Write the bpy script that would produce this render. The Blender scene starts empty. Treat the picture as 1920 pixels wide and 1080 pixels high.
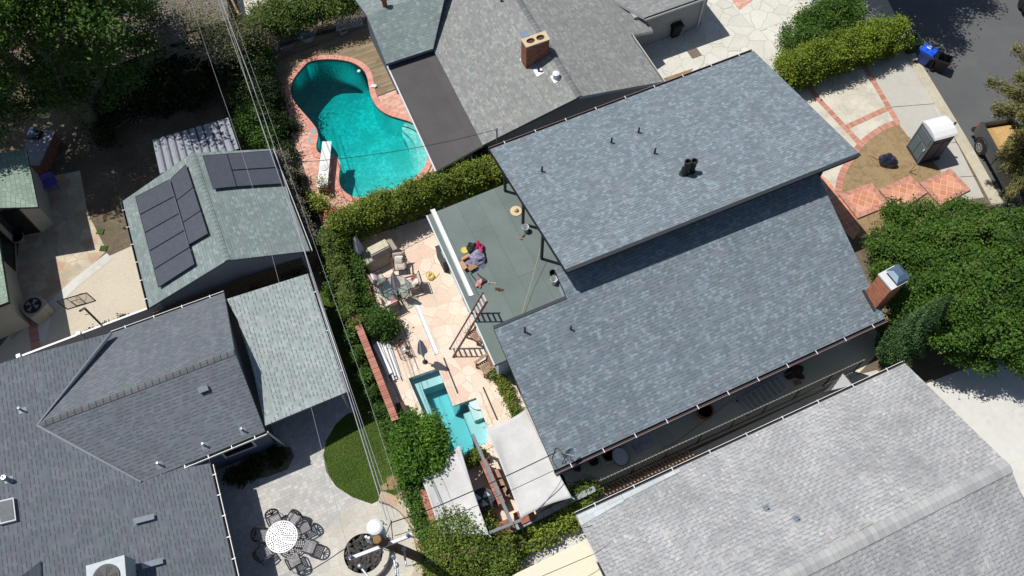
import bpy, bmesh, math, random
import numpy as np
from mathutils import Vector, Matrix
from mathutils.geometry import tessellate_polygon

# ------------------------------------------------------------------ camera, light, exposure
SC = bpy.context.scene
COL = SC.collection
CAM_H = 36.5            # drone height in metres
FOC = 1600.0            # focal length in photo pixels (1920 wide)
TILT = math.radians(27.5)
cam_d = bpy.data.cameras.new("camera")
cam = bpy.data.objects.new("camera", cam_d)
COL.objects.link(cam)
cam.location = (0, 0, CAM_H)
cam.rotation_euler = (TILT, 0, 0)
cam_d.sensor_width = 36
cam_d.lens = FOC / 1920 * 36
cam_d.clip_end = 600
SC.camera = cam
SUN_AZ, SUN_EL = math.radians(161), math.radians(64.5)
world = bpy.data.worlds.new("World")
SC.world = world
world.use_nodes = True
wn = world.node_tree
sky = wn.nodes.new("ShaderNodeTexSky")
sky.sky_type = 'NISHITA'
sky.sun_disc = False
sky.sun_elevation = SUN_EL
sky.sun_rotation = math.radians(289)
wn.links.new(sky.outputs[0], wn.nodes["Background"].inputs[0])
wn.nodes["Background"].inputs[1].default_value = 0.085
sun_d = bpy.data.lights.new("sun", 'SUN')
sun_d.energy = 5.0
sun_d.angle = math.radians(0.5)
sun_d.color = (1, 0.965, 0.91)
sun = bpy.data.objects.new("sun", sun_d)
COL.objects.link(sun)
to_sun = Vector((math.cos(SUN_EL) * math.cos(SUN_AZ), math.cos(SUN_EL) * math.sin(SUN_AZ), math.sin(SUN_EL)))
sun.rotation_euler = to_sun.to_track_quat('Z', 'Y').to_euler()
sun.location = to_sun * 80
SC.view_settings.view_transform = 'Standard'
SC.view_settings.look = 'None'
SC.view_settings.exposure = 0.0
SC.view_settings.gamma = 1
SC.cycles.max_bounces = 6
SC.cycles.transparent_max_bounces = 12

random.seed(7)
RNG = np.random.default_rng(11)
GRID = math.radians(24.8)       # direction the streets and houses follow
AX = Vector((math.cos(GRID), math.sin(GRID), 0))
BX = Vector((-math.sin(GRID), math.cos(GRID), 0))
UP = Vector((0, 0, 1))

# ------------------------------------------------------------------ survey: photo point + height -> place
def ray(x, y):
    a, b = (x - 960) / FOC, (y - 540) / FOC
    f = Vector((0, math.sin(TILT), -math.cos(TILT)))
    d = f.cross(Vector((1, 0, 0)))
    return Vector((a, 0, 0)) + b * d + f
def G(x, y, z=0.0):
    d = ray(x, y)
    t = (z - CAM_H) / d.z
    return Vector((0, 0, CAM_H)) + d * t
def plane(a, b, c):
    n = (b - a).cross(c - a).normalized()
    if n.z < 0: n = -n
    return (a, n)
def hit(x, y, pl):
    d = ray(x, y); o = Vector((0, 0, CAM_H))
    t = (pl[0] - o).dot(pl[1]) / d.dot(pl[1])
    return o + d * t
def zat(p, pl):
    a, n = pl
    return a.z - (n.x * (p.x - a.x) + n.y * (p.y - a.y)) / n.z
def atz(p, z): return Vector((p.x, p.y, z))
def GL(pts, z=0.0): return [G(x, y, z) for x, y in pts]

# ------------------------------------------------------------------ colours and materials
def lin(c):
    c /= 255.0
    return c / 12.92 if c <= 0.04045 else ((c + 0.055) / 1.055) ** 2.4
def C(r, g, b, k=0.72): return (lin(r) * k, lin(g) * k, lin(b) * k, 1)

class NT:
    def __init__(s, name):
        s.m = bpy.data.materials.new(name); s.m.use_nodes = True
        s.t = s.m.node_tree; s.b = s.t.nodes["Principled BSDF"]
    def n(s, typ, **kw):
        q = s.t.nodes.new("ShaderNode" + typ)
        for k, v in kw.items(): setattr(q, k, v)
        return q
    def put(s, sock, v):
        if isinstance(v, bpy.types.NodeSocket): s.t.links.new(v, sock)
        else: sock.default_value = v
    def math(s, op, a, b=0.0, c=0.0):
        q = s.n("Math", operation=op)
        for i, v in enumerate((a, b, c)): s.put(q.inputs[i], v)
        return q.outputs[0]
    def mix(s, f, a, b, mode='MIX'):
        q = s.n("MixRGB", blend_type=mode)
        s.put(q.inputs[0], f); s.put(q.inputs[1], a); s.put(q.inputs[2], b)
        return q.outputs[0]
    def ramp(s, f, stops, interp='LINEAR'):
        q = s.n("ValToRGB"); r = q.color_ramp; r.interpolation = interp
        while len(r.elements) < len(stops): r.elements.new(0.5)
        for e, (p, c) in zip(r.elements, stops):
            e.position = p; e.color = c if len(c) == 4 else (*c, 1)
        s.put(q.inputs[0], f); return q.outputs[0]
    def noise(s, vec, scale, detail=4, rough=0.6):
        q = s.n("TexNoise"); s.put(q.inputs["Vector"], vec)
        q.inputs["Scale"].default_value = scale; q.inputs["Detail"].default_value = detail
        q.inputs["Roughness"].default_value = rough
        return q.outputs[0]
    def pos(s):                              # position in metres, turned to the street grid
        g = s.n("NewGeometry"); m = s.n("Mapping"); m.inputs["Rotation"].default_value = (0, 0, -GRID)
        s.put(m.inputs[0], g.outputs["Position"]); return m.outputs[0]
    def uv(s): return s.n("TexCoord").outputs["UV"]
    def obj(s): return s.n("TexCoord").outputs["Object"]
    def bump(s, h, strength=0.3, dist=0.02):
        q = s.n("Bump"); q.inputs["Strength"].default_value = strength; q.inputs["Distance"].default_value = dist
        s.put(q.inputs["Height"], h); s.put(s.b.inputs["Normal"], q.outputs[0])
    def col(s, c): s.put(s.b.inputs["Base Color"], c)
    def rough(s, v): s.put(s.b.inputs["Roughness"], v)
    def spec(s, v): s.b.inputs["Specular IOR Level"].default_value = v

def plain(name, c, rough=0.6, metal=0.0, var=0.12, scale=6.0, spec=0.4, bump=0.0):
    t = NT(name); v = t.noise(t.obj(), scale, 4)
    lo = tuple(x * (1 - var) for x in c[:3]); hi = tuple(min(1, x * (1 + var)) for x in c[:3])
    t.col(t.ramp(v, [(0.3, lo), (0.7, hi)])); t.rough(rough); t.spec(spec)
    t.b.inputs["Metallic"].default_value = metal
    if bump: t.bump(t.noise(t.obj(), scale * 8, 3), bump, 0.01)
    return t.m

def speckle(name, stops, scales=(0.35, 4, 45), weights=(0.45, 0.3, 0.25), rough=0.85, bump=0.2, cracks=None):
    """ground stuff: colour from three sizes of noise"""
    t = NT(name); p = t.pos(); f = None
    for sc, w in zip(scales, weights):
        q = t.math('MULTIPLY', t.noise(p, sc, 5, 0.65), w)
        f = q if f is None else t.math('ADD', f, q)
    c = t.ramp(f, stops)
    if cracks:
        v = t.n("TexVoronoi", feature='DISTANCE_TO_EDGE'); t.put(v.inputs["Vector"], p)
        v.inputs["Scale"].default_value = cracks[0]
        w = t.math('LESS_THAN', v.outputs["Distance"], cracks[1])
        c = t.mix(w, c, cracks[2])
    t.col(c); t.rough(rough); t.spec(0.25)
    if bump: t.bump(t.noise(p, scales[-1], 4), bump, 0.02)
    return t.m

def tiles(name, tones, w, h, offset='random', src='UV', gap=0.05, gapcol=(0.05, 0.05, 0.05, 1), gapw=None,
          rough=0.85, blotch=0.2, bscale=0.35, grain=0.12, vgap=None, bump=0.35, fine=60, step=False, swap=False):
    """rows of shingles, bricks, boards or tiles; each cell takes one of the tones"""
    t = NT(name)
    p = t.uv() if src == 'UV' else t.pos()
    sx = t.n("SeparateXYZ"); t.put(sx.inputs[0], p)
    u, v = (sx.outputs[1], sx.outputs[0]) if swap else (sx.outputs[0], sx.outputs[1])
    vr = t.math('DIVIDE', v, h); row = t.math('FLOOR', vr); fv = t.math('FRACT', vr)
    ur = t.math('DIVIDE', u, w)
    if offset == 'random':
        wn1 = t.n("TexWhiteNoise", noise_dimensions='1D'); t.put(wn1.inputs["W"], row)
        ur = t.math('ADD', ur, t.math('MULTIPLY', wn1.outputs[0], 17.3))
    elif offset:
        ur = t.math('ADD', ur, t.math('MULTIPLY', row, offset))
    cell = t.math('FLOOR', ur); fu = t.math('FRACT', ur)
    cx = t.n("CombineXYZ"); t.put(cx.inputs[0], cell); t.put(cx.inputs[1], row)
    w2 = t.n("TexWhiteNoise", noise_dimensions='2D'); t.put(w2.inputs["Vector"], cx.outputs[0])
    k = len(tones)
    c = t.ramp(w2.outputs[0], [(i / k, tones[i]) for i in range(k)], 'CONSTANT')
    big = t.noise(p, bscale, 5, 0.65)
    c = t.mix(1.0, c, t.ramp(big, [(0.3, (1 - blotch,) * 3), (0.7, (1 + blotch * 0.6,) * 3)]), 'MULTIPLY')
    gr = t.noise(p, fine, 2)
    c = t.mix(1.0, c, t.ramp(gr, [(0.3, (1 - grain,) * 3), (0.7, (1 + grain,) * 3)]), 'MULTIPLY')
    g1 = t.math('LESS_THAN', fv, gap)
    g2 = t.math('LESS_THAN', fu, vgap if vgap is not None else gap * h / w)
    g = t.math('MAXIMUM', g1, g2)
    c = t.mix(g, c, gapcol)
    t.col(c); t.rough(rough); t.spec(0.25)
    if step:
        hgt = t.math('ADD', t.math('MULTIPLY', t.math('SUBTRACT', 1.0, fv), 0.9), t.math('MULTIPLY', w2.outputs[0], 0.35))
    else:
        hgt = t.math('ADD', t.math('SUBTRACT', 1.0, g), t.math('MULTIPLY', gr, 0.3))
    t.bump(hgt, bump * (0.3 if step else 1.0), 0.012)
    return t.m

def shingle(name, tones, lights, plight=0.18, course=0.14, w=0.31, dash=0.5, dashcol=(0.08, 0.09, 0.1, 1), line=0.22, drift=((0.96, 1.0, 1.02), (1.03, 1.0, 1.0)), blotch=0.1, bscale=0.3, grain=0.1, streak=0.08, fine=45, slot=0.0, regular=False):
    """laminated shingles: ragged tabs of mixed width, broken dark cut-outs along each course, slow colour drift"""
    t = NT(name); sx = t.n("SeparateXYZ"); p = t.uv(); t.put(sx.inputs[0], p); u, v = sx.outputs[0], sx.outputs[1]
    vr = t.math('DIVIDE', v, course); row = t.math('FLOOR', vr); fv = t.math('FRACT', vr)
    w1 = t.n("TexWhiteNoise", noise_dimensions='1D'); t.put(w1.inputs["W"], row)
    def cells(width, k):
        uu = t.math('ADD', t.math('DIVIDE', u, width), t.math('MULTIPLY', row, 0.5) if regular else t.math('MULTIPLY', w1.outputs[0], k)); cell = t.math('FLOOR', uu)
        cx = t.n("CombineXYZ"); t.put(cx.inputs[0], cell); t.put(cx.inputs[1], row); cx.inputs[2].default_value = k
        wn = t.n("TexWhiteNoise", noise_dimensions='3D'); t.put(wn.inputs["Vector"], cx.outputs[0]); return wn.outputs[0], t.math('FRACT', uu)
    a, fa = cells(w, 17.3); b, fb = cells(w * 0.62, 41.7); d, fd = cells(w * 1.07, 73.1); e, fe = cells(w * 1.7, 29.9)
    n = len(tones); c = t.ramp(a, [(i / n, tones[i]) for i in range(n)], 'CONSTANT')
    n = len(lights); lc = t.ramp(fb, [(i / n, lights[i]) for i in range(n)], 'CONSTANT')
    big = t.noise(p, bscale, 5, 0.65)
    pl = t.math('ADD', plight, t.math('MULTIPLY', t.math('SUBTRACT', t.noise(p, 0.9, 3), 0.5), plight * 2.2))
    c = t.mix(t.math('MULTIPLY', t.math('LESS_THAN', b, pl), t.math('ADD', 0.45, t.math('MULTIPLY', e, 0.5))), c, lc)
    c = t.mix(1.0, c, t.ramp(t.noise(p, 1.4, 3), [(0.35, drift[0]), (0.65, drift[1])]), 'MULTIPLY')
    c = t.mix(1.0, c, t.ramp(big, [(0.3, (1 - blotch,) * 3), (0.7, (1 + blotch * 0.7,) * 3)]), 'MULTIPLY')
    st = t.n("Mapping"); st.inputs["Scale"].default_value = (2.2, 0.16, 1); t.put(st.inputs[0], p)
    c = t.mix(1.0, c, t.ramp(t.noise(st.outputs[0], 1.0, 4, 0.7), [(0.3, (1 - streak,) * 3), (0.7, (1 + streak * 0.6,) * 3)]), 'MULTIPLY')
    gr = t.noise(p, fine, 2); c = t.mix(1.0, c, t.ramp(gr, [(0.3, (1 - grain,) * 3), (0.7, (1 + grain,) * 3)]), 'MULTIPLY')
    edge = t.math('LESS_THAN', fv, line)
    dk = t.math('MULTIPLY', edge, t.math('ADD', 0.10, t.math('MULTIPLY', t.math('MULTIPLY', t.math('LESS_THAN', d, dash), t.math('LESS_THAN', fd, 0.68)), 0.62)))
    if slot: dk = t.math('MAXIMUM', dk, t.math('MULTIPLY', t.math('LESS_THAN', fa, slot), 0.7))
    c = t.mix(dk, c, dashcol)
    t.col(c); t.rough(0.9); t.spec(0.2)
    t.bump(t.math('ADD', t.math('MULTIPLY', t.math('SUBTRACT', 1.0, edge), 0.5), t.math('MULTIPLY', b, 0.3)), 0.12, 0.01)
    return t.m

def flagstone(name, tones, scale=1.1, gap=0.03, gapcol=(0.3, 0.27, 0.23, 1), rough=0.85, blotch=0.15):
    t = NT(name); p = t.pos()
    d = t.n("TexNoise"); d.inputs["Scale"].default_value = 1.3; t.put(d.inputs["Vector"], p)
    vm = t.n("VectorMath", operation='MULTIPLY_ADD'); t.put(vm.inputs[0], d.outputs["Color"])
    vm.inputs[1].default_value = (0.35, 0.35, 0); t.put(vm.inputs[2], p)
    sp = t.n("Mapping"); sp.inputs["Scale"].default_value = (1, 1, 0); t.put(sp.inputs[0], vm.outputs[0])
    v = t.n("TexVoronoi", feature='F1'); v.inputs["Scale"].default_value = scale; t.put(v.inputs["Vector"], sp.outputs[0])
    e = t.n("TexVoronoi", feature='DISTANCE_TO_EDGE'); e.inputs["Scale"].default_value = scale; t.put(e.inputs["Vector"], sp.outputs[0])
    sx = t.n("SeparateColor"); t.put(sx.inputs[0], v.outputs["Color"])
    k = len(tones)
    c = t.ramp(sx.outputs[0], [(i / k, tones[i]) for i in range(k)], 'CONSTANT')
    n = t.noise(p, 0.8, 6, 0.7)
    c = t.mix(1.0, c, t.ramp(n, [(0.3, (1 - blotch,) * 3), (0.7, (1 + blotch,) * 3)]), 'MULTIPLY')
    c = t.mix(1.0, c, t.ramp(t.noise(p, 14, 4, 0.7), [(0.3, (0.88,) * 3), (0.7, (1.08,) * 3)]), 'MULTIPLY')
    g = t.math('LESS_THAN', e.outputs["Distance"], gap)
    t.col(t.mix(g, c, gapcol)); t.rough(rough); t.spec(0.25)
    t.bump(t.math('ADD', t.math('SUBTRACT', 1.0, g), t.math('MULTIPLY', n, 0.4)), 0.35, 0.012)
    return t.m

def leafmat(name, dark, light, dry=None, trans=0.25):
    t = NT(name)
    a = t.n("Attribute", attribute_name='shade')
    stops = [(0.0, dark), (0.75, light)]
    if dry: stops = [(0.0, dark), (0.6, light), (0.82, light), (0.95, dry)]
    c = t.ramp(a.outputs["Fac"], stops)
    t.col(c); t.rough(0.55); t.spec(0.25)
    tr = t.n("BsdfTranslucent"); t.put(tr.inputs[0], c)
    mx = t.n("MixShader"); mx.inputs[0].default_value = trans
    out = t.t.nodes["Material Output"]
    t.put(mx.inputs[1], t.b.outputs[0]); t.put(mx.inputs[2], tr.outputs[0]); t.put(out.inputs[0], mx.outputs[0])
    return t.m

def water(name, absorb, density, ripple=6.0):
    t = NT(name); out = t.t.nodes["Material Output"]
    tr = t.n("BsdfTransparent"); tr.inputs[0].default_value = (0.97, 0.99, 0.99, 1)
    gl = t.n("BsdfGlossy"); gl.inputs["Roughness"].default_value = 0.05
    p = t.pos(); b = t.n("Bump"); b.inputs["Strength"].default_value = 0.35; b.inputs["Distance"].default_value = 0.05
    t.put(b.inputs["Height"], t.noise(p, ripple, 3))
    t.put(gl.inputs["Normal"], b.outputs[0])
    fr = t.n("Fresnel"); fr.inputs[0].default_value = 1.33; t.put(fr.inputs["Normal"], b.outputs[0])
    mx = t.n("MixShader"); t.put(mx.inputs[0], fr.outputs[0]); t.put(mx.inputs[1], tr.outputs[0]); t.put(mx.inputs[2], gl.outputs[0])
    va = t.n("VolumeAbsorption"); va.inputs["Color"].default_value = absorb; va.inputs["Density"].default_value = density
    t.put(out.inputs["Volume"], va.outputs[0])
    t.put(out.inputs[0], mx.outputs[0]); t.t.nodes.remove(t.b)
    return t.m

def glass(name, tint, fac=0.25):
    t = NT(name); out = t.t.nodes["Material Output"]
    tr = t.n("BsdfTransparent"); tr.inputs[0].default_value = tint
    gl = t.n("BsdfGlossy"); gl.inputs["Roughness"].default_value = 0.05
    mx = t.n("MixShader"); mx.inputs[0].default_value = fac
    t.put(mx.inputs[1], tr.outputs[0]); t.put(mx.inputs[2], gl.outputs[0]); t.put(out.inputs[0], mx.outputs[0])
    t.t.nodes.remove(t.b); return t.m

# ------------------------------------------------------------------ mesh building
def tess(loops):
    return tessellate_polygon([[Vector((p.x, p.y, 0)) for p in L] for L in loops])

class MB:
    def __init__(s): s.v = []; s.f = []; s.uv = []; s.mi = []
    def face(s, pts, mi=0, uv=None):
        i = len(s.v); s.v += [Vector(p) for p in pts]; s.f.append(list(range(i, i + len(pts)))); s.mi.append(mi); s.uv.append(uv)
        return s
    def box(s, c, size, rz=0.0, mi=0, M=None):
        """c is the centre of the box"""
        c = Vector(c); h = Vector(size) / 2
        R = M if M is not None else Matrix.Rotation(rz, 3, 'Z')
        P = lambda x, y, z: c + R @ Vector((x * h.x, y * h.y, z * h.z))
        for q in (((-1, -1, 1), (1, -1, 1), (1, 1, 1), (-1, 1, 1)), ((-1, 1, -1), (1, 1, -1), (1, -1, -1), (-1, -1, -1)),
                  ((-1, -1, -1), (1, -1, -1), (1, -1, 1), (-1, -1, 1)), ((1, -1, -1), (1, 1, -1), (1, 1, 1), (1, -1, 1)),
                  ((1, 1, -1), (-1, 1, -1), (-1, 1, 1), (1, 1, 1)), ((-1, 1, -1), (-1, -1, -1), (-1, -1, 1), (-1, 1, 1))):
            s.face([P(*k) for k in q], mi)
        return s
    def taper(s, c, a, b, h, rz=0.0, mi=0):
        """frustum: base a=(w,d) at c, top b=(w,d) at height h"""
        R = Matrix.Rotation(rz, 3, 'Z'); c = Vector(c)
        lo = [c + R @ Vector((x * a[0] / 2, y * a[1] / 2, 0)) for x, y in ((-1, -1), (1, -1), (1, 1), (-1, 1))]
        hi = [c + R @ Vector((x * b[0] / 2, y * b[1] / 2, h)) for x, y in ((-1, -1), (1, -1), (1, 1), (-1, 1))]
        s.loft(lo, hi, mi); return s
    def loft(s, lo, hi, mi=0, caps=True):
        n = len(lo)
        for i in range(n):
            j = (i + 1) % n; s.face([lo[i], lo[j], hi[j], hi[i]], mi)
        if caps: s.face(hi, mi); s.face(lo[::-1], mi)
        return s
    def prism(s, poly, z0, z1, mi=0, mtop=None, bottom=True):
        """poly: plan points ccw; z1 a number or a list of tops"""
        n = len(poly); tops = z1 if isinstance(z1, (list, tuple)) else [z1] * n
        area = sum(poly[i].x * poly[(i + 1) % n].y - poly[(i + 1) % n].x * poly[i].y for i in range(n))
        if area < 0: poly = poly[::-1]; tops = list(tops)[::-1]
        lo = [atz(p, z0) for p in poly]; hi = [atz(p, z) for p, z in zip(poly, tops)]
        for i in range(n):
            j = (i + 1) % n; s.face([lo[i], lo[j], hi[j], hi[i]], mi)
        for a, b, c in tess([poly]):
            q = [hi[a], hi[b], hi[c]]
            nz = (q[1] - q[0]).cross(q[2] - q[0]).z
            s.face(q if nz > 0 else q[::-1], mi if mtop is None else mtop)
            if bottom:
                q = [lo[a], lo[b], lo[c]]
                s.face(q[::-1] if nz > 0 else q, mi)
        return s
    def sheet(s, poly, z=None, holes=(), mi=0):
        loops = [list(poly)] + [list(h) for h in holes]; flat = [p for L in loops for p in L]
        for tri in tess(loops):
            q = [flat[i] if z is None else atz(flat[i], z) for i in tri]
            if (q[1] - q[0]).cross(q[2] - q[0]).z < 0: q = q[::-1]
            s.face(q, mi)
        return s
    def slab(s, pts, th=0.16, mt=0, ms=1, mb=1):
        """a roof slab: planar top ring, vertical edges"""
        if (pts[1] - pts[0]).cross(pts[2] - pts[0]).z < 0 and len(pts) < 5: pts = pts[::-1]
        n = len(pts); area = sum(pts[i].x * pts[(i + 1) % n].y - pts[(i + 1) % n].x * pts[i].y for i in range(n))
        if area < 0: pts = pts[::-1]
        lo = [p - UP * th for p in pts]
        for a, b, c in tess([pts]):
            q = [pts[a], pts[b], pts[c]]
            if (q[1] - q[0]).cross(q[2] - q[0]).z < 0: q = q[::-1]
            s.face(q, mt); s.face([x - UP * th for x in q[::-1]], mb)
        for i in range(n):
            j = (i + 1) % n; s.face([lo[i], lo[j], pts[j], pts[i]], ms)
        return s
    def tube(s, pts, r, n=6, mi=0, caps=True):
        pts = [Vector(p) for p in pts]; rs = r if isinstance(r, (list, tuple)) else [r] * len(pts)
        rings = []
        prev = None
        for i, p in enumerate(pts):
            d = (pts[min(i + 1, len(pts) - 1)] - pts[max(i - 1, 0)])
            if d.length < 1e-9: d = Vector((0, 0, 1))
            d.normalize()
            if prev is None:
                a = d.cross(Vector((0, 0, 1)) if abs(d.z) < 0.9 else Vector((1, 0, 0))).normalized()
            else:
                a = (prev - d * prev.dot(d))
                a = a.normalized() if a.length > 1e-6 else d.orthogonal().normalized()
            prev = a; b = d.cross(a)
            rings.append([p + (a * math.cos(2 * math.pi * k / n) + b * math.sin(2 * math.pi * k / n)) * rs[i] for k in range(n)])
        for i in range(len(rings) - 1):
            for k in range(n):
                m = (k + 1) % n
                s.face([rings[i][k], rings[i][m], rings[i + 1][m], rings[i + 1][k]], mi)
        if caps: s.face(rings[0][::-1], mi); s.face(rings[-1], mi)
        return s
    def lathe(s, c, prof, n=20, mi=0, sx=1.0, sy=1.0, rz=0.0):
        """prof: list of (radius, z) from the bottom up"""
        c = Vector(c)
        ring = lambda r, z: [c + Vector((r * sx * math.cos(a + 0) * math.cos(rz) - r * sy * math.sin(a) * math.sin(rz),
                                         r * sx * math.cos(a) * math.sin(rz) + r * sy * math.sin(a) * math.cos(rz), z))
                             for a in [2 * math.pi * k / n for k in range(n)]]
        R = [ring(r, z) for r, z in prof]
        for i in range(len(R) - 1):
            for k in range(n):
                m = (k + 1) % n; s.face([R[i][k], R[i][m], R[i + 1][m], R[i + 1][k]], mi)
        s.face(R[-1], mi); s.face(R[0][::-1], mi)
        return s
    def strip(s, pts, w, z=None, mi=0, th=0.0):
        """a flat band along a line; UV runs along it"""
        pts = [Vector(p) if z is None else atz(p, z) for p in pts]; L = 0
        sides = []
        for i, p in enumerate(pts):
            d = pts[min(i + 1, len(pts) - 1)] - pts[max(i - 1, 0)]; d.z = 0; d.normalize()
            q = Vector((-d.y, d.x, 0)); sides.append((p + q * w / 2, p - q * w / 2))
        for i in range(len(pts) - 1):
            l2 = L + (pts[i + 1] - pts[i]).length
            a, b = sides[i]; c, d = sides[i + 1]
            s.face([b, d, c, a], mi, [(L, 0), (l2, 0), (l2, w), (L, w)])
            if th:
                dn = UP * th
                s.face([a, c, c - dn, a - dn], mi, [(L, w), (l2, w), (l2, w + th), (L, w + th)])
                s.face([d, b, b - dn, d - dn], mi, [(l2, 0), (L, 0), (L, -th), (l2, -th)])
            L = l2
        if th:
            for (a, b) in (sides[0], sides[-1]): s.face([a, b, b - UP * th, a - UP * th], mi)
        return s
    def build(s, name, mats, parent=None, smooth=False, merge=False, local=False, origin=None, kind=None):
        if not isinstance(mats, (list, tuple)): mats = [mats]
        off = Vector((0, 0, 0))
        if parent is not None:
            off = Vector((0, 0, 0)) if local else root_of(parent)
        elif origin is not None: off = Vector(origin)
        elif not local:
            xs = [p.x for p in s.v]; ys = [p.y for p in s.v]
            off = Vector(((min(xs) + max(xs)) / 2, (min(ys) + max(ys)) / 2, min(p.z for p in s.v)))
        me = bpy.data.meshes.new(name)
        me.from_pydata([tuple(p - off) for p in s.v], [], s.f)
        for m in mats: me.materials.append(m)
        me.polygons.foreach_set("material_index", s.mi)
        me.polygons.foreach_set("use_smooth", [smooth] * len(s.f))
        uvl = me.uv_layers.new(name="UVMap"); out = []
        for f, uv in zip(s.f, s.uv):
            if uv is not None: out += [c for q in uv for c in q]; continue
            p = [s.v[i] for i in f]
            nn = Vector((0, 0, 0))
            for i in range(len(p)):
                a, b = p[i], p[(i + 1) % len(p)]
                nn += Vector(((a.y - b.y) * (a.z + b.z), (a.z - b.z) * (a.x + b.x), (a.x - b.x) * (a.y + b.y)))
            nn = nn.normalized() if nn.length > 1e-12 else UP
            if nn.z > 0.995 or nn.z < -0.995: u, v = AX, BX
            else: u = UP.cross(nn).normalized(); v = nn.cross(u)
            for q in p: out += [q.dot(u), q.dot(v)]
        uvl.data.foreach_set("uv", out)
        me.validate(clean_customdata=False)
        if merge or smooth:
            bm = bmesh.new(); bm.from_mesh(me); bmesh.ops.remove_doubles(bm, verts=bm.verts, dist=1e-4); bm.to_mesh(me); bm.free()
        me.update()
        o = bpy.data.objects.new(name, me); COL.objects.link(o)
        if parent is not None: o.parent = parent
        elif not local: o.location = off
        if kind: o["kind"] = kind
        return o

ROOTS = {}
def root_of(o):
    w = Vector((0, 0, 0))
    while o is not None: w += Vector(o.location); o = o.parent
    return w
def tag(o, label, cat, group=None, kind=None):
    o["label"] = label; o["category"] = cat
    if group: o["group"] = group
    if kind: o["kind"] = kind
    return o
def thing(name, label, cat, loc=(0, 0, 0), rz=0.0, group=None):
    o = bpy.data.objects.new(name, None); COL.objects.link(o)
    o.location = loc; o.rotation_euler = (0, 0, rz); o.empty_display_size = 0.3
    return tag(o, label, cat, group)
def dup(root, loc, rz, label, group=None, scale=None):
    def cp(o, parent):
        c = o.copy(); COL.objects.link(c)
        if parent is not None: c.parent = parent
        for ch in list(o.children): cp(ch, c)
        return c
    r = cp(root, None); r.location = loc; r.rotation_euler = (0, 0, rz); r["label"] = label
    if group: r["group"] = group
    if scale: r.scale = (scale,) * 3
    return r
def struct(o, label=None, cat=None):
    o["kind"] = "structure"
    if label: o["label"] = label
    if cat: o["category"] = cat
    return o
def inset(poly, d):
    n = len(poly); area = sum(poly[i].x * poly[(i + 1) % n].y - poly[(i + 1) % n].x * poly[i].y for i in range(n))
    sg = 1 if area > 0 else -1; out = []
    for i in range(n):
        a, b, c = poly[i - 1], poly[i], poly[(i + 1) % n]
        d1 = (b - a); d1.z = 0; d1.normalize(); d2 = (c - b); d2.z = 0; d2.normalize()
        n1 = Vector((-d1.y, d1.x, 0)) * sg; n2 = Vector((-d2.y, d2.x, 0)) * sg
        k = (n1 + n2); k = k / max(0.25, k.length_squared / 2)
        out.append(b + k * d)
    return out
def smooth_loop(pts, it=2, closed=True):
    for _ in range(it):
        out = []; n = len(pts)
        if not closed: out.append(pts[0])
        for i in range(n if closed else n - 1):
            a, b = pts[i], pts[(i + 1) % n]
            out += [a * 0.75 + b * 0.25, a * 0.25 + b * 0.75]
        if not closed: out.append(pts[-1])
        pts = out
    return pts
def circle(c, r, n=32, z=None, a0=0.0, a1=2 * math.pi):
    full = abs(a1 - a0 - 2 * math.pi) < 1e-6
    m = n if full else n + 1
    return [Vector((c.x + r * math.cos(a0 + (a1 - a0) * k / n), c.y + r * math.sin(a0 + (a1 - a0) * k / n), c.z if z is None else z)) for k in range(m)]
def angle_of(a, b): return math.atan2(b.y - a.y, b.x - a.x)

# ------------------------------------------------------------------ foliage
def leaves(name, blobs, n, size, mat, parent=None, shell=0.55, clump=0.45, up=0.5, origin=None, flat=0.55, nclump=None):
    """leaf-sized faces gathered in clumps through a set of ellipsoids (centre, (rx,ry,rz))"""
    vol = np.array([b[1][0] * b[1][1] * b[1][2] for b in blobs]) ** 0.7; vol = vol / vol.sum()
    P = []; S = []
    for (c, r), share in zip(blobs, vol):
        k = max(30, int(n * 1.7 * share)); nc = max(6, int(k / 190)) if nclump is None else nclump
        d = RNG.normal(size=(nc, 3)); d /= np.linalg.norm(d, axis=1)[:, None]
        rad = shell + (1 - shell) * RNG.random(nc) ** 0.7
        cc = d * rad[:, None] * np.array(r)
        cs = RNG.random(nc)
        which = RNG.integers(0, nc, k)
        q = RNG.normal(size=(k, 3)) * clump * 0.5 * np.minimum(1.0, np.array(r) / max(r) + 0.3)
        pts = cc[which] + q + np.array(c)
        P.append(pts); S.append(np.clip(0.55 * cs[which] + 0.45 * RNG.random(k), 0, 1))
    P = np.concatenate(P); S = np.concatenate(S); P[:, 2] = np.maximum(P[:, 2], 0.03)
    return leaf_mesh(name, P, S, size, mat, parent, up, origin, flat)

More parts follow.
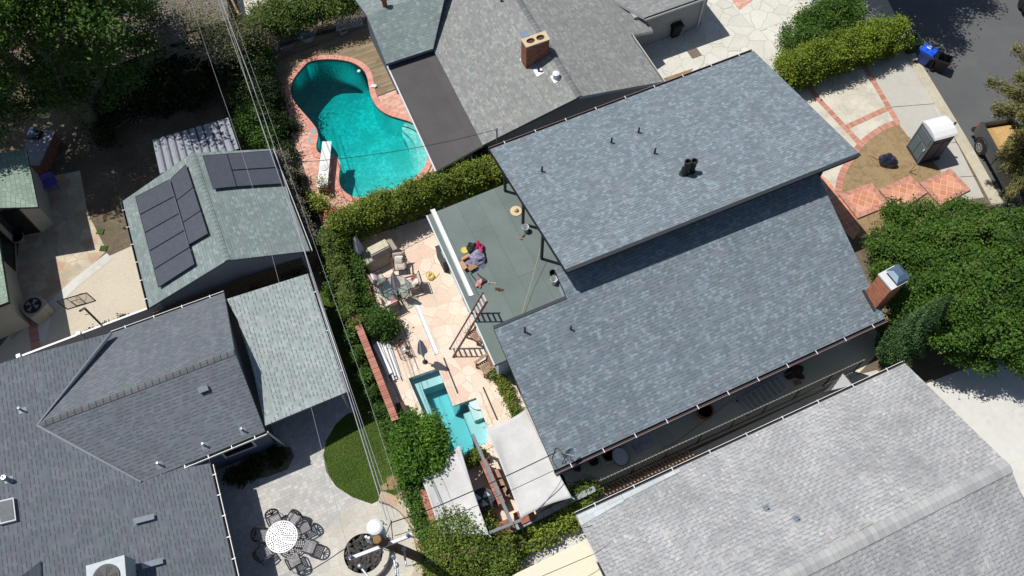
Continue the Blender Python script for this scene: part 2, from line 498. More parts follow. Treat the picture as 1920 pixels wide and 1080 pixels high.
LEAF_K = 0.72
def leaf_mesh(name, P, S, size, mat, parent=None, up=0.5, origin=None, flat=0.55, along=None):
    n = len(P)
    nr = RNG.normal(size=(n, 3)); nr[:, 2] = np.abs(nr[:, 2]) + up; nr /= np.linalg.norm(nr, axis=1)[:, None]
    t = RNG.normal(size=(n, 3)) if along is None else along + 0.25 * RNG.normal(size=(n, 3))
    t -= (t * nr).sum(1)[:, None] * nr; t /= np.linalg.norm(t, axis=1)[:, None] + 1e-9
    b = np.cross(nr, t); sz = size * (0.6 + 0.8 * RNG.random(n))[:, None]
    off = np.zeros(3)
    if parent is not None: off = np.array(root_of(parent))
    elif origin is not None: off = np.array(origin)
    Q = P - off
    V = np.empty((n, 4, 3)); sz = sz * LEAF_K; V[:, 0] = Q + t * sz; V[:, 1] = Q + b * sz * flat; V[:, 2] = Q - t * sz; V[:, 3] = Q - b * sz * flat
    me = bpy.data.meshes.new(name)
    me.vertices.add(n * 4); me.vertices.foreach_set("co", V.reshape(-1))
    me.loops.add(n * 4); me.loops.foreach_set("vertex_index", np.arange(n * 4, dtype=np.int32))
    me.polygons.add(n); me.polygons.foreach_set("loop_start", np.arange(0, n * 4, 4, dtype=np.int32))
    me.polygons.foreach_set("loop_total", np.full(n, 4, dtype=np.int32))
    a = me.attributes.new("shade", 'FLOAT', 'FACE'); a.data.foreach_set("value", S.astype(np.float32))
    me.materials.append(mat); me.update(); me.validate(clean_customdata=False)
    o = bpy.data.objects.new(name, me); COL.objects.link(o)
    if parent is not None: o.parent = parent
    elif origin is not None: o.location = origin
    return o

def trunk_mesh(base, top, r0, limbs, mat, parent, name='trunk'):
    m = MB(); base = Vector(base); top = Vector(top)
    mid = (base + top) / 2 + Vector((random.uniform(-.15, .15), random.uniform(-.15, .15), 0))
    m.tube([base - UP * 0.05, base + (mid - base) * 0.15, mid, top], [r0 * 1.25, r0, r0 * 0.8, r0 * 0.45], 9)
    for l in limbs:
        l = Vector(l); k = random.uniform(0.35, 0.95); s0 = base.lerp(top, k)
        bend = s0.lerp(l, 0.5) + Vector((random.uniform(-.2, .2), random.uniform(-.2, .2), random.uniform(0, .35)))
        m.tube([s0, bend, l], [r0 * 0.42, r0 * 0.28, r0 * 0.1], 6)
    return m.build(name, mat, parent, smooth=True)

def tree(name, label, cat, base, blobs, n, leaf, mat, bark, r0=0.15, group=None, **kw):
    base = Vector(base); t = thing(name, label, cat, base, group=group)
    cs = [Vector(b[0]) for b in blobs]; ctr = sum(cs, Vector()) / len(cs)
    trunk_mesh(base, ctr, r0, [c + Vector((0, 0, -0.1)) for c in cs], bark, t)
    leaves('crown', blobs, n, leaf, mat, t, **kw)
    return t

def shrub(name, label, cat, px, n, leaf, mat, z=None, group=None, stem=True, **kw):
    """a bush of ellipsoids given as photo points (x, y, height of its centre, rx, rz)"""
    blobs = []
    for (x, y, zc, rx, rz) in px: c = G(x, y, zc); blobs.append(((c.x, c.y, c.z), (rx, rx, rz)))
    b0 = Vector((sum(b[0][0] for b in blobs) / len(blobs), sum(b[0][1] for b in blobs) / len(blobs), 0.0))
    t = thing(name, label, cat, b0, group=group)
    if stem:
        m = MB()
        for b in blobs:
            p = Vector(b[0]); q = b0 - UP * .02
            m.tube([q, Vector((p.x, p.y, 0)).lerp(b0, .15) + UP * .1, p.lerp(Vector((p.x, p.y, 0)), 0.5) + Vector((.05, -.05, .05)), p], [0.05, 0.04, 0.03, 0.02], 5)
        m.build('stem', BARK, t)
    leaves('foliage', blobs, n, leaf, mat, t, **kw)
    return t

# ------------------------------------------------------------------ materials
M_ROOF = shingle("slate_blue_shingle", [C(121, 132, 140), C(127, 139, 146), C(132, 144, 150), C(125, 134, 142), C(136, 147, 153), C(130, 138, 147), C(122, 133, 138), C(133, 141, 148)], [C(146, 160, 168), C(153, 169, 176), C(142, 154, 163)],
                 0.22, 0.14, 0.30, 0.8, C(82, 93, 101), blotch=0.07, bscale=0.5)
M_ROOF_N = shingle("weathered_grey_shingle", [C(140, 143, 141), C(147, 150, 147), C(152, 153, 150), C(143, 144, 143), C(150, 154, 150), C(150, 148, 147), C(145, 143, 143)], [C(162, 170, 166), C(158, 166, 162), C(168, 174, 171)],
                   0.22, 0.14, 0.26, 0.3, C(104, 108, 108), drift=((0.99, 1.0, 1.0), (1.02, 1.0, 0.99)), blotch=0.06)
M_ROOF_SW = shingle("plain_grey_shingle", [C(114, 120, 126), C(118, 123, 130), C(121, 127, 132), C(116, 119, 127), C(119, 127, 131), C(117, 121, 129)], [C(126, 134, 138), C(128, 130, 140)],
                    0.15, 0.145, 0.36, 0.85, C(72, 78, 86), line=0.24, drift=((0.96, 1.01, 1.0), (1.02, 0.99, 1.01)), blotch=0.07, bscale=0.25)
M_ROOF_PAT = shingle("pale_green_grey_shingle", [C(164, 174, 173), C(170, 180, 179), C(160, 170, 169), C(174, 183, 182), C(167, 176, 174)], [C(186, 194, 192), C(182, 192, 190)],
                     0.18, 0.16, 0.26, 0.75, C(104, 114, 114), line=0.30, blotch=0.08)
M_ROOF_GAR = shingle("green_grey_shingle", [C(133, 145, 145), C(139, 151, 150), C(145, 156, 154), C(136, 147, 147), C(142, 152, 152)], [C(160, 176, 173), C(154, 170, 168)],
                     0.16, 0.14, 0.28, 0.75, C(104, 120, 121), drift=((0.97, 1.0, 1.0), (1.02, 1.0, 0.99)), blotch=0.10, bscale=0.5)
M_ROOF_SE = shingle("old_silver_shingle", [C(180, 182, 184), C(184, 186, 187), C(188, 189, 190), C(182, 183, 186), C(190, 191, 191), C(177, 179, 182)], [C(206, 206, 204), C(178, 179, 182)],
                    0.12, 0.155, 0.36, 0.8, C(122, 124, 128), line=0.24, slot=0.06, regular=True, drift=((1.0, 1.0, 1.0), (1.015, 0.995, 0.97)), blotch=0.30, bscale=0.30, grain=0.14, streak=0.14, fine=18)
M_ROOF_FAR = tiles("far_tan_shingle", [C(140, 130, 120), C(150, 140, 130), C(132, 124, 116)], 0.3, 0.14, gap=0.12, gapcol=C(100, 92, 86), blotch=0.2)
M_CAP = tiles("ridge_cap_shingle", [C(176, 178, 176), C(184, 186, 184), C(190, 192, 189)], 0.24, 3.0, offset=0, gap=0.0, vgap=0.05, gapcol=C(150, 152, 150), grain=0.1)
M_CAPD = tiles("grey_ridge_cap", [C(128, 131, 131), C(134, 137, 137), C(122, 125, 126)], 0.22, 3.0, offset=0, gap=0.0, vgap=0.1, gapcol=C(84, 86, 88), grain=0.1)
M_CAPG = tiles("green_ridge_cap", [C(130, 144, 142), C(138, 151, 149)], 0.22, 3.0, offset=0, gap=0.0, vgap=0.12, gapcol=C(92, 104, 104), grain=0.1)
M_CAPS = tiles("sw_ridge_cap", [C(104, 106, 110), C(110, 112, 116)], 0.28, 3.0, offset=0, gap=0.0, vgap=0.12, gapcol=C(58, 60, 64), grain=0.1)
M_TORCH = tiles("mineral_roll_roofing", [C(118, 130, 126), C(121, 133, 129), C(116, 128, 125)], 8.0, 0.98, offset=0.37, gap=0.012, vgap=0.0015, swap=True, gapcol=C(84, 92, 90), blotch=0.13, bscale=0.7, grain=0.12, fine=90, bump=0.1)
M_DARKFLAT = tiles("dark_roll_roofing", [C(92, 90, 90), C(95, 93, 93), C(90, 88, 89)], 9.0, 1.0, offset=0.4, gap=0.012, vgap=0.001, swap=True, gapcol=C(80, 78, 78), blotch=0.14, bscale=0.6, grain=0.1, fine=80, bump=0.1)
M_FASCIA_D = plain("charcoal_fascia", C(54, 59, 66), 0.6, var=0.1)
M_FASCIA_G = plain("grey_green_fascia", C(120, 132, 132), 0.6, var=0.1)
M_FASCIA_W = plain("white_trim", C(225, 226, 226), 0.5, var=0.05)
M_WALL_BLUE = plain("blue_grey_stucco", C(192, 208, 220), 0.9, var=0.06, bump=0.1)
M_WALL_GREY = plain("pale_grey_stucco", C(176, 178, 180), 0.9, var=0.06, bump=0.1)
M_WALL_CREAM = plain("cream_stucco", C(205, 198, 180), 0.9, var=0.06, bump=0.1)
M_WALL_SW = plain("slate_blue_siding", C(105, 116, 134), 0.8, var=0.06)
M_CREAMPANEL = plain("cream_painted_panel", C(238, 228, 202), 0.6, var=0.04)
M_GUT_M = plain("mauve_brown_gutter", C(150, 124, 120), 0.45, var=0.08)
M_GUT_W = plain("white_gutter", C(235, 235, 232), 0.4, var=0.05)
M_GUT_IN = plain("gutter_inside", C(60, 54, 56), 0.8)
M_BLACK = plain("matte_black", (0.012, 0.012, 0.014, 1), 0.55)
M_BLACKMETAL = plain("black_iron", (0.02, 0.02, 0.022, 1), 0.45, spec=0.5)
M_STEEL = plain("galvanised_steel", C(170, 178, 186), 0.4, metal=0.6)
M_BLUESTEEL = plain("blue_grey_sheet_metal", C(96, 118, 142), 0.45, metal=0.2)
M_WHITE = plain("white_plastic", C(240, 241, 242), 0.4, var=0.04)
M_OFFWHITE = plain("off_white_cloth", C(226, 224, 220), 0.9, var=0.05, scale=3)
M_GREYCLOTH = plain("grey_cloth", C(196, 194, 206), 0.95, var=0.12)
M_TAUPE = plain("taupe_vinyl_cover", C(180, 170, 152), 0.7, var=0.1)
M_TERRA = plain("terracotta", C(176, 104, 78), 0.85, var=0.12)
M_WOODDK = plain("dark_stained_wood", C(84, 62, 52), 0.8, var=0.2)
M_WOODMD = plain("weathered_wood", C(170, 138, 116), 0.85, var=0.2)
M_GREYWOOD = plain("grey_painted_beam", C(132, 136, 140), 0.8, var=0.1)
M_CONC = speckle("pale_concrete", [(0.32, C(196, 190, 174)), (0.5, C(212, 207, 194)), (0.68, C(224, 220, 208))], bump=0.1)
M_CONC_SHADE = speckle("side_path_concrete", [(0.3, C(204, 200, 172)), (0.5, C(222, 218, 194)), (0.7, C(234, 230, 212))], bump=0.1)
M_CONC_E = speckle("bright_concrete", [(0.36, C(200, 197, 188)), (0.48, C(220, 218, 211)), (0.62, C(228, 227, 222))], scales=(0.35, 3, 30), bump=0.05)
M_CONC_AGG = speckle("exposed_aggregate", [(0.3, C(180, 170, 150)), (0.5, C(214, 204, 184)), (0.7, C(226, 218, 200))], scales=(0.4, 8, 30), weights=(.25, .3, .45), bump=0.2)
M_SIDEWALK = speckle("sidewalk_concrete", [(0.32, C(184, 180, 170)), (0.55, C(202, 199, 190)), (0.7, C(212, 209, 200))], scales=(0.25, 3, 30), bump=0.06)
M_DRIVE = speckle("mottled_driveway_concrete", [(0.3, C(178, 174, 160)), (0.45, C(204, 198, 182)), (0.55, C(222, 216, 198)), (0.7, C(232, 227, 212))], scales=(0.9, 5, 30), weights=(.6, .25, .15), bump=0.08)
M_KERB = speckle("kerb_concrete", [(0.3, C(176, 166, 144)), (0.55, C(206, 197, 176)), (0.7, C(216, 208, 188))], scales=(0.5, 4, 30), bump=0.06)
M_ASPHALT = speckle("asphalt", [(0.32, C(90, 92, 93)), (0.5, C(101, 103, 103)), (0.68, C(114, 115, 113))], scales=(0.16, 1.2, 50), weights=(.5, .2, .3), bump=0.15)
M_DIRT = speckle("bare_earth", [(0.3, C(88, 78, 66)), (0.5, C(116, 104, 88)), (0.7, C(146, 132, 112))], bump=0.4)
M_DRYDIRT = speckle("dry_lawn_earth", [(0.36, C(118, 98, 70)), (0.46, C(150, 126, 92)), (0.55, C(168, 146, 110)), (0.66, C(140, 128, 90))], scales=(0.8, 4, 22), weights=(.35, .35, .3), bump=0.4)
M_MULCH = speckle("leaf_litter", [(0.3, C(84, 74, 62)), (0.5, C(116, 104, 86)), (0.7, C(164, 146, 118))], scales=(0.5, 5, 25), bump=0.5)
M_LAWNBASE = speckle("turf", [(0.3, C(52, 72, 24)), (0.5, C(68, 92, 30)), (0.7, C(92, 112, 44))], scales=(0.6, 5, 40), weights=(.3, .3, .4), bump=0.5)
M_BRICKFLAT = tiles("salmon_brick_paving", [C(222, 166, 148), C(228, 176, 156), C(234, 186, 168), C(216, 156, 138), C(238, 194, 176)], 0.22, 0.11, offset=0.5, src='XY', gap=0.10, gapcol=C(196, 170, 150), blotch=0.14, bscale=0.8)
M_BRICKBAND = tiles("brick_edging", [C(196, 134, 114), C(204, 142, 122), C(210, 150, 130), C(188, 126, 106), C(214, 158, 138)], 0.10, 0.6, offset=0, gap=0.0, vgap=0.13, gapcol=C(196, 164, 146), blotch=0.12)
M_COPING = tiles("coping_brick", [C(226, 160, 142), C(230, 166, 148), C(234, 174, 156), C(220, 152, 136)], 0.115, 0.9, offset=0, gap=0.0, vgap=0.1, gapcol=C(186, 132, 118), blotch=0.08)
M_BRICKWALLTOP = tiles("brick_wall_cap", [C(176, 112, 94), C(186, 122, 104), C(194, 134, 116), C(168, 104, 88)], 0.115, 0.9, offset=0, gap=0.0, vgap=0.11, gapcol=C(206, 174, 158), blotch=0.15)
M_BRICKWALL = tiles("red_brick", [C(158, 98, 80), C(170, 108, 88), C(150, 90, 74), C(178, 118, 98)], 0.22, 0.075, offset=0.5, gap=0.13, gapcol=C(150, 120, 104), blotch=0.12)
M_CHIMB = tiles("orange_brick", [C(216, 136, 102), C(224, 146, 112), C(206, 126, 94), C(228, 154, 120)], 0.22, 0.075, offset=0.5, gap=0.13, gapcol=C(140, 92, 74), blotch=0.12)
M_PADTILE = tiles("terracotta_tile", [C(222, 154, 122), C(228, 162, 130), C(214, 144, 114), C(232, 170, 140)], 0.33, 0.33, offset=0, gap=0.07, gapcol=C(232, 200, 172), blotch=0.12)
M_COBBLE = tiles("grey_cobble_paver", [C(198, 196, 190), C(205, 203, 197), C(194, 192, 188), C(211, 209, 203), C(201, 200, 197), C(188, 188, 187)], 0.2, 0.15, offset='random', src='XY', gap=0.05, gapcol=C(160, 158, 152), blotch=0.12, bscale=0.9)
M_FLAG = flagstone("peach_flagstone", [C(240, 220, 200), C(244, 226, 206), C(238, 214, 194), C(246, 230, 214), C(238, 208, 188), C(242, 222, 202), C(245, 228, 208)], 1.5, 0.012, C(214, 192, 170), blotch=0.08)
M_FLAG_N = flagstone("white_crazy_paving", [C(222, 219, 208), C(225, 222, 211), C(219, 216, 205), C(228, 225, 214)], 1.05, 0.013, C(186, 182, 170), blotch=0.09)
M_FLAG_W = flagstone("mixed_flagstone", [C(206, 192, 166), C(216, 203, 178), C(204, 174, 148), C(212, 198, 172), C(196, 184, 160), C(210, 186, 158)], 1.9, 0.03, C(190, 180, 158), blotch=0.2)
M_DECK = tiles("weathered_deck_board", [C(158, 140, 112), C(168, 150, 122), C(150, 132, 106), C(162, 146, 120), C(142, 126, 102)], 2.4, 0.14, offset=0.37, gap=0.10, vgap=0.004, gapcol=C(92, 80, 64), blotch=0.15, bscale=0.8)
M_APRON = flagstone("pale_stone_apron", [C(204, 200, 190), C(210, 206, 196), C(206, 199, 186), C(200, 197, 188), C(212, 207, 196)], 2.6, 0.010, C(188, 183, 172), blotch=0.12)
M_FLASH = plain("roof_coloured_flashing", C(112, 122, 132), .7)
M_VALLEY = plain("blue_grey_valley_metal", C(116, 127, 138), .5)
M_POOLFLOOR = speckle("pool_plaster_ripple_light", [(0.38, C(180, 200, 194)), (0.5, C(202, 218, 212)), (0.6, C(240, 246, 242, .85))], scales=(0.7, 4.5, 11), weights=(.3, .35, .35), rough=0.7, bump=0)  # pale mottling paints the rippled light on the pool floor
M_SPAFLOOR = speckle("pool_plaster_pale", [(0.35, C(206, 224, 224)), (0.6, C(218, 232, 232))], scales=(0.6, 3, 9), rough=0.7, bump=0)
M_POOLTILE = tiles("waterline_tile", [C(60, 100, 110), C(70, 116, 124)], 0.15, 0.15, offset=0, gap=0.06, gapcol=C(120, 140, 140))
M_WATER = water("pool_water", (0.0, 0.87, 0.875, 1), 1.2, 9)
M_WATER2 = water("small_pool_water", (0.0, 0.80, 0.85, 1), 0.62, 7)
M_BARK = plain("grey_bark", C(130, 118, 106), 0.95, var=0.3, scale=9, bump=0.5)
BARK = M_BARK
L_OLIVE = leafmat("olive_leaf", (0.03, 0.036, 0.012, 1), (0.13, 0.14, 0.05, 1), (0.18, 0.16, 0.08, 1), trans=0.15)
M_TWIG = plain("bare_twig", C(150, 146, 134), 0.95, var=0.2)
L_HEDGE = leafmat("hedge_leaf", (0.020, 0.042, 0.006, 1), (0.19, 0.25, 0.032, 1), (0.24, 0.23, 0.05, 1))
L_IVY = leafmat("ivy_leaf", (0.022, 0.05, 0.010, 1), (0.12, 0.18, 0.035, 1), (0.20, 0.19, 0.05, 1))
L_GREEN = leafmat("garden_leaf", (0.016, 0.045, 0.010, 1), (0.085, 0.17, 0.025, 1))
L_BRIGHT = leafmat("lime_leaf", (0.018, 0.055, 0.007, 1), (0.10, 0.21, 0.022, 1), (0.14, 0.25, 0.03, 1))
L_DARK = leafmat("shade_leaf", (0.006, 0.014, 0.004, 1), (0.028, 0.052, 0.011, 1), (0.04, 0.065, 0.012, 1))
L_BIGTREE = leafmat("broad_tree_leaf", (0.010, 0.026, 0.005, 1), (0.075, 0.15, 0.022, 1), (0.13, 0.21, 0.03, 1))
L_EAST = leafmat("mastic_leaf", (0.012, 0.034, 0.006, 1), (0.078, 0.158, 0.02, 1), (0.14, 0.15, 0.045, 1))
L_CYP = leafmat("cypress_spray", (0.018, 0.05, 0.016, 1), (0.10, 0.18, 0.06, 1))
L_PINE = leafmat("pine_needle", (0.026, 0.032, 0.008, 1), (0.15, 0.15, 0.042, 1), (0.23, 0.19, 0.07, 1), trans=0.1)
L_FRONT = leafmat("front_hedge_leaf", (0.024, 0.052, 0.006, 1), (0.19, 0.26, 0.024, 1), (0.30, 0.28, 0.035, 1))
L_DRY = leafmat("dry_vine_leaf", (0.05, 0.047, 0.032, 1), (0.21, 0.19, 0.14, 1), (0.28, 0.23, 0.15, 1), trans=0.1)
L_RUST = leafmat("bronze_shrub_leaf", (0.026, 0.058, 0.010, 1), (0.17, 0.24, 0.04, 1), (0.30, 0.10, 0.03, 1))
L_GRASS = leafmat("grass_blade", (0.035, 0.065, 0.008, 1), (0.13, 0.20, 0.026, 1), (0.19, 0.20, 0.05, 1))
L_YELLOW = leafmat("yellow_green_leaf", (0.03, 0.06, 0.008, 1), (0.26, 0.33, 0.05, 1), (0.35, 0.33, 0.06, 1))

# ------------------------------------------------------------------ the ground and what is paved on it
POOL_W = [(580, 115), (613, 112), (640, 113.5), (664, 119), (682, 131), (689, 146), (692, 166), (697, 187), (709, 205), (727, 217), (750, 224), (772, 230),
          (790, 244), (801, 264), (803, 290), (797, 314), (780, 334), (755, 351), (725, 364), (700, 371), (678, 373), (656, 368), (642, 357), (636, 343), (636, 328), (639, 314),
          (637, 300), (627, 291), (606, 291), (595, 286), (593, 274), (597, 259), (596, 246), (589, 235), (576, 220), (560, 202), (548, 186), (544, 167), (550, 150), (564, 132)]
pool_loop = smooth_loop(GL(POOL_W), 2)
SPA = [(766, 710), (821.3, 691), (849.7, 761.9), (892.5, 746.3), (914, 800), (913, 831), (872, 852), (834, 868)]
spa_loop = GL(SPA)
ground_poly = [Vector((-70, -35, 0)), Vector((75, -35, 0)), Vector((75, 95, 0)), Vector((-70, 95, 0))]
struct(MB().sheet(ground_poly, 0.0, [pool_loop, spa_loop]).build("ground", M_DIRT, origin=(0, 20, 0)))

def pave(name, px, z, mat, holes=(), world=None, origin=None):
    pts = world if world is not None else GL(px)
    m = MB(); m.sheet(pts, z, holes)
    return struct(m.build(name, mat))
def pave_th(name, px, z, mat, mside=None, world=None):
    pts = world if world is not None else GL(px)
    m = MB(); m.prism(pts, -0.02, z, mi=1, mtop=0, bottom=False)
    return struct(m.build(name, [mat, mside or mat]))

# big pool yard
pave("pool_deck_paving", [(520, 120), (560, 95), (690, 55), (760, 150), (930, 330), (800, 380), (700, 420), (640, 452), (610, 440), (575, 330), (535, 220)], 0.006, M_BRICKFLAT, [pool_loop])
deck = MB(); dpts = GL([(500, 118), (512, 92), (560, 78), (688, 45), (702, 68), (748, 166), (701, 184), (694, 160), (684, 127), (664, 112), (640, 105), (613, 104), (578, 107), (556, 126), (536, 158), (536, 172), (517, 152)])
deck.prism(dpts, 0.0, 0.05); struct(deck.build("timber_deck", M_DECK))
cop = MB(); outer = inset(pool_loop, -0.31); n = len(pool_loop); L = 0
for i in range(n):
    j = (i + 1) % n; a, b, c, d = pool_loop[i], pool_loop[j], outer[j], outer[i]; l2 = L + (b - a).length
    z = 0.075
    cop.face([atz(d, z), atz(c, z), atz(b, z), atz(a, z)], 0, [(L, .4), (l2, .4), (l2, 0), (L, 0)])
    cop.face([atz(a, z), atz(b, z), atz(b, 0.0), atz(a, 0.0)], 0, [(L, 0), (l2, 0), (l2, -.08), (L, -.08)])
    cop.face([atz(d, -0.01), atz(c, -0.01), atz(c, z), atz(d, z)], 0, [(L, .5), (l2, .5), (l2, .4), (L, .4)])
    L = l2
struct(cop.build("pool_coping", M_COPING))

def basin(name, loop, depth_fn, mat, ztop=0.0, holes=True):
    m = MB(); n = len(loop)
    for i in range(n):
        j = (i + 1) % n; a, b = loop[i], loop[j]
        m.face([atz(a, ztop), atz(b, ztop), atz(b, ztop - 0.22), atz(a, ztop - 0.22)], 1)
        m.face([atz(a, ztop - 0.22), atz(b, ztop - 0.22), atz(b, depth_fn(b)), atz(a, depth_fn(a))], 0)
    for tri in tess([loop]):
        q = [atz(loop[k], depth_fn(loop[k])) for k in tri]
        if (q[1] - q[0]).cross(q[2] - q[0]).z < 0: q = q[::-1]
        m.face(q, 0)
    return m
pc = G(620, 170); pe = G(720, 330)
def pdepth(p):
    k = (p - pc).dot((pe - pc).normalized()) / (pe - pc).length
    return -2.35 + 1.35 * max(0, min(1, k * 1.05))
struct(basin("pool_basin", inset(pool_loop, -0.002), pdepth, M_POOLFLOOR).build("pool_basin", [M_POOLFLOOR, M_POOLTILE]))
st = MB()
for k, z in enumerate((-0.55, -0.8)):
    arc = smooth_loop(GL([(752, 224.5), (772, 230), (790, 244), (801, 264), (803, 290), (797, 314), (780, 334)]), 2, False)
    ins = [p + (G(735, 285) - p).normalized() * ((0.62 + 0.4 * k) * math.sin(math.pi * i / (len(arc) - 1)) ** .6 + .01) for i, p in enumerate(arc)]
    o_ = [p + (p - G(735, 285)).normalized() * -0.03 for p in arc]
    for i in range(len(arc) - 1):
        q = [atz(o_[i], z), atz(o_[i + 1], z), atz(ins[i + 1], z), atz(ins[i], z)]
        st.face(q if (q[1] - q[0]).cross(q[2] - q[0]).z > 0 else q[::-1])
        st.face([atz(ins[i], z), atz(ins[i + 1], z), atz(ins[i + 1], -1.7), atz(ins[i], -1.7)])
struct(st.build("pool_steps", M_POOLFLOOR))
struct(MB().prism(inset(pool_loop, -0.0005), -3.2, -0.11).build("pool_water", M_WATER))
# small L-shaped pool
struct(basin("small_pool_basin", inset(spa_loop, -0.002), lambda p: -1.35, M_SPAFLOOR).build("small_pool_basin", [M_SPAFLOOR, M_SPAFLOOR]))
led = MB(); a, b, c, d = spa_loop[0], spa_loop[1], spa_loop[2], spa_loop[7]
dx = (b - a).normalized(); dy = (d - a).normalized()
led.prism([a, a + dx * 0.42, d + dx * 0.42, d], -1.34, -0.48); led.prism([a + dx * 0.42 + dy * 0.0, b, b + dy * 0.55, a + dx * 0.42 + dy * 0.55], -1.34, -0.48)
e0 = spa_loop[3]; e1 = spa_loop[4]; w = (spa_loop[2] - spa_loop[3]).normalized(); dn = (e1 - e0).normalized()
led.prism([e0, e0 + w * 0.42, e0 + w * 0.42 + dn * 0.9, e0 + dn * 0.9], -1.34, -0.25)
led.prism([e0 + dn * 0.3, e0 + w * 0.75 + dn * 0.3, e0 + w * 0.75 + dn * 2.0, e0 + dn * 2.0], -1.34, -0.6)
led.lathe(G(898, 768, -1.3), [(0.42, 0), (0.42, 1.2)], 18)
struct(led.build("small_pool_bench", M_SPAFLOOR))
struct(MB().prism(inset(spa_loop, -0.0005), -2.0, -0.09).build("small_pool_water", M_WATER2))
# peach flagstone patio round the small pool
pave("flagstone_patio", [(664, 452), (800, 408), (900, 560), (945, 660), (1052, 880), (1070, 925), (960, 990), (835, 1000), (795, 905), (742, 790), (690, 620), (700, 600), (668, 520)], 0.008, M_FLAG, [spa_loop])
cp2 = MB(); o2 = inset(spa_loop, -0.26); n = len(spa_loop); L = 0
for i in range(n):
    j = (i + 1) % n; a, b, c, d = spa_loop[i], spa_loop[j], o2[j], o2[i]; z = 0.05
    cp2.face([atz(d, z), atz(c, z), atz(b, z), atz(a, z)]); cp2.face([atz(a, z), atz(b, z), atz(b, 0), atz(a, 0)]); cp2.face([atz(d, 0), atz(c, 0), atz(c, z), atz(d, z)])
struct(cp2.build("small_pool_coping", M_FLAG))
jn = MB()
for a, b in (((832, 671), (858.6, 738)), ((906, 726), (933, 788))): jn.strip([G(*a), G(*b)], 0.07, 0.013)
struct(jn.build("patio_drain_slots", M_BLACK))
jn = MB()
for a, b in (((752, 604), (787, 700)), ((720, 682), (768, 790))): jn.strip([G(*a), G(*b)], 0.05, 0.0125)
struct(jn.build("patio_expansion_joints", plain("joint_filler", C(170, 148, 128), 0.9)))
pave("planting_bed", [(600, 436), (668, 452), (668, 520), (704, 600), (690, 620), (742, 790), (795, 905), (835, 1000), (800, 1012), (745, 806), (618, 500)], 0.012, M_MULCH)
# front garden
pave("driveway", [(1440, 150), (1700, 60), (1745, 160), (1820, 330), (1700, 400), (1600, 420), (1500, 330)], 0.004, M_DRIVE)
pave("sidewalk", [(1628, 138), (1655, 110), (1690, 92), (1706, 110), (1724, 150), (1740, 180), (1755, 206), (1797, 275), (1845, 370), (1790, 378), (1760, 316), (1720, 270), (1704, 258), (1683, 229)], 0.010, M_SIDEWALK)
jn = MB()
for a, b in (((1671, 201), (1761, 194)), ((1704, 258), (1707, 257)), ((1783, 268), (1812, 265)), ((1800, 332), (1832, 330))): jn.strip([G(*a), G(*b)], 0.03, 0.0135)
struct(jn.build("sidewalk_joints", M_GUT_IN))
kerb = [(1620, -70), (1654, 0), (1690, 72), (1712, 112), (1745, 166), (1790, 240), (1828, 305), (1880, 400), (1930, 480)]
m = MB(); m.strip(smooth_loop(GL(kerb), 1, False), 0.62, 0.02, th=0.16); struct(m.build("kerb", M_KERB))
pave("road", [(1630, -60), (1664, 0), (1700, 70), (1722, 112), (1755, 166), (1800, 240), (1838, 305), (1890, 400), (1960, 520), (2500, 600), (2500, -400), (1500, -400), (1560, -200)], 0.004, M_ASPHALT)
pave("shaded_sidewalk", [(1596, 0), (1560, -80), (1612, -80), (1645, 0), (1683, 72), (1660, 80), (1640, 40)], 0.008, M_SIDEWALK)
pave("front_earth_bed", [(1683, 231), (1653, 240), (1630, 258), (1613, 272), (1593, 300), (1577, 327), (1570, 362), (1600, 420), (1604, 440), (1630, 470), (1720, 420), (1792, 378), (1762, 318), (1722, 272), (1704, 258)], 0.016, M_DRYDIRT)
bnd = MB()
for pl_ in ([(1500, 138), (1531.7, 183), (1572, 226), (1613, 270)], [(1610, 105), (1630, 140), (1683, 230)], [(1588, 238), (1662, 204)]):
    bnd.strip(GL(pl_), 0.29, 0.020)
bnd.strip(smooth_loop(GL([(1685, 229), (1655, 239), (1631, 256), (1613, 271), (1594, 298), (1578, 326), (1571, 355), (1573, 372)]), 2, False), 0.34, 0.0235)
struct(bnd.build("brick_edging_bands", M_BRICKBAND))
pave("brick_walk", [(1520, 318), (1535, 326), (1556, 340), (1572, 366), (1606, 412), (1612, 432), (1600, 450), (1570, 420), (1530, 350)], 0.020, M_PADTILE)
pave("drive_edge_brick", [(1520, 318), (1535, 326), (1550, 344), (1568, 366), (1556, 376), (1530, 350)], 0.0265, M_BRICKFLAT)
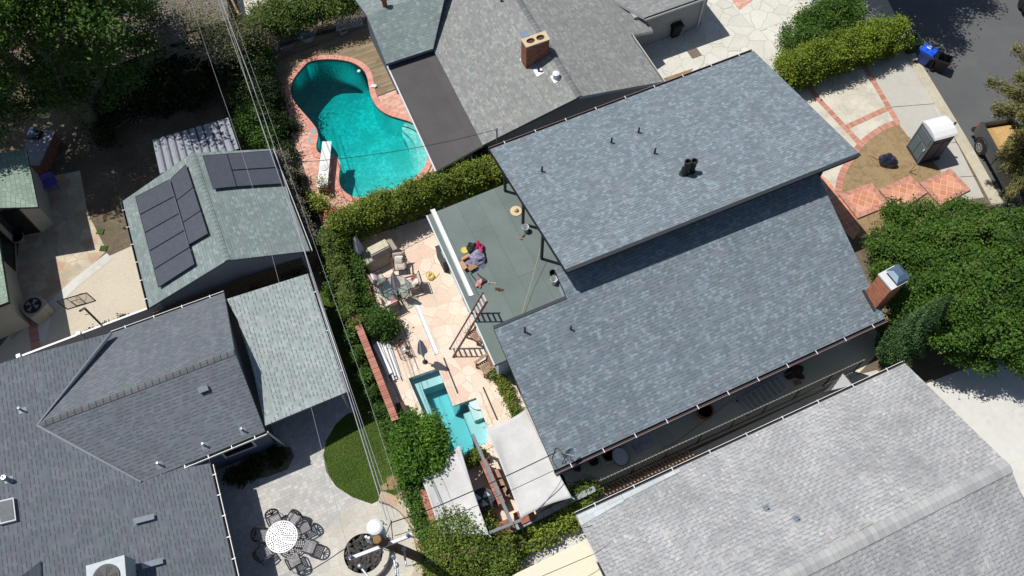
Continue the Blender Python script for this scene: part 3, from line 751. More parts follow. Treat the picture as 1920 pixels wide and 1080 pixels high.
for k, px in enumerate(([(1571.7, 366.7), (1633, 345), (1665, 388), (1606.7, 411.7)], [(1646.7, 358), (1704, 331), (1737, 363), (1683, 401)], [(1723, 346), (1780, 318), (1818, 358), (1762, 388)])):
    p = GL(px); z = 0.13
    m = MB(); 
    cx = sum(p, Vector()) / 4; ins = inset(p, 0.24)
    e1 = (p[1] - p[0]).normalized()
    u1 = (e1 + Vector((-e1.y, e1.x, 0))).normalized(); v1 = Vector((-u1.y, u1.x, 0))
    q = [atz(x, z) for x in ins]
    m.face(q[::-1] if (q[1] - q[0]).cross(q[2] - q[0]).z < 0 else q, 0, None)
    m.uv[-1] = [(x.dot(u1), x.dot(v1)) for x in m.v[-4:]]
    for i in range(4):
        j = (i + 1) % 4; a, b, c, d = p[i], p[j], ins[j], ins[i]; L = (b - a).length
        fz = [atz(d, z), atz(c, z), atz(b, z), atz(a, z)]; uvs = [(0, .3), (L, .3), (L, 0), (0, 0)]
        if (fz[1] - fz[0]).cross(fz[2] - fz[0]).z < 0: fz = fz[::-1]; uvs = uvs[::-1]
        m.face(fz, 1, uvs)
        m.face([atz(a, 0), atz(b, 0), atz(b, z), atz(a, z)], 1, [(0, 0), (L, 0), (L, .1), (0, .1)])
    struct(m.build("paved_step", [M_PADTILE, M_BRICKBAND]))
# north neighbour drive, small beds
pave("crazy_paved_drive", [(1160, 120), (1190, 50), (1300, -40), (1560, -90), (1600, -5), (1640, 45), (1600, 120), (1440, 170), (1300, 220), (1230, 200)], 0.004, M_FLAG_N)
pave("shady_corner_bed", [(1236, 150), (1300, 128), (1290, 145), (1250, 172), (1238, 165)], 0.012, M_DRYDIRT)
pave("brick_landing", [(1372, -30), (1372, 0), (1386, 20), (1412, 0), (1420, -40)], 0.012, M_BRICKFLAT)
# south side path and the strip by the fence
pave("side_path", [(1045, 905), (1045, 870), (1620, 600), (1668, 640), (1610, 700), (1130, 915), (1075, 945)], 0.008, M_CONC_SHADE)
pave("fence_strip", [(1110, 935), (1600, 705), (1660, 690), (1690, 705), (1110, 985)], 0.014, M_CONC)
pave("east_driveway", [(1690, 735), (1780, 700), (1960, 640), (2300, 700), (2300, 1000), (1960, 1010), (1880, 860)], 0.010, M_CONC_E)
jn = MB(); jn.strip([G(1850, 888), G(1990, 828)], 0.04, 0.0145); jn.strip([G(1895, 715), G(1940, 760)], 0.03, 0.0145)
struct(jn.build("east_driveway_joints", M_CONC_SHADE))
pave("south_patio_slab", [(940, 1065), (1000, 1010), (1100, 965), (1150, 1090), (960, 1140)], 0.012, M_CONC_E)
# south-west garden: cobbles, lawn, curved apron
pave("cobble_patio", [(396, 800), (470, 780), (560, 740), (660, 700), (700, 800), (720, 930), (790, 1010), (800, 1100), (430, 1100)], 0.004, M_COBBLE)
lawn = [(592, 545), (625, 540), (660, 640), (700, 730), (742, 830), (762, 895), (748, 925), (718, 935), (697, 945), (660, 932), (630, 912), (612, 885), (606, 855), (612, 825), (630, 795), (652, 776), (668, 772), (640, 700), (600, 600)]
pave("lawn", lawn, 0.012, M_LAWNBASE)
lw = GL(lawn); xs = [p.x for p in lw]; ys = [p.y for p in lw]
def inside(p, poly):
    c = False; n = len(poly); j = n - 1
    for i in range(n):
        if (poly[i].y > p[1]) != (poly[j].y > p[1]) and p[0] < (poly[j].x - poly[i].x) * (p[1] - poly[i].y) / (poly[j].y - poly[i].y) + poly[i].x: c = not c
        j = i
    return c
Q = RNG.random((42000, 2)) * [max(xs) - min(xs), max(ys) - min(ys)] + [min(xs), min(ys)]
BALD = [(G(737, 903), .42), (G(722, 913), .26)]
Q = np.array([q for q in Q if inside(q, lw) and all(math.hypot(q[0] - c.x, q[1] - c.y) > r * RNG.uniform(.55, 1.25) for c, r in BALD)])
go = leaf_mesh("grass", np.column_stack([Q, np.full(len(Q), 0.045)]), np.clip(RNG.normal(0.5, 0.2, len(Q)) + .16 * np.sin(Q[:, 0] * 2.3 + np.sin(Q[:, 1] * 1.7)) * np.sin(Q[:, 1] * 2.9 + 1.0), 0, 1), 0.045, L_GRASS, None, up=0.3, origin=(float(np.mean(xs)), float(np.mean(ys)), 0), flat=0.3)
tag(go, "short mown green grass of the curved lawn", "grass", kind='stuff')
pave("bare_earth_path", [(705, 935), (735, 928), (764, 895), (785, 905), (800, 960), (815, 1010), (790, 1070), (770, 990), (745, 955)], 0.009, M_DRYDIRT)
pave("shaded_planting_ellipse", [(415, 900), (428, 880), (470, 855), (515, 838), (545, 838), (552, 855), (540, 880), (500, 895), (440, 903)], 0.011, M_MULCH)
ap = circle(G(708, 1050), 2.55, 64)
pave("round_stone_apron", None, 0.008, M_APRON, world=ap)
# west neighbour: drive, flagstones, leaf litter
pave("west_drive", [(-40, 700), (40, 600), (120, 520), (205, 480), (250, 460), (300, 590), (40, 690)], 0.006, M_CONC_AGG)
pave("west_flagstones", [(40, 400), (100, 330), (150, 320), (165, 400), (200, 470), (150, 520), (110, 560), (20, 640)], 0.010, M_FLAG_W)
m = MB(); m.strip(GL([(206, 480), (140, 532), (90, 580), (75, 640)]), 0.5, 0.016, th=0.02); struct(m.build("west_drive_edging", M_CONC_E))
pave("leaf_litter_yard", [(60, 330), (150, 260), (240, 190), (440, 160), (520, 300), (560, 470), (250, 450), (190, 478), (150, 330)], 0.005, M_MULCH)
m = MB(); m.strip(GL([(60, 600), (68, 655)]), 0.42, 0.018); struct(m.build("drive_brick_band", M_BRICKBAND))
pave("far_drive", [(430, -40), (560, -60), (570, 30), (520, 60), (465, 62)], 0.006, M_CONC)

for k, (x, y, r) in enumerate(((737, 903, .3), (722, 913, .17))):
    c = G(x, y, 0); rr_ = random.Random(k); pts = [c + Vector((math.cos(a) * r * rr_.uniform(.6, 1.3), math.sin(a) * r * rr_.uniform(.6, 1.3), 0)) for a in [i * .5236 for i in range(12)]]
    pave("worn_turf_patch", None, 0.016, M_DRYDIRT, world=smooth_loop(pts, 1))

# ------------------------------------------------------------------ buildings
def building(name, label, cat, at, group=None): return thing(name, label, cat, (at.x, at.y, 0), group=group)
def gutter(parent, a, b, mat, w=0.13, out=None, straps=0, name='gutter', drop=0.02, strapmat=None):
    """an open trough along an eave from a to b; out = horizontal direction away from the roof"""
    d = (b - a).normalized(); o = out.normalized() if out is not None else Vector((d.y, -d.x, 0)).normalized()
    m = MB(); h = 0.11
    A0, B0 = a - UP * drop, b - UP * drop
    prof = [(0.0, 0.0), (0.0, -h), (w, -h), (w, 0.0), (w + 0.022, 0.0), (w + 0.022, -h - 0.015), (-0.0, -h - 0.015)]
    P = lambda p, q: p + o * (q[0] + 0.012) + UP * q[1]
    for i in range(len(prof)):
        j = (i + 1) % len(prof)
        m.face([P(A0, prof[i]), P(B0, prof[i]), P(B0, prof[j]), P(A0, prof[j])], 1 if i < 2 else 0)
    m.face([P(A0, q) for q in prof]); m.face([P(B0, q) for q in prof[::-1]])
    g = m.build(name, [mat, M_GUT_IN], parent)
    if straps:
        for k in range(straps):
            c = A0.lerp(B0, (k + 0.5) / straps)
            s = MB(); s.box(c + o * (w / 2 + 0.012) + UP * 0.01, (0.035, w + 0.09, 0.012), angle_of(A0, B0))
            s.build('gutter_strap', strapmat or M_WHITE, g)
    return g
def pipe_vent(parent, px, pl, h=0.4, r=0.045, mat=None, flash=None, base=None):
    p = hit(px[0], px[1], pl) if base is None else base
    v = MB(); v.lathe(p - UP * 0.03, [(r, 0), (r, h), (r * 0.7, h), (r * 0.7, h - 0.05)], 10)
    o = v.build('vent_pipe', mat or M_BLACK, parent, smooth=False)
    n = pl[1]; f = MB(); u = UP.cross(n); u = u.normalized() if u.length > 1e-3 else AX; w = n.cross(u)
    c = p + n * 0.012
    f.face([c - u * .13 - w * .15, c + u * .13 - w * .15, c + u * .13 + w * .13, c - u * .13 + w * .13])
    f.build('flashing', flash or M_FLASH, o)
    return o
def box_vent(parent, px, pl, size=(0.42, 0.2, 0.16), mat=None, rz=None):
    p = hit(px[0], px[1], pl); n = pl[1]; u = UP.cross(n).normalized(); w = n.cross(u)
    M = Matrix((u, w, n)).transposed()
    m = MB(); m.box(p + n * size[2] / 2, size, M=M)
    m.face([p + n * (size[2] + .005) + u * a * size[0] * .55 + w * b * size[1] * .6 for a, b in ((-1, -1), (1, -1), (1, 1), (-1, 1))])
    o = m.build('roof_vent', mat or M_STEEL, parent)
    f = MB(); c = p + n * 0.008; f.face([c + u * a * (size[0] * .5 + .06) + w * b * (size[1] * .5 + .12) for a, b in ((-1, -1), (1, -1), (1, 1), (-1, 1))]); f.build('flashing', M_VALLEY, o)
    return o
def caps(parent, a, b, w, mat, pl=None, name='ridge_cap'):
    m = MB(); d = (b - a).normalized(); s = Vector((d.y, -d.x, 0)).normalized(); L = (b - a).length
    for sg in (1, -1):
        e = s * sg * w - UP * w * 0.32
        q = [a + UP * .03, b + UP * .03, b + e + UP * .03, a + e + UP * .03]; uv = [(0, 0), (L, 0), (L, w), (0, w)]
        if (q[1] - q[0]).cross(q[2] - q[0]).z < 0: q = q[::-1]; uv = uv[::-1]
        m.face(q, 0, uv)
    return m.build(name, mat, parent)
def window_part(parent, c, u, w, h, frame=None, name='window'):
    """on a vertical wall: c centre, u along the wall"""
    n = Vector((u.y, -u.x, 0)); M = Matrix((u, n, UP)).transposed()
    m = MB()
    for s in (-1, 1): m.box(c + u * s * w / 2, (0.08, 0.08, h + .08), M=M); m.box(c + UP * s * h / 2, (w - .08, 0.08, 0.08), M=M)
    o = m.build(name, frame or M_FASCIA_W, parent)
    p = MB(); p.box(c, (w - .08, 0.03, h - .08), M=M); p.build('pane', GLASSDK, o)
    return o
GLASSDK = plain("dark_window_glass", (0.015, 0.018, 0.022, 1), 0.1, spec=0.6)

M_FASCIA_K = plain('near_black_fascia', (0.012, 0.013, 0.017, 1), .7)
M_EDGE = plain('dark_edge_metal', C(44, 49, 56), .6)
# ======== main house: two offset slopes with a clerestory between, flat roof wing to the west
H = building("main_house", "blue-grey shingled house with two offset roof slopes and a flat green roof wing", "house", G(1300, 500))
eL, eR = G(1040, 882, 2.6), G(1660, 597, 2.6)
PL_LOW = plane(eL, eR, G(1083, 547, 4.6))
PL_UP = plane(G(918, 280, 4.3), G(1413, 95, 4.3), G(1062, 508, 6.0))
uBL, uBR, uFL = G(918, 280, 4.3), G(1413, 95, 4.3), G(1062, 508, 6.0)
uFR = hit(1613, 289, PL_UP)
up = MB(); up.slab([uBL, uFL, uFR, uBR], 0.30); up.build("upper_roof", [M_ROOF, M_FASCIA_K, M_FASCIA_K], H)
# dark metal edge strip along the high side
m = MB(); m.strip([uFL + PL_UP[1] * .012, uFR + PL_UP[1] * .012], 0.16, th=0.02); m.build("ridge_edge_flashing", M_EDGE, H)
l1, l2, l3 = hit(925, 614, PL_LOW), hit(1062, 557, PL_LOW), hit(1039, 503, PL_LOW)
rk = (hit(1535, 330, PL_LOW) - eR).normalized()
def isect(p, d, q, e):
    t = ((q.x - p.x) * e.y - (q.y - p.y) * e.x) / (d.x * e.y - d.y * e.x); return p + d * t
l4 = isect(l3, AX, eR, rk); l4.z = zat(l4, PL_LOW)
lo = MB(); lo.slab([eL, eR, l4, l3, l2, l1], 0.18); lo.build("lower_roof", [M_ROOF, M_FASCIA_K, M_FASCIA_K], H)
m = MB(); dn = PL_LOW[1] * .012
m.strip([l1 + dn, l2 + dn], 0.14, th=0.02); m.build("roof_edge_flashing", M_FASCIA_D, H)
# walls
sd = (eR - eL); sd.z = 0; sd.normalize(); nd = Vector((-sd.y, sd.x, 0))
wl, wr = eL + sd * 0.4 + nd * 0.30, eR - sd * 0.55 + nd * 0.30
up_dir = (l1 - eL); up_dir.z = 0; up_dir.normalize()
wlt = l1 + sd * 0.55 - up_dir * 0.5
wall = MB()
c1 = uFL + AX * 0.95 + BX * 0.95; c2 = uFR - AX * 0.95 + BX * 0.95; c3 = uBR - AX * 0.95 - BX * 0.75; c4 = uBL + AX * 0.95 - BX * 0.75
tp = lambda p: zat(p, PL_UP) - 0.24
wall.prism([c1, c2, c3, c4], 0.0, [tp(c1), tp(c2), tp(c3), tp(c4)]); wall.build("upper_wall", M_WALL_BLUE, H)
w3 = l2 + sd * 0.35 - up_dir * 0.3; w4 = l3 + sd * 0.35; w5 = l4 - AX * 0.5
zl = lambda p: zat(p, PL_LOW) - 0.2
poly = [wl, wr, w5, w4, w3, wlt]
w = MB(); w.prism(poly, 0.0, [zl(p) for p in poly]); w.build("lower_wall", M_WALL_BLUE, H)
fr = [(800, 404), (945, 346), (1010, 332), (1110, 560), (1000, 640), (946, 676.5), (927, 684.5)]
FZ = 2.8
fp = GL(fr, FZ)
f = MB(); f.slab(fp, 0.2); f.build("flat_roof", [M_TORCH, M_FASCIA_G, M_FASCIA_G], H)
PL_FLAT = (Vector((0, 0, FZ)), Vector((0, 0, 1)))
fw = inset(fp, 0.3); w = MB(); w.prism(fw, 0.0, FZ - 0.2); w.build("wing_wall", M_WALL_BLUE, H)
m = MB(); m.strip([fp[0] + UP * .012, fp[6] + UP * .012], 0.06, th=0.1); m.build("drip_edge", M_FASCIA_W, H)
# wing windows face the patio
wd = (fp[6] - fp[0]); wd.z = 0; Lw = wd.length; wd.normalize()
for k in (0.32, 0.62):
    c = fw[0].lerp(fw[6], k); c.z = 1.3; window_part(H, c - Vector((-wd.y, wd.x, 0)) * .0, wd, 1.6, 2.0, name='sliding_door')
for k in (0.2, 0.45, 0.7):
    c = wl.lerp(wr, k); c.z = 1.5; window_part(H, c - nd * 0.02, sd, 1.1, 1.0)
for k in (0.25, 0.5, 0.75):
    c = c1.lerp(c2, k); c.z = 5.25; window_part(H, c - BX * 0.02, AX, 1.5, 0.4)
gutter(H, eL + UP * 0.0 - sd * .04, eR + sd * .04, M_GUT_M, out=-nd, straps=11)
gutter(H, uBR + UP * 0.0, uBL, M_GUT_M, out=BX, straps=9, w=0.11)
for (x, y) in ((947, 358), (980.5, 420), (1015.3, 485), (1533, 335)):
    b = G(x, y, FZ if x < 1100 else 2.9); t = Vector((b.x, b.y, zat(b, PL_UP) - .22))
    m = MB(); m.box((b + t) / 2, (0.11, 0.11, (t - b).length), GRID); m.build("roof_post", M_FASCIA_D, H)
m = MB(); r0 = Vector((l2.x, l2.y, 0)); 
for (x, y) in ((1146, 268), (1197, 249), (1227, 288), (1016, 322)): pipe_vent(H, (x, y), PL_UP, 0.38, 0.045)
pipe_vent(H, (1278, 322), PL_UP, 0.38, 0.04)
for (x, y, h) in ((1283, 327, 0.95), (1296, 322, 0.8)):
    p = hit(x, y, PL_UP); m = MB(); m.lathe(p - UP * .05, [(0.13, 0), (0.13, h), (0.155, h), (0.155, h + .06), (0.11, h + .06), (0.10, h - 0.1)], 16); m.build("flue_pipe", M_BLACK, H)
    m = MB(); m.lathe(p - UP * .02, [(0.24, 0), (0.16, 0.07)], 16); m.build("flue_collar", M_BLACK, H)
pipe_vent(H, (984, 623), PL_LOW, 0.5, 0.04); pipe_vent(H, (1070, 618), PL_LOW, 0.33, 0.04)
# brick chimney on the east rake
c0, cB = hit(1641, 578.6, PL_LOW), hit(1622.8, 546.1, PL_LOW)
bd = (cB - c0); bd.z = 0; bw = bd.length; bd.normalize(); ad = Vector((bd.y, -bd.x, 0)); aw = 0.82
top = 4.55
q = [c0, c0 + ad * aw, c0 + ad * aw + bd * bw, c0 + bd * bw]
ch = MB(); ch.prism(q, 0.0, top); CH = ch.build("chimney", M_CHIMB, H)
m = MB(); m.prism(inset(q, -0.03), top, top + 0.09); m.build("chimney_cap", M_FASCIA_W, CH)
qq = inset(q, 0.05); s = [a.lerp(sum(qq, Vector()) / 4, 0.0) + ad * 0.17 for a in qq]
m = MB(); m.prism(inset(s, 0.1), top + .09, top + .28); lo_ = [atz(p, top + .28) for p in s]; hi_ = [atz(p, top + .40) for p in inset(s, 0.2)]
area = (lo_[1] - lo_[0]).cross(lo_[2] - lo_[0]).z
m.loft(lo_ if area > 0 else lo_[::-1], hi_ if area > 0 else hi_[::-1]); m.build("chimney_cover", M_BLUESTEEL, CH)
m = MB(); k0 = c0 - ad * .16 - bd * .1; 
q2 = [Vector((p.x, p.y, zat(p, PL_LOW) + .015)) for p in (k0, k0 + ad * .15, k0 + ad * .15 + bd * (bw + .2), k0 + bd * (bw + .2))]
m.face(q2 if (q2[1] - q2[0]).cross(q2[2] - q2[0]).z > 0 else q2[::-1]); m.build("chimney_flashing", M_FASCIA_D, CH)
# satellite dish by the south-west corner of the roof
p = hit(1060, 858, PL_LOW); m = MB()
m.tube([p, p + UP * 0.45, p + UP * .55 + Vector((.08, -.05, 0))], 0.025); 
for a in (0.6, 2.4, 4.2): m.tube([p + UP * .35, p + Vector((.28 * math.cos(a), .28 * math.sin(a), -.05))], 0.015)
DS = m.build("satellite_mast", M_BLACKMETAL, H)
m = MB(); dc = p + Vector((0.1, -0.02, 0.62)); R = Matrix.Rotation(0.9, 3, Vector((0.6, 0.8, 0)))
pr = [(0.02, 0.0), (0.12, 0.012), (0.22, 0.045), (0.27, 0.075)]
rings = [[dc + R @ Vector((r * math.cos(t), r * 0.9 * math.sin(t), z)) for t in [2 * math.pi * k / 18 for k in range(18)]] for r, z in pr]
for i in range(3):
    for k in range(18): m.face([rings[i][k], rings[i][(k + 1) % 18], rings[i + 1][(k + 1) % 18], rings[i + 1][k]])
m.face(rings[0][::-1]); m.tube([dc - R @ Vector((0.2, 0, -.05)), dc + R @ Vector((0, 0, 0.3))], 0.012)
m.build("satellite_dish", M_STEEL, DS, smooth=False)
# a cable lying over the roof edge
m = MB(); pts = [hit(x, y, PL_LOW) + UP * .02 for x, y in ((1062, 872), (1055, 850), (1043, 838), (1040, 846), (1034, 862), (1046, 880))]
m.tube(smooth_loop(pts, 2, False), 0.012, 5); m.build("roof_cable", M_BLACK, H)

# ======== north neighbour
N = building("north_house", "weathered grey shingled house with a double-flue brick chimney behind the big pool", "house", G(1000, 120))
zE = 2.7
nE1, nE2 = G(1183, 66, zE), G(1243, 153, zE)
nW1, nW2 = G(812, 92, zE), G(905, 272, zE)
RD = nE2 - nE1; RD.z = 0; RD.normalize()
mid = (nE2 + nW2) / 2
rg = G(1087, 181, 4.35)
PE = plane(nE1, nE2, rg); PW = plane(nW1, nW2, rg)
r0 = rg - RD * 13.0; r0.z = rg.z
eE0 = nE1 - RD * 0.0
def ext(p, d, z=None): q = p + d; return q
gEs = hit(1252, 166, PE); gEs.z = zat(gEs, PE)
# east plane: eave to the notch, then the garage wing
v1 = hit(1225, 58, PE); v2 = hit(1207, 33, PE); v3 = hit(1120, -16, PE)
rb = rg - RD * 9.0
m = MB(); m.slab([rg, rb, hit(1100, -30, PE), v2, v1, nE1, nE2, isect(nE2, RD, rg, nE2 - mid) if False else nE2], 0.18); m.build("east_roof", [M_ROOF_N, M_FASCIA_W, M_FASCIA_G], N)
k1 = hit(835, -12, PW)
m = MB(); m.slab([rg, nW2, nW1, k1, hit(880, -60, PW), rb], 0.18); m.build("west_roof", [M_ROOF_N, M_FASCIA_G, M_FASCIA_G], N)
caps(N, rg, rb, 0.16, M_CAPD)
# wing at the north-west, ridge along the street grid
ge1, ge2 = G(724, 120, 2.95), G(812, 91, 2.95)
PG = plane(ge1, ge2, G(687, 28, 4.0))
gr1, gr2 = hit(687, 28, PG), hit(838, -24, PG)
m = MB(); m.slab([ge1, ge2, gr2, gr1], 0.17); m.build("wing_roof", [M_ROOF_GAR, M_BLUESTEEL, M_FASCIA_G], N)
bk = ge1 + (gr1 - ge1) * 2.0; bk.z = ge1.z; bk2 = ge2 + (gr2 - ge2) * 2.0; bk2.z = ge1.z
m = MB(); m.slab([gr1, gr2, bk2, bk], 0.17); m.build("wing_back_roof", [M_ROOF_GAR, M_BLUESTEEL, M_FASCIA_G], N)
PGB = plane(gr1, gr2, bk)
ww = inset([atz(p, 0) for p in (ge1, ge2, bk2, bk)], 0.4)
m = MB(); m.prism(ww, 0, 2.7); m.build("wing_wall", M_WALL_SW, N)
p = hit(722, 12, PGB); m = MB(); m.lathe(p - UP * .05, [(0.13, 0), (0.13, .55), (0.2, .55), (0.2, .68), (0.03, .8)], 14); m.build("roof_flue", M_TERRA, N)
# dark flat roof next to the pool
fz = 2.55; dfl = GL([(725, 121), (810, 92), (906, 272), (817, 321)], fz)
m = MB(); m.slab(dfl, 0.15); m.build("flat_roof", [M_DARKFLAT, M_FASCIA_W, M_FASCIA_G], N)
m = MB(); m.prism(inset(dfl, 0.45), 0, fz - .15); m.build("flat_roof_wall", M_WALL_GREY, N)
m = MB(); m.strip([dfl[0] + UP * .012, dfl[3] + UP * .012], 0.07, th=.1); m.build("drip_edge", M_FASCIA_W, N)
# garage wing to the east
g1, g2 = G(1208, 33, 2.72), G(1345, -15, 2.72)
PGA = plane(g1, g2, hit(1120, -16, PE))
m = MB(); m.slab([g1, g2, g2 + BX * 3.4 + UP * (zat(g2 + BX * 3.4, PGA) - g2.z), hit(1120, -16, PE)], 0.16); m.build("garage_roof", [M_ROOF_N, M_FASCIA_W, M_FASCIA_G], N)
m = MB(); gw = [G(1228, 62, 0) + BX * 0, G(1228, 62, 0)]
ga = g1 + BX * .35 - AX * .4; gb = g2 + BX * .35 - AX * .2
m.prism([ga, gb, gb + BX * 4, ga + BX * 4], 0, 2.55); m.build("garage_wall", M_WALL_GREY, N)
gutter(N, g1, g2, M_GUT_W, out=-BX, straps=0, w=0.1)
gutter(N, nE1, nE2, M_GUT_W, out=Vector((RD.y, -RD.x, 0)) if Vector((RD.y, -RD.x, 0)).dot(AX) > 0 else Vector((-RD.y, RD.x, 0)), w=0.1)
ds = MB(); b = gb - AX * .3 - BX * .06; ds.tube([atz(b, 2.55), atz(b, 0.05)], 0.05, 6); ds.build("downspout", M_GUT_W, N)
# body walls under the gable, with its apex
zw = lambda p, pl: zat(p, pl) - 0.2
sE = nE2 - RD * .5; 
eo = Vector((RD.y, -RD.x, 0)); eo = eo if eo.dot(AX) > 0 else -eo
a1 = nE2 - RD * .6 - eo * .5; a2 = nE1 - eo * .5; a3 = nW1 + eo * .5; a4 = nW2 - RD * .6 + eo * .5; ap_ = rg - RD * .6
poly = [a1, a2, a3 + (a2 - a2), a4, ap_]
m = MB(); m.prism([a1, a2, isect(a3, eo, rg, RD), ap_], 0, [zw(a1, PE), zw(a2, PE), 4.15, 4.15]); m.build("east_wall", M_WALL_GREY, N)
m = MB(); m.prism([ap_, isect(a3, eo, rg, RD), a3, a4], 0, [4.15, 4.15, zw(a3, PW), zw(a4, PW)]); m.build("west_wall", M_WALL_GREY, N)
# double-flue brick chimney
pz = hit(986.5, 122, PW); tz = pz.z + 1.42
cw = [G(987, 90, tz), G(1030.2, 75.3, tz), G(1022, 60, tz), G(977.4, 75.6, tz)]
e1 = cw[1] - cw[0]; e2 = cw[3] - cw[0]
m = MB(); m.prism(cw, 2.5, tz); CN = m.build("chimney", M_BRICKWALL, N)
CAPM = plain("sandy_mortar_cap", C(214, 196, 160), 0.9, var=0.08)
m = MB(); hol = []
for k in (0.29, 0.71):
    c = cw[0] + e1 * k + e2 * .5; hol.append([c + e1 * .17 * math.cos(t) * (1 if abs(math.cos(t)) < .9 else 1) + e2 * .26 * math.sin(t) for t in [2 * math.pi * i / 14 for i in range(14)]])
m.sheet(inset(cw, -0.02), tz + .07, hol)
oc = inset(cw, -0.02)
for i in range(4): m.face([atz(oc[i], tz), atz(oc[(i + 1) % 4], tz), atz(oc[(i + 1) % 4], tz + .07), atz(oc[i], tz + .07)])
m.build("chimney_cap", CAPM, CN)
for h_ in hol:
    m = MB(); n = len(h_)
    for i in range(n): m.face([atz(h_[i], tz + .1), atz(h_[(i + 1) % n], tz + .1), atz(h_[(i + 1) % n], tz + .002), atz(h_[i], tz + .002)])
    m.sheet(h_, tz + 0.004, mi=1); m.build("flue", [M_TERRA, M_WOODDK], CN)
m = MB(); q = [pz + Vector((0, 0, .02)), hit(976.5, 110, PW) + UP * .02, hit(973.5, 111, PW) + UP * .02, hit(983.5, 124.5, PW) + UP * .02]
m.face(q); m.build("chimney_flashing", M_CONC_E, CN)
q = [hit(x, y, PW) + UP * .05 for x, y in ((974, 61), (985, 57), (993, 68), (981, 73))]; m = MB(); m.slab(q, .05, 0, 0, 0); m.build("chimney_cricket", M_BLUESTEEL, CN)
for (x, y, h, r) in ((1010, 134, .42, .05), (1042, 146, .3, .14)):
    p = hit(x, y, PW); m = MB(); m.lathe(p - UP * .05, [(r, 0), (r, h), (r * 1.25, h), (r * 1.25, h + .08), (r * .3, h + .12)], 12); o = m.build("vent_pipe", M_WHITE if r > .1 else M_BLACK, N)
    n_ = PW[1]; u = UP.cross(n_).normalized(); w_ = n_.cross(u); c = p + n_ * .014
    f = MB(); f.face([c + u * a * .24 + w_ * b * .2 for a, b in ((-1, -1), (1, -1), (1, 1), (-1, 1))]); f.build("flashing", M_WHITE, o)
pipe_vent(N, (940, 3), PW, 0.35, 0.05, M_BLACK, M_WHITE)
# service mast
p = hit(932, 266, PW) if False else G(932, 267, 2.75)
m = MB(); m.tube([p, p + UP * 1.0], 0.035, 8); m.lathe(p + UP * 1.0, [(0.05, 0), (0.06, .06), (0.02, .12)], 8); m.build("service_mast", M_STEEL, N)
MAST = p + UP * 0.95

# ======== south-west house
S = building("southwest_house", "dark grey shingled house with a gabled wing and a paler patio roof beside the lawn", "house", G(250, 850))
m1, m2 = G(394, 872, 2.55), G(446, 1100, 2.55)
PM = plane(m1, m2, G(70, 798, 4.35))
vA, vB, vT = hit(265, 904, PM), hit(208, 624, PM), hit(70, 798, PM)
rE = G(440, 660, vT.z)
PLo = plane(vT, rE, G(497, 808, 2.9)); PUp = plane(vT, rE, G(420, 549, 2.9))
md = (m2 - m1).normalized(); mo = Vector((md.y, -md.x, 0)); mo = mo if mo.dot(AX) > 0 else -mo
pN = hit(-20, 690, PM); 
m = MB(); m.slab([m1 - md * .35, m2 + md * 2.0, Vector((*(m2 + md * 2.0 - mo * 13).xy, zat(m2 + md * 2 - mo * 13, PM))), hit(-140, 725, PM), hit(34, 671, PM), vB, vT, vA], 0.16)
m.build("main_roof", [M_ROOF_SW, M_FASCIA_W, M_FASCIA_G], S)
gl1 = G(497, 809, 2.9); gl0 = hit(262, 906, PLo)
m = MB(); m.slab([vT + UP * .02, gl0, gl1, rE + UP * .02], 0.16); m.build("wing_south_roof", [M_ROOF_SW, M_FASCIA_G, M_FASCIA_G], S)
gu1 = G(420, 549, 2.9); gu0 = hit(208, 625, PUp)
m = MB(); m.slab([vT + UP * .02, rE + UP * .02, gu1, gu0], 0.16); m.build("wing_north_roof", [M_ROOF_SW, M_FASCIA_G, M_FASCIA_G], S)
caps(S, rE, vT, 0.13, M_CAPS)
for a, b in ((vT, vA), (vT, vB)):
    m = MB(); m.strip([a + UP * .05, b + UP * .05], 0.075, th=.02); m.build("valley_flashing", M_VALLEY, S)
wd_ = (rE - vT); wd_.z = 0; wd_.normalize(); wn_ = Vector((-wd_.y, wd_.x, 0))
gutter(S, gl0 + wd_ * .35, gl1 + wd_ * .03, M_GUT_W, out=-wn_, straps=5, w=.09, strapmat=M_WHITE)
gutter(S, gu0, gu1, M_GUT_W, out=wn_, straps=4, w=.09, strapmat=M_WHITE)
gutter(S, m1, m2 + md * 2, M_GUT_W, out=mo, straps=8, w=.09)
b1, b2, b3 = gl1 - wd_ * .12 + wn_ * .35, rE - wd_ * .12, gu1 - wd_ * .12 - wn_ * .35
inn = -wd_ * 6
m = MB(); m.prism([b1, b2, b2 + inn, b1 + inn], 0, [zw(b1, PLo), b2.z - .2, b2.z - .2, zw(b1, PLo)])
m.build("wing_south_wall", M_WALL_SW, S)
m = MB(); m.prism([b2, b3, b3 + inn, b2 + inn], 0, [b2.z - .2, zw(b3, PUp), zw(b3, PUp), b2.z - .2]); m.build("wing_north_wall", M_WALL_SW, S)
mw = [m1 - mo * .4 + md * .3, m2 - mo * .4 + md * 2, m2 - mo * 10 + md * 2, m1 - mo * 10 + md * .3]
m = MB(); m.prism(mw, 0, 2.4); m.build("main_wall", M_WALL_SW, S)
window_part(S, atz(gl1.lerp(gl0, .28) + wn_ * .33, 1.6), wd_, 1.3, 1.0)
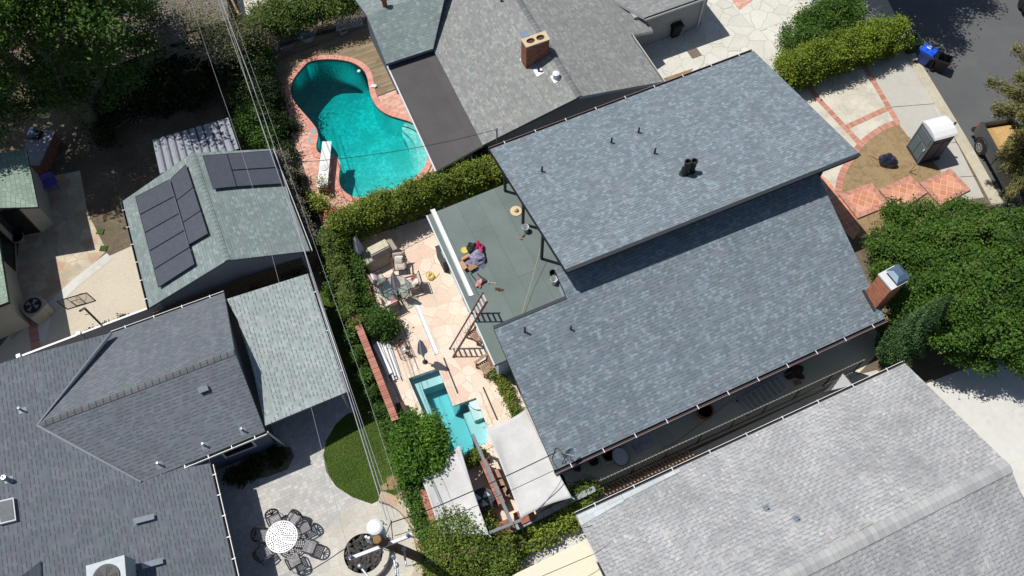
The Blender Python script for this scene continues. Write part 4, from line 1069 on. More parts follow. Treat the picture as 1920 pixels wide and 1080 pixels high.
# patio roof
p1, p2, p3, p4 = G(577, 513, 2.4), G(650, 735, 2.4), G(497, 798, 2.86), G(424, 561, 2.86)
PP = plane(p1, p2, p3); p4 = hit(424, 561, PP)
m = MB(); m.slab([p1, p2, p3, hit(477, 706, PP), hit(470, 680, PP), hit(446, 600, PP), p4], 0.12); m.build("patio_roof", [M_ROOF_PAT, M_FASCIA_G, M_FASCIA_G], S)
gutter(S, p1, p2, M_GUT_W, out=AX, straps=3, w=.1)
for k in (0.04, 0.5, 0.96):
    q = p1.lerp(p2, k) - AX * .25; m = MB(); m.box(atz(q, 1.14), (.1, .1, 2.28), GRID); m.build("patio_post", M_FASCIA_W, S)
m = MB(); q0, q1 = gl1 + wd_ * .1, G(533, 835, 0.0); m.tube([atz(gl1 + wd_ * .05, 2.75), q1 + UP * 0.05], 0.045, 6); m.build("downspout", M_GUT_W, S)
for (x, y) in ((42, 770), (300, 872), (384, 836), (456, 808)):
    pipe_vent(S, (x, y), PM if x < 100 else PLo, 0.36, 0.045, M_STEEL, M_STEEL)
pipe_vent(S, (16, 900), PM, 0.42, 0.09, M_STEEL, M_STEEL)
box_vent(S, (382, 729), PLo, (.36, .2, .18)); box_vent(S, (270, 975), PM, (.2, .6, .14)); box_vent(S, (286, 1058), PM, (.2, .6, .14))
q = hit(13, 960, PM); n_ = PM[1]; u = UP.cross(n_).normalized(); w_ = n_.cross(u)
m = MB(); m.box(q + n_ * .07, (0.9, .55, .14), M=Matrix((u, w_, n_)).transposed()); sk = m.build("skylight", M_FASCIA_W, S)
m = MB(); m.box(q + n_ * .15, (.78, .44, .02), M=Matrix((u, w_, n_)).transposed()); m.build("pane", plain("grey_acrylic", C(130, 134, 138), .2), sk)
# small gablet dark triangle at the frame's foot
ta, tb, tc = hit(-20, 1086, PM), hit(76, 1055, PM), hit(30, 1100, PM)
m = MB(); m.slab([hit(78, 1053, PM) + UP * .08, hit(82, 1120, PM) + UP * .05, hit(30, 1110, PM) + UP * .75], .06, 0, 1, 1)
m.build("dormer_roof", [M_ROOF_SW, M_FASCIA_G, M_FASCIA_G], S)
# rooftop air conditioner
q = hit(222, 1092, PM); A = thing("rooftop_air_conditioner", "boxy grey rooftop air conditioner with a round fan grille on the dark grey roof", "air conditioner", q)
m = MB(); m.box(q + UP * .55, (1.35, 1.25, 1.0), GRID - .15); m.build("cabinet", plain("ac_paint", C(178, 190, 196), .5), A)
m = MB(); m.lathe(q + UP * 1.052, [(0.48, 0.0), (0.48, .05), (.44, .05)], 24); m.build("fan_ring", M_BLACK, A)
m = MB()
for k in range(5):
    a = k * 2 * math.pi / 5; m.face([q + UP * 1.112 + Vector((math.cos(a + t) * r, math.sin(a + t) * r, t * .05)) for r, t in ((.06, 0), (.4, -.1), (.4, .45), (.06, .3))])
m.build("fan", M_FASCIA_D, A)
m = MB(); 
for a, b in ((-.5, -.5), (.5, -.5), (.5, .5), (-.5, .5)): m.box(q + Vector((a, b, .0)), (.1, .1, .3))
m.build("mounting_feet", M_STEEL, A)

# ======== garage with solar panels
W = building("solar_garage", "green-grey gabled garage roof carrying black solar panels", "garage", G(400, 420))
ze, zr = 2.5, 3.65
wa, wb = G(230, 377, ze), G(280, 577, ze); ea, eb = G(508, 279, ze), G(581, 470, ze)
ra, rb_ = G(360, 287, zr), G(426, 488, zr)
PGL, PGR = plane(wa, wb, (ra + rb_) / 2), plane(ea, eb, (ra + rb_) / 2)
m = MB(); m.slab([wa, wb, rb_, ra], .14); m.build("west_roof", [M_ROOF_GAR, M_FASCIA_G, M_FASCIA_G], W)
m = MB(); m.slab([ra, rb_, eb, ea], .14); m.build("east_roof", [M_ROOF_GAR, M_FASCIA_G, M_FASCIA_G], W)
caps(W, ra, rb_, .13, M_CAPG)
ft = [wa, wb, rb_, eb, ea, ra]; gi = inset([atz(p, 0) for p in ft], .35)
m = MB(); m.prism([gi[0], gi[1], gi[2], gi[5]], 0, [2.4, 2.4, 3.3, 3.3]); m.build("west_wall", M_WALL_GREY, W)
m = MB(); m.prism([gi[2], gi[3], gi[4], gi[5]], 0, [3.3, 2.4, 2.4, 3.3]); m.build("east_wall", M_WALL_GREY, W)
gutter(W, wa, wb, M_BLACKMETAL, out=-AX, straps=6, w=.08, strapmat=M_STEEL)
gutter(W, ea, eb, M_GUT_W, out=AX, straps=0, w=.08)
M_PV = tiles("solar_cells_sky_sheen", [C(88, 92, 102), C(90, 94, 104), C(86, 90, 100)], .16, .16, offset=0, gap=.04, gapcol=C(80, 84, 94), rough=.22, blotch=.03, grain=.03, bump=0.02)  # grey tone has the sky's reflection mixed into the colour
def panel(px, pl):
    p = [hit(x, y, pl) + pl[1] * .16 for x, y in px]
    m = MB(); m.slab(p, .04, 0, 1, 1); o = m.build("solar_panel", [M_PV, M_BLACKMETAL], W)
    f = MB()
    for i in range(4): f.tube([p[i] + pl[1] * .004, p[(i + 1) % 4] + pl[1] * .004], .012, 4)
    f.build("panel_frame", M_BLACKMETAL, o)
    s = MB(); 
    for i in range(4):
        c = p[i].lerp((p[0] + p[1] + p[2] + p[3]) / 4, .15); s.tube([c - pl[1] * .04, c - pl[1] * .16], .02, 4)
    s.build("panel_bracket", M_STEEL, o)
def lerp2(a, b, t): return (a[0] + (b[0] - a[0]) * t, a[1] + (b[1] - a[1]) * t)
A0, A1, B0, B1 = (258, 371), (302, 541.5), (322.5, 338.5), (369, 498)
for k in range(5):
    t0, t1 = k / 5 + .004, (k + 1) / 5 - .004
    panel([lerp2(A0, A1, t0), lerp2(A0, A1, t1), lerp2(B0, B1, t1), lerp2(B0, B1, t0)], PGL)
A0, A1, B0, B1 = (324, 337.5), (359, 461), (352, 311), (394, 441)
for k in range(3):
    t0, t1 = k / 3 + .004, (k + 1) / 3 - .004
    panel([lerp2(A0, A1, t0), lerp2(A0, A1, t1), lerp2(B0, B1, t1), lerp2(B0, B1, t0)], PGL)
panel([(380, 296), (400, 358), (443, 353.5), (425, 292.5)], PGR)
panel([(426, 292.5), (435, 322.5), (518, 317.5), (508, 286.5)], PGR); panel([(435.5, 324), (444, 353.5), (529, 348), (519, 319)], PGR)
m = MB(); m.tube([hit(321.8, 339, PGL) + PGL[1] * .2, hit(358.5, 461.5, PGL) + PGL[1] * .2], .016, 4); m.build("panel_rail", M_STEEL, W)
# corrugated canopy behind the garage
K = thing("metal_canopy", "blue-grey corrugated metal canopy behind the solar garage", "canopy", G(370, 280))
cz = 2.6; q = GL([(286, 263), (300, 326), (448, 279), (428, 221)], cz)
m = MB(); d = q[3] - q[0]; L = d.length; d.normalize(); nn = int(L / .088)
for k in range(nn):
    a0 = q[0].lerp(q[3], k / nn); a1 = q[0].lerp(q[3], (k + 1) / nn); b0 = q[1].lerp(q[2], k / nn); b1 = q[1].lerp(q[2], (k + 1) / nn)
    h = (0, .03, .03, 0)[k % 4]; h2 = (0, .03, .03, 0)[(k + 1) % 4]
    m.face([a0 + UP * h, b0 + UP * h, b1 + UP * h2, a1 + UP * h2], 1 if k % 4 == 3 else 0)
m.build("corrugated_sheet", [plain("grey_corrugated", C(150, 155, 164), .6), plain("groove_shade_steel", C(58, 62, 74), .6)], K)  # dark valley faces carry the painted shade of the grooves
m = MB()
for p in inset([atz(x, 0) for x in q], .15): m.box(atz(p, cz / 2 - .03), (.09, .09, cz - .08), GRID)
m.build("canopy_post", M_WOODDK, K)

# ======== far west house (mostly outside the frame)
F = building("west_house", "cream stucco house at the left edge with a small green shingled roof", "house", G(0, 450))
rz_ = 3.15; q = GL([(-90, 318), (-90, 408), (71, 388), (49, 280)], rz_)
RT = tiles("green_strip_shingle", [C(150, 170, 152), C(158, 178, 160), C(144, 163, 147)], .3, .2, gap=.1, gapcol=C(110, 130, 116), blotch=.1)
qq = [q[0] + UP * .7, q[1] + UP * .7, q[2], q[3]]
m = MB(); m.slab(qq, .12); m.build("porch_roof", [RT, M_FASCIA_D, M_FASCIA_D], F)
fp_ = GL([(-120, 480), (80, 437), (101, 420), (86, 345), (-120, 400)], 0)
m = MB(); m.prism(fp_, 0, 2.95); m.build("porch_wall", M_WALL_CREAM, F)
u = (fp_[1] - fp_[0]).normalized(); window_part(F, atz(fp_[0].lerp(fp_[1], .8), 1.3), u, 1.9, 2.2, M_WOODDK, 'french_door')
fp2 = GL([(-200, 520), (-200, 720), (58, 612), (33, 520), (30, 440)], 0)
m = MB(); m.prism(fp2, 0, 3.0); m.build("side_wall", M_WALL_CREAM, F)
u = (fp2[3] - fp2[2]).normalized(); window_part(F, atz(fp2[3].lerp(fp2[4], .4), 1.3), (fp2[4] - fp2[3]).normalized(), 1.5, 2.1, M_WOODDK, 'glazed_door')
q = [p + (p - G(-60, 560)).normalized() * .75 for p in fp2]; m = MB(); m.slab([atz(p, 3.2) for p in q], .2); m.build("main_roof", [RT, M_FASCIA_D, M_FASCIA_D], F)

# ======== south-east house
E_ = building("southeast_house", "large house with an old silver-grey shingled roof and pale ridge caps", "house", G(1500, 900))
s1, s2 = G(1080, 966, 2.75), G(1697, 681, 2.75)
sR = G(1893, 872, 4.9); sL = sR + (s1 - s2)
PS = plane(s1, s2, sR)
sd2 = (s2 - s1).normalized(); sn2 = Vector((-sd2.y, sd2.x, 0))
sR = sR - sd2 * (sR - s2).dot(sd2) ; sR = G(1893, 872, 4.9)
m = MB(); m.slab([s1, s2, sR, sL], .18); m.build("north_roof", [M_ROOF_SE, M_FASCIA_W, M_FASCIA_G], E_)
wdt = (sR - s2).dot(-sn2)
o1, o2 = sL - sn2 * wdt, sR - sn2 * wdt; o1.z = o2.z = 2.75
o1 = sL + (sL - s1) ; o1.z = 2.75; off2 = sR - s2; o2 = sR + Vector((off2.x, off2.y, 0)) - sd2 * 2 * off2.dot(sd2) * 0; o2.z = 2.75; o1 = o2 + (s1 - s2)
m = MB(); m.slab([sL, sR, o2, o1], .18); m.build("south_roof", [M_ROOF_SE, M_FASCIA_W, M_FASCIA_G], E_)
caps(E_, sR, sL, .27, M_CAP)
gutter(E_, s1, s2, M_GUT_W, out=sn2, straps=9, w=.1)
m = MB(); pl_ = [s1 + PS[1] * .014, hit(1226, 886, PS) + PS[1] * .014, hit(1232, 897, PS) + PS[1] * .014, hit(1185, 920, PS) + PS[1] * .014, hit(1170, 930, PS) + PS[1] * .014, hit(1160, 945, PS) + PS[1] * .014, hit(1098, 987, PS) + PS[1] * .014]
dn_ = -sn2; 
m.slab([hit(x, y, PS) + PS[1] * .03 for x, y in ((1082, 967), (1165, 929), (1170, 940), (1090, 986))], .025, 0, 0, 0)
m.slab([hit(x, y, PS) + PS[1] * .03 for x, y in ((1166, 928.5), (1273, 879), (1276, 885), (1170, 938))], .025, 0, 0, 0)
m.build("edge_shingle_repair", tiles("new_pale_shingle", [C(206, 212, 214), C(212, 218, 220), C(200, 206, 208)], .5, .3, offset=.5, gap=.04, gapcol=C(160, 166, 170), blotch=.1), E_)
for (x, y) in ((1437, 953), (1494, 973)): pipe_vent(E_, (x, y), PS, .2, .05, M_STEEL, M_STEEL)
for (x, y, wd2) in ((1554, 1016, .34), (1592, 998, .3), (1624, 986, .62), (1684, 938, .42)):
    p = hit(x, y, PS) + PS[1] * .02; u = UP.cross(PS[1]).normalized(); w_ = PS[1].cross(u)
    m = MB(); m.box(p, (wd2, .09, .02), M=Matrix((u, w_, PS[1])).transposed()); m.build("slipped_shingle", plain("bare_underlay", C(176, 170, 160), .9), E_)
si = inset([atz(p, 0) for p in (s1, s2, sR, o2, o1, sL)], .5)
m = MB(); m.prism([si[0], si[1], si[2], si[5]], 0, [2.6, 2.6, 4.6, 4.6]); m.build("north_wall", M_WALL_GREY, E_)
m = MB(); m.prism([si[5], si[2], si[3], si[4]], 0, [4.6, 4.6, 2.6, 2.6]); m.build("south_wall", M_WALL_GREY, E_)
# cream patio cover at its west end
q = GL([(930, 1100), (968, 1075), (1098, 1012), (1140, 1100)], 2.3)
PC = thing("patio_cover", "flat cream panel patio cover against the silver-grey house, bottom of the photo", "patio cover", G(1040, 1090))
m = MB(); m.slab(q, .1, 0, 0, 0); m.build("cover_panel", M_CREAMPANEL, PC)
m = MB(); m.strip([G(1005, 1085, 2.312), G(1120, 1036, 2.312)], .02); m.build("panel_seam", M_GUT_IN, PC)
m = MB(); 
for p in inset([atz(x, 0) for x in q], .2): m.box(atz(p, 1.1), (.1, .1, 2.2), GRID)
m.build("cover_post", M_FASCIA_W, PC)

# ======== roofs beyond the big tree
T = building("tan_roof_house", "tan shingled house half hidden behind the big tree in the top left corner", "house", G(250, 20))
q = GL([(200, 128), (352, 72), (300, -60), (130, 0)], 2.8); q[2].z = q[3].z = 4.2
pt = plane(q[0], q[1], G(300, -40, 4.2)); q = [hit(x, y, pt) for x, y in ((90, 168), (352, 72), (318, -30), (40, 60))]
m = MB(); m.slab(q, .16); m.build("roof", [M_ROOF_FAR, M_FASCIA_D, M_FASCIA_D], T)
m = MB(); m.prism(inset([atz(p, 0) for p in q], .5), 0, 2.6); m.build("wall", M_WALL_CREAM, T)
gutter(T, q[0], q[1], M_BLACKMETAL, out=-BX, w=.1)
T2 = building("grey_tan_house", "pale tan shingled roof beyond the bare tree at the top edge", "house", G(370, 0))
q = GL([(345, 62), (430, 36), (415, -60), (300, -40)], 2.9); q[2].z = q[3].z = 3.6
m = MB(); m.slab([q[0], q[1], G(420, -40, 3.7), q[0] + (G(420, -40, 3.7) - q[1])], .16); m.build("roof", [M_ROOF_FAR, M_FASCIA_D, M_FASCIA_D], T2)
m = MB(); m.prism(inset([atz(p, 0) for p in (q[0], q[1], G(420, -40), q[0] + (G(420, -40, 3.7) - q[1]))], .5), 0, 2.6); m.build("wall", M_WALL_CREAM, T2)

# ------------------------------------------------------------------ things standing about
def L_(name, m, mat, parent, **k): return m.build(name, mat, parent, local=True, **k)
def at(x, y, z=0.0): return G(x, y, z)

# portable toilet
c0, c1 = G(1720.7, 308.9), G(1700, 276.3)
d1 = (c1 - c0).normalized(); ang = math.atan2(d1.y, d1.x) + math.pi / 2     # local +x runs along the door from c1 to c0
w = 1.18; ctr = c0 + d1 * w / 2 + Vector((d1.y, -d1.x, 0)) * w / 2
if (ctr - c0).x < 0: ctr = c0 + d1 * w / 2 - Vector((d1.y, -d1.x, 0)) * w / 2
PT = thing("portable_toilet", "blue-grey portable toilet with a white domed roof on the bare front yard", "toilet cabin", atz(ctr, 0.016), angle_of(c1, c0))
M_PT = plain("portable_toilet_plastic", C(62, 68, 86), .5, var=.05); M_PTD = plain("portable_toilet_door", C(108, 124, 132), .45, var=.05)
m = MB(); m.box((0, 0, .09), (w + .06, w + .06, .18)); m.box((0, .01, 1.13), (w - .02, w - .02, 1.92)); L_("cabin", m, M_PT, PT)
for sx in (-1, 1):
    m = MB()
    for yy in (-.3, .3): m.box((sx * (w / 2), yy, 1.0), (.03, .42, 1.35))
    m.box((sx * w / 2, 0, 1.85), (.03, 1.0, .2)); L_("side_panel", m, M_PT, PT)
m = MB(); m.box((0, -w / 2 - .012, 1.07), (w - .1, .05, 1.84)); D = L_("door", m, M_PTD, PT)
m = MB(); m.box((-.24, -w / 2 - .045, .72), (.42, .03, 1.0)); m.box((.24, -w / 2 - .045, .72), (.42, .03, 1.0)); m.box((0, -w / 2 - .045, 1.62), (.92, .03, .5)); L_("door_panel", m, M_PTD, D)
m = MB(); m.box((.44, -w / 2 - .07, 1.05), (.06, .04, .16)); L_("handle", m, M_WHITE, D)
for sx in (-1, 1):
    m = MB(); m.box((sx * (w / 2 - .03), -w / 2 - .015, 1.07), (.08, .08, 1.94)); L_("corner_post", m, M_PTD, PT)
m = MB(); prof = [(-1, .0), (-.86, .07), (-.45, .16), (0, .19), (.45, .16), (.86, .07), (1, 0)]
ww = w / 2 + .05
for i in range(6):
    (x0, z0), (x1, z1) = prof[i], prof[i + 1]
    m.face([(x0 * ww, -ww, 2.09 + z0), (x1 * ww, -ww, 2.09 + z1), (x1 * ww, ww, 2.09 + z1), (x0 * ww, ww, 2.09 + z0)])
m.face([(x * ww, -ww, 2.09 + z) for x, z in prof[::-1]][::-1]); m.face([(x * ww, ww, 2.09 + z) for x, z in prof[::-1]])
m.box((0, 0, 2.07), (ww * 2, ww * 2, .06)); L_("roof", m, M_WHITE, PT)
m = MB(); m.lathe((.1, w / 2 + .08, .2), [(.05, 0), (.05, 2.15), (.06, 2.2)], 10); L_("vent_stack", m, M_BLACK, PT)

# wheeled bins
def bin_(px, rz, label, mat, lidmat, open_=False, sticker=None, lid_label=None, z=.004):
    B = thing("wheeled_bin", label, "bin", G(px[0], px[1], z), rz, group="wheeled rubbish bins")
    m = MB(); R4 = [(-1, -1), (1, -1), (1, 1), (-1, 1)]
    lo = [Vector((x * .22, y * .25 - .0, .08)) for x, y in R4]; hi = [Vector((x * .31, y * .36, .95)) for x, y in R4]; hin = [Vector((x * .28, y * .33, .95)) for x, y in R4]; lon = [Vector((x * .2, y * .23, .12)) for x, y in R4]
    for i in range(4):
        j = (i + 1) % 4
        m.face([lo[i], lo[j], hi[j], hi[i]]); m.face([hi[i], hi[j], hin[j], hin[i]]); m.face([hin[j], lon[j], lon[i], hin[i]])
    m.face(lo[::-1]); m.face(lon)
    m.box((0, -.375, .9), (.66, .04, .08)); m.box((0, .375, .9), (.6, .04, .06)); m.box((-.325, 0, .9), (.04, .7, .06)); m.box((.325, 0, .9), (.04, .7, .06))
    L_("tub", m, mat, B)
    for s in (-1, 1):
        m = MB(); M = [Vector((s * .27, .27, .1)), Vector((s * .33, .27, .1))]; m.tube(M, .1, 14); L_("wheel", m, M_BLACK, B)
    m = MB(); m.tube([(-.3, .44, .95), (.3, .44, .95)], .018, 6); m.tube([(-.3, .36, .92), (-.3, .44, .95)], .02, 6); m.tube([(.3, .36, .92), (.3, .44, .95)], .02, 6); L_("handle", m, mat, B)
    m = MB()
    if open_:
        m.box((0, .45, .56), (.62, .04, .74)); m.box((0, .46, .9), (.5, .06, .08))
    else:
        lo = [Vector((x * .34, y * .40, .965)) for x, y in R4]; hi = [Vector((x * .30, y * .35, 1.035)) for x, y in R4]; m.loft(lo, hi)
        m.box((0, .02, 1.045), (.44, .5, .03))
    lid = L_("lid", m, lidmat, B)
    if sticker:
        m = MB()
        if open_:
            m.box((-.1, -.318, .66), (.1, .012, .2), M=Matrix.Rotation(.125, 3, 'X')); m.box((.06, -.318, .66), (.12, .012, .2), M=Matrix.Rotation(.125, 3, 'X')); L_("sticker", m, sticker, B)
        else:
            m.box((.08, .1, 1.065), (.24, .22, .012)); L_("sticker", m, sticker, lid)
            m = MB(); m.box((.08, .12, 1.073), (.14, .02, .006)); m.box((.08, .07, 1.073), (.09, .02, .006)); L_("sticker_print", m, M_BLUEBIN, lid)
    return B
M_BLUEBIN = plain("blue_bin_plastic", (0.012, 0.09, 0.62, 1), .4, var=.05); M_BLUETUB = plain("dark_blue_bin_plastic", (0.02, 0.06, 0.30, 1), .45, var=.05)
M_STICK = plain("pale_sticker", C(216, 228, 230), .5); M_GREENBIN = plain("dark_green_plastic", (0.012, 0.03, 0.016, 1), .5)
bin_((1729, 117), GRID - 2.75 + math.pi, "blue lidded recycling bin standing on the road edge", M_BLUETUB, M_BLUEBIN, sticker=M_STICK)
bin_((1758, 131), GRID + .62, "black open bin with a pale sticker on its front, beside the blue bin", M_BLACK, M_BLACK, True, M_STICK)
bin_((1703, 96), GRID - .3, "dark green open bin in tree shade beside the front hedge", M_GREENBIN, M_GREENBIN, True)
bin_((1262, 66), GRID, "black closed bin in shade against the pale grey garage wall", M_BLACK, M_BLACK, False, M_STICK)

# pickup truck at the kerb, half under the pine
tw = G(1838, 268); td = (G(1895, 372) - G(1838, 268)); td.z = 0; td.normalize(); tn = Vector((-td.y, td.x, 0))
TR = thing("pickup_truck", "dark grey pickup truck parked at the kerb under the pine branches", "truck", atz(G(1830, 285) + td * 1.95 + tn * .95, .004), math.atan2(td.y, td.x))
M_TRK = plain("grey_car_paint", C(84, 90, 92), .3, metal=.3, var=.04, spec=.6); M_TAN = plain("tan_cargo", C(206, 168, 110), .9, var=.15, bump=.3)
m = MB(); W2, L0, L1 = .97, -2.9, 2.9
def sect(x, zlo, zhi, wl, wh): return [Vector((x, -wl, zlo)), Vector((x, wl, zlo)), Vector((x, wh, zhi)), Vector((x, -wh, zhi))]
S_ = [sect(L0, .55, 1.2, .93, .9), sect(L0 + .15, .5, 1.27, .97, .93), sect(-.75, .5, 1.27, .97, .93)]
for a, b in zip(S_, S_[1:]):
    for i in (0, 1, 3): m.face([a[i], a[(i + 1) % 4], b[(i + 1) % 4], b[i]])
m.face(S_[0])
for s in (-1, 1): m.box((-1.85, s * .86, 1.28), (2.1, .14, .05))
m.box((-2.84, 0, 1.0), (.08, 1.7, .55)); m.box((-.72, 0, .95), (.08, 1.8, .66)); m.box((-1.85, 0, .8), (2.15, 1.75, .06))
L_("bed", m, M_TRK, TR)
m = MB(); ring = [(-.7, .5, 1.27), (-.6, .5, 1.3), (1.35, .5, 1.28), (2.8, .5, 1.12), (2.9, .55, 1.0)]
pr = [sect(x, a, b, .97, .94) for x, a, b in ring]
for a, b in zip(pr, pr[1:]):
    for i in range(4): m.face([a[i], a[(i + 1) % 4], b[(i + 1) % 4], b[i]])
m.face(pr[0]); m.face(pr[-1][::-1]); L_("body", m, M_TRK, TR)
m = MB(); cb = [sect(-.62, 1.27, 1.27, .92, .92), sect(-.45, 1.27, 1.82, .92, .74), sect(.75, 1.27, 1.82, .92, .74), sect(1.4, 1.27, 1.28, .92, .92)]
for a, b in zip(cb, cb[1:]): m.face([a[3], a[2], b[2], b[3]])
m.face([cb[1][3], cb[1][2], cb[2][2], cb[2][3]]); m.box((.15, 0, 1.835), (1.2, 1.46, .03)); L_("cab_roof", m, M_TRK, TR)
for s in (-1, 1):
    m = MB(); m.face([(-.6, s * .93, 1.28), (-.44, s * .745, 1.81), (.74, s * .745, 1.81), (1.38, s * .93, 1.29)]); L_("side_window", m, GLASSDK, TR)
for x in (-1.95, 1.85):
    for s in (-1, 1):
        m = MB(); m.tube([(x, s * .72, .4), (x, s * .99, .4)], .4, 24); wh = L_("wheel", m, M_BLACK, TR)
        m = MB(); m.tube([(x, s * .97, .4), (x, s * .996, .4)], .25, 20); rim = L_("rim", m, M_STEEL, wh)
        m = MB()
        for k in range(6):
            a = k * math.pi / 3; m.box((x + .15 * math.cos(a), s * 1.0, .4 + .15 * math.sin(a)), (.09, .015, .05), M=Matrix.Rotation(-a + .6, 3, 'Y'))
        L_("rim_hole", m, M_BLACK, wh)
        m = MB(); m.tube([(x + .5 * math.cos(t), s * .975, .42 + .5 * math.sin(t)) for t in [math.pi * i / 10 for i in range(11)]], .05, 5); L_("wheel_arch", m, M_BLACK, TR)
m = MB(); m.box((L0 - .1, 0, .55), (.2, 1.9, .2)); L_("rear_bumper", m, M_BLACK, TR)
for s in (-1, 1):
    m = MB(); m.box((L0 + .03, s * .84, 1.02), (.12, .16, .36)); L_("tail_light", m, plain("red_lens", (0.35, 0.02, 0.015, 1), .3), TR)
m = MB(); m.taper((-1.8, .1, .83), (1.9, 1.4), (1.3, 1.0), .38); L_("cargo", m, M_TAN, TR)
# distant dark car corner at the far kerb
FC = thing("parked_car", "black parked car just in view at the top right corner of the road", "car", G(1932, -16), GRID + 1.0)
m = MB(); cs = [sect(-2.2, .35, .75, .8, .75), sect(-2.0, .3, .95, .9, .85), sect(1.6, .3, .98, .9, .85), sect(2.2, .35, .75, .8, .75)]
for a, b in zip(cs, cs[1:]):
    for i in range(4): m.face([a[i], a[(i + 1) % 4], b[(i + 1) % 4], b[i]])
m.face(cs[0]); m.face(cs[-1][::-1]); L_("body", m, M_BLACK, FC)
m = MB(); m.taper((-.2, 0, .95), (2.6, 1.6), (1.5, 1.25), .5); L_("cabin", m, GLASSDK, FC)
for x in (-1.4, 1.4):
    for s in (-1, 1): m = MB(); m.tube([(x, s * .7, .32), (x, s * .92, .32)], .32, 16); L_("wheel", m, M_BLACK, FC)

# bin bag with two lengths of timber
def crumple(c, r, seed, amp=.18, flat=.7, n=3):
    bm = bmesh.new(); bmesh.ops.create_icosphere(bm, subdivisions=n, radius=1.0); rr = random.Random(seed)
    ph = [(Vector((rr.uniform(-1, 1), rr.uniform(-1, 1), rr.uniform(-1, 1))).normalized(), rr.uniform(2, 7), rr.uniform(0, 6)) for _ in range(9)]
    m = MB(); V = []
    for v in bm.verts:
        k = 1 + sum(math.sin(v.co.dot(d) * f + p) for d, f, p in ph) * amp / 3
        q = Vector((v.co.x * r[0], v.co.y * r[1], v.co.z * r[2])) * k; q.z = max(q.z, -r[2] * flat); V.append(Vector(c) + q + UP * r[2] * flat)
    for f in bm.faces: m.face([V[v.index] for v in f.verts])
    bm.free(); return m
M_BAG = plain("black_bin_liner", (0.016, 0.017, 0.035, 1), .22, spec=.9)
o = tag(crumple(G(1662, 306, .016), (.42, .36, .3), 3, .3).build("rubbish_bag", M_BAG), "shiny black rubbish bag on the bare front yard", "rubbish bag")
for a, b, lb in (((1632, 290.5), (1649, 299), "short pale board poking out beside the black rubbish bag, nearer the driveway"), ((1628.5, 292), (1646, 311), "thin pale batten lying left of the black rubbish bag")):
    p, q = G(*a, .05), G(*b, .05); m = MB(); m.box((p + q) / 2, ((q - p).length, .09 if a[0] > 1630 else .05, .04), angle_of(p, q)); tag(m.build("timber_offcut", M_WOODMD), lb, "timber", "timber offcuts on the front yard")
m = MB(); m.tube([G(1717, 309, .35), G(1705, 323, .03), G(1719, 328, .03)], .018, 5); tag(m.build("bent_rod", M_WOODDK), "bent dark rod on the dirt in front of the portable toilet", "rod")

# ladder leaning on the flat roof
def ladder(name, label, a0, a1, w, n, mr, mg, th=.075, parentz=None):
    a0, a1 = Vector(a0), Vector(a1); d = (a1 - a0); L = d.length; d.normalize()
    s = d.cross(UP).normalized(); nrm = s.cross(d)
    LD = thing(name, label, "ladder", (a0.x, a0.y, min(a0.z, a1.z))); M = Matrix((s, d, nrm)).transposed()
    for k in (-1, 1):
        m = MB(); m.box(a0 + d * L / 2 + s * k * w / 2, (.035, L, th), M=M); m.box(a0 + d * L / 2 + s * k * (w / 2 - .02) + nrm * .05, (.025, L, .025), M=M); m.build("rail", mr, LD)
    for i in range(n):
        m = MB(); m.box(a0 + d * L * (i + .6) / n, (w - .04, .085, .035), M=M); m.build("rung", mg, LD)
    for k in (-1, 1): m = MB(); m.box(a0 + s * k * w / 2 + UP * .02, (.08, .1, .05)); m.build("foot", M_BLACK, LD)
    return LD
M_ALUP = plain('dull_aluminium', C(196, 202, 208), .5)
M_FIBRE = plain("brown_fibreglass", C(158, 98, 86), .5, var=.08); M_ALU = plain("aluminium_rung", C(236, 226, 222), .4)
b = G(847, 661.5, .01); r = G(887, 595, 2.83); dd = (r - b); 
ladder("extension_ladder", "brown extension ladder leaning on the edge of the flat green roof", b, b + dd * 1.53, .46, 15, M_FIBRE, M_ALU)
b = G(1376, 780, .03); r = G(1473, 712, .35)
b = G(1392, 765, .06); ladder("aluminium_ladder", "grey aluminium ladder lying in the shaded side path", b, G(1472, 714, .45), .75, 9, M_ALUP, M_ALUP)

# small tools and tubs on the flat green roof
def bucket(px, label, mat, z=FZ, h=.37, group=None, tip=0, name="bucket"):
    B = thing(name, label, "bucket", G(px[0], px[1], z), group=group)
    m = MB(); m.lathe((0, 0, 0), [(.125, 0), (.155, h), (.165, h), (.165, h - .04), (.145, h - .03), (.12, .03)], 18); L_("tub", m, mat, B)
    m = MB(); m.tube([(.16 * math.cos(t), -.03 - .12 * abs(math.sin(t)), h - .06 - .14 * math.sin(t)) for t in [math.pi * i / 10 for i in range(11)]], .006, 4); L_("handle", m, M_STEEL, B)
    return B
bucket((985, 433), "white bucket on the flat green roof near the straw hat", M_WHITE, group="buckets on the flat roof")
bucket((1038, 530), "white bucket standing next to the black one at the roof corner", M_WHITE, group="buckets on the flat roof")
bucket((1036.5, 517), "black bucket tucked beside the lower roof corner", M_BLACK, h=.3, group="buckets on the flat roof")
HT = thing("straw_hat", "round straw hat resting on the flat green roof", "hat", G(967.5, 396, FZ + .004))
HS = plain("straw", C(226, 200, 160), .9, var=.08)
m = MB(); m.lathe((0, 0, .0), [(.27, .0), (.275, .03), (.1, .05)], 24); L_("brim", m, HS, HT)
m = MB(); m.lathe((0, 0, .04), [(.11, 0), (.1, .1), (.06, .16), (.02, .19)], 18); L_("crown", m, HS, HT)
def rodthing(name, a, b, r, mat, label, cat, z=FZ, n=6, group=None):
    m = MB(); m.tube([G(*a, z + r + .004), G(*b, z + r + .004)], r, n); return tag(m.build(name, mat), label, cat, group)
BR = thing("hand_brush", "small brown hand brush below the white bucket on the flat roof", "brush", G(979, 443, FZ))
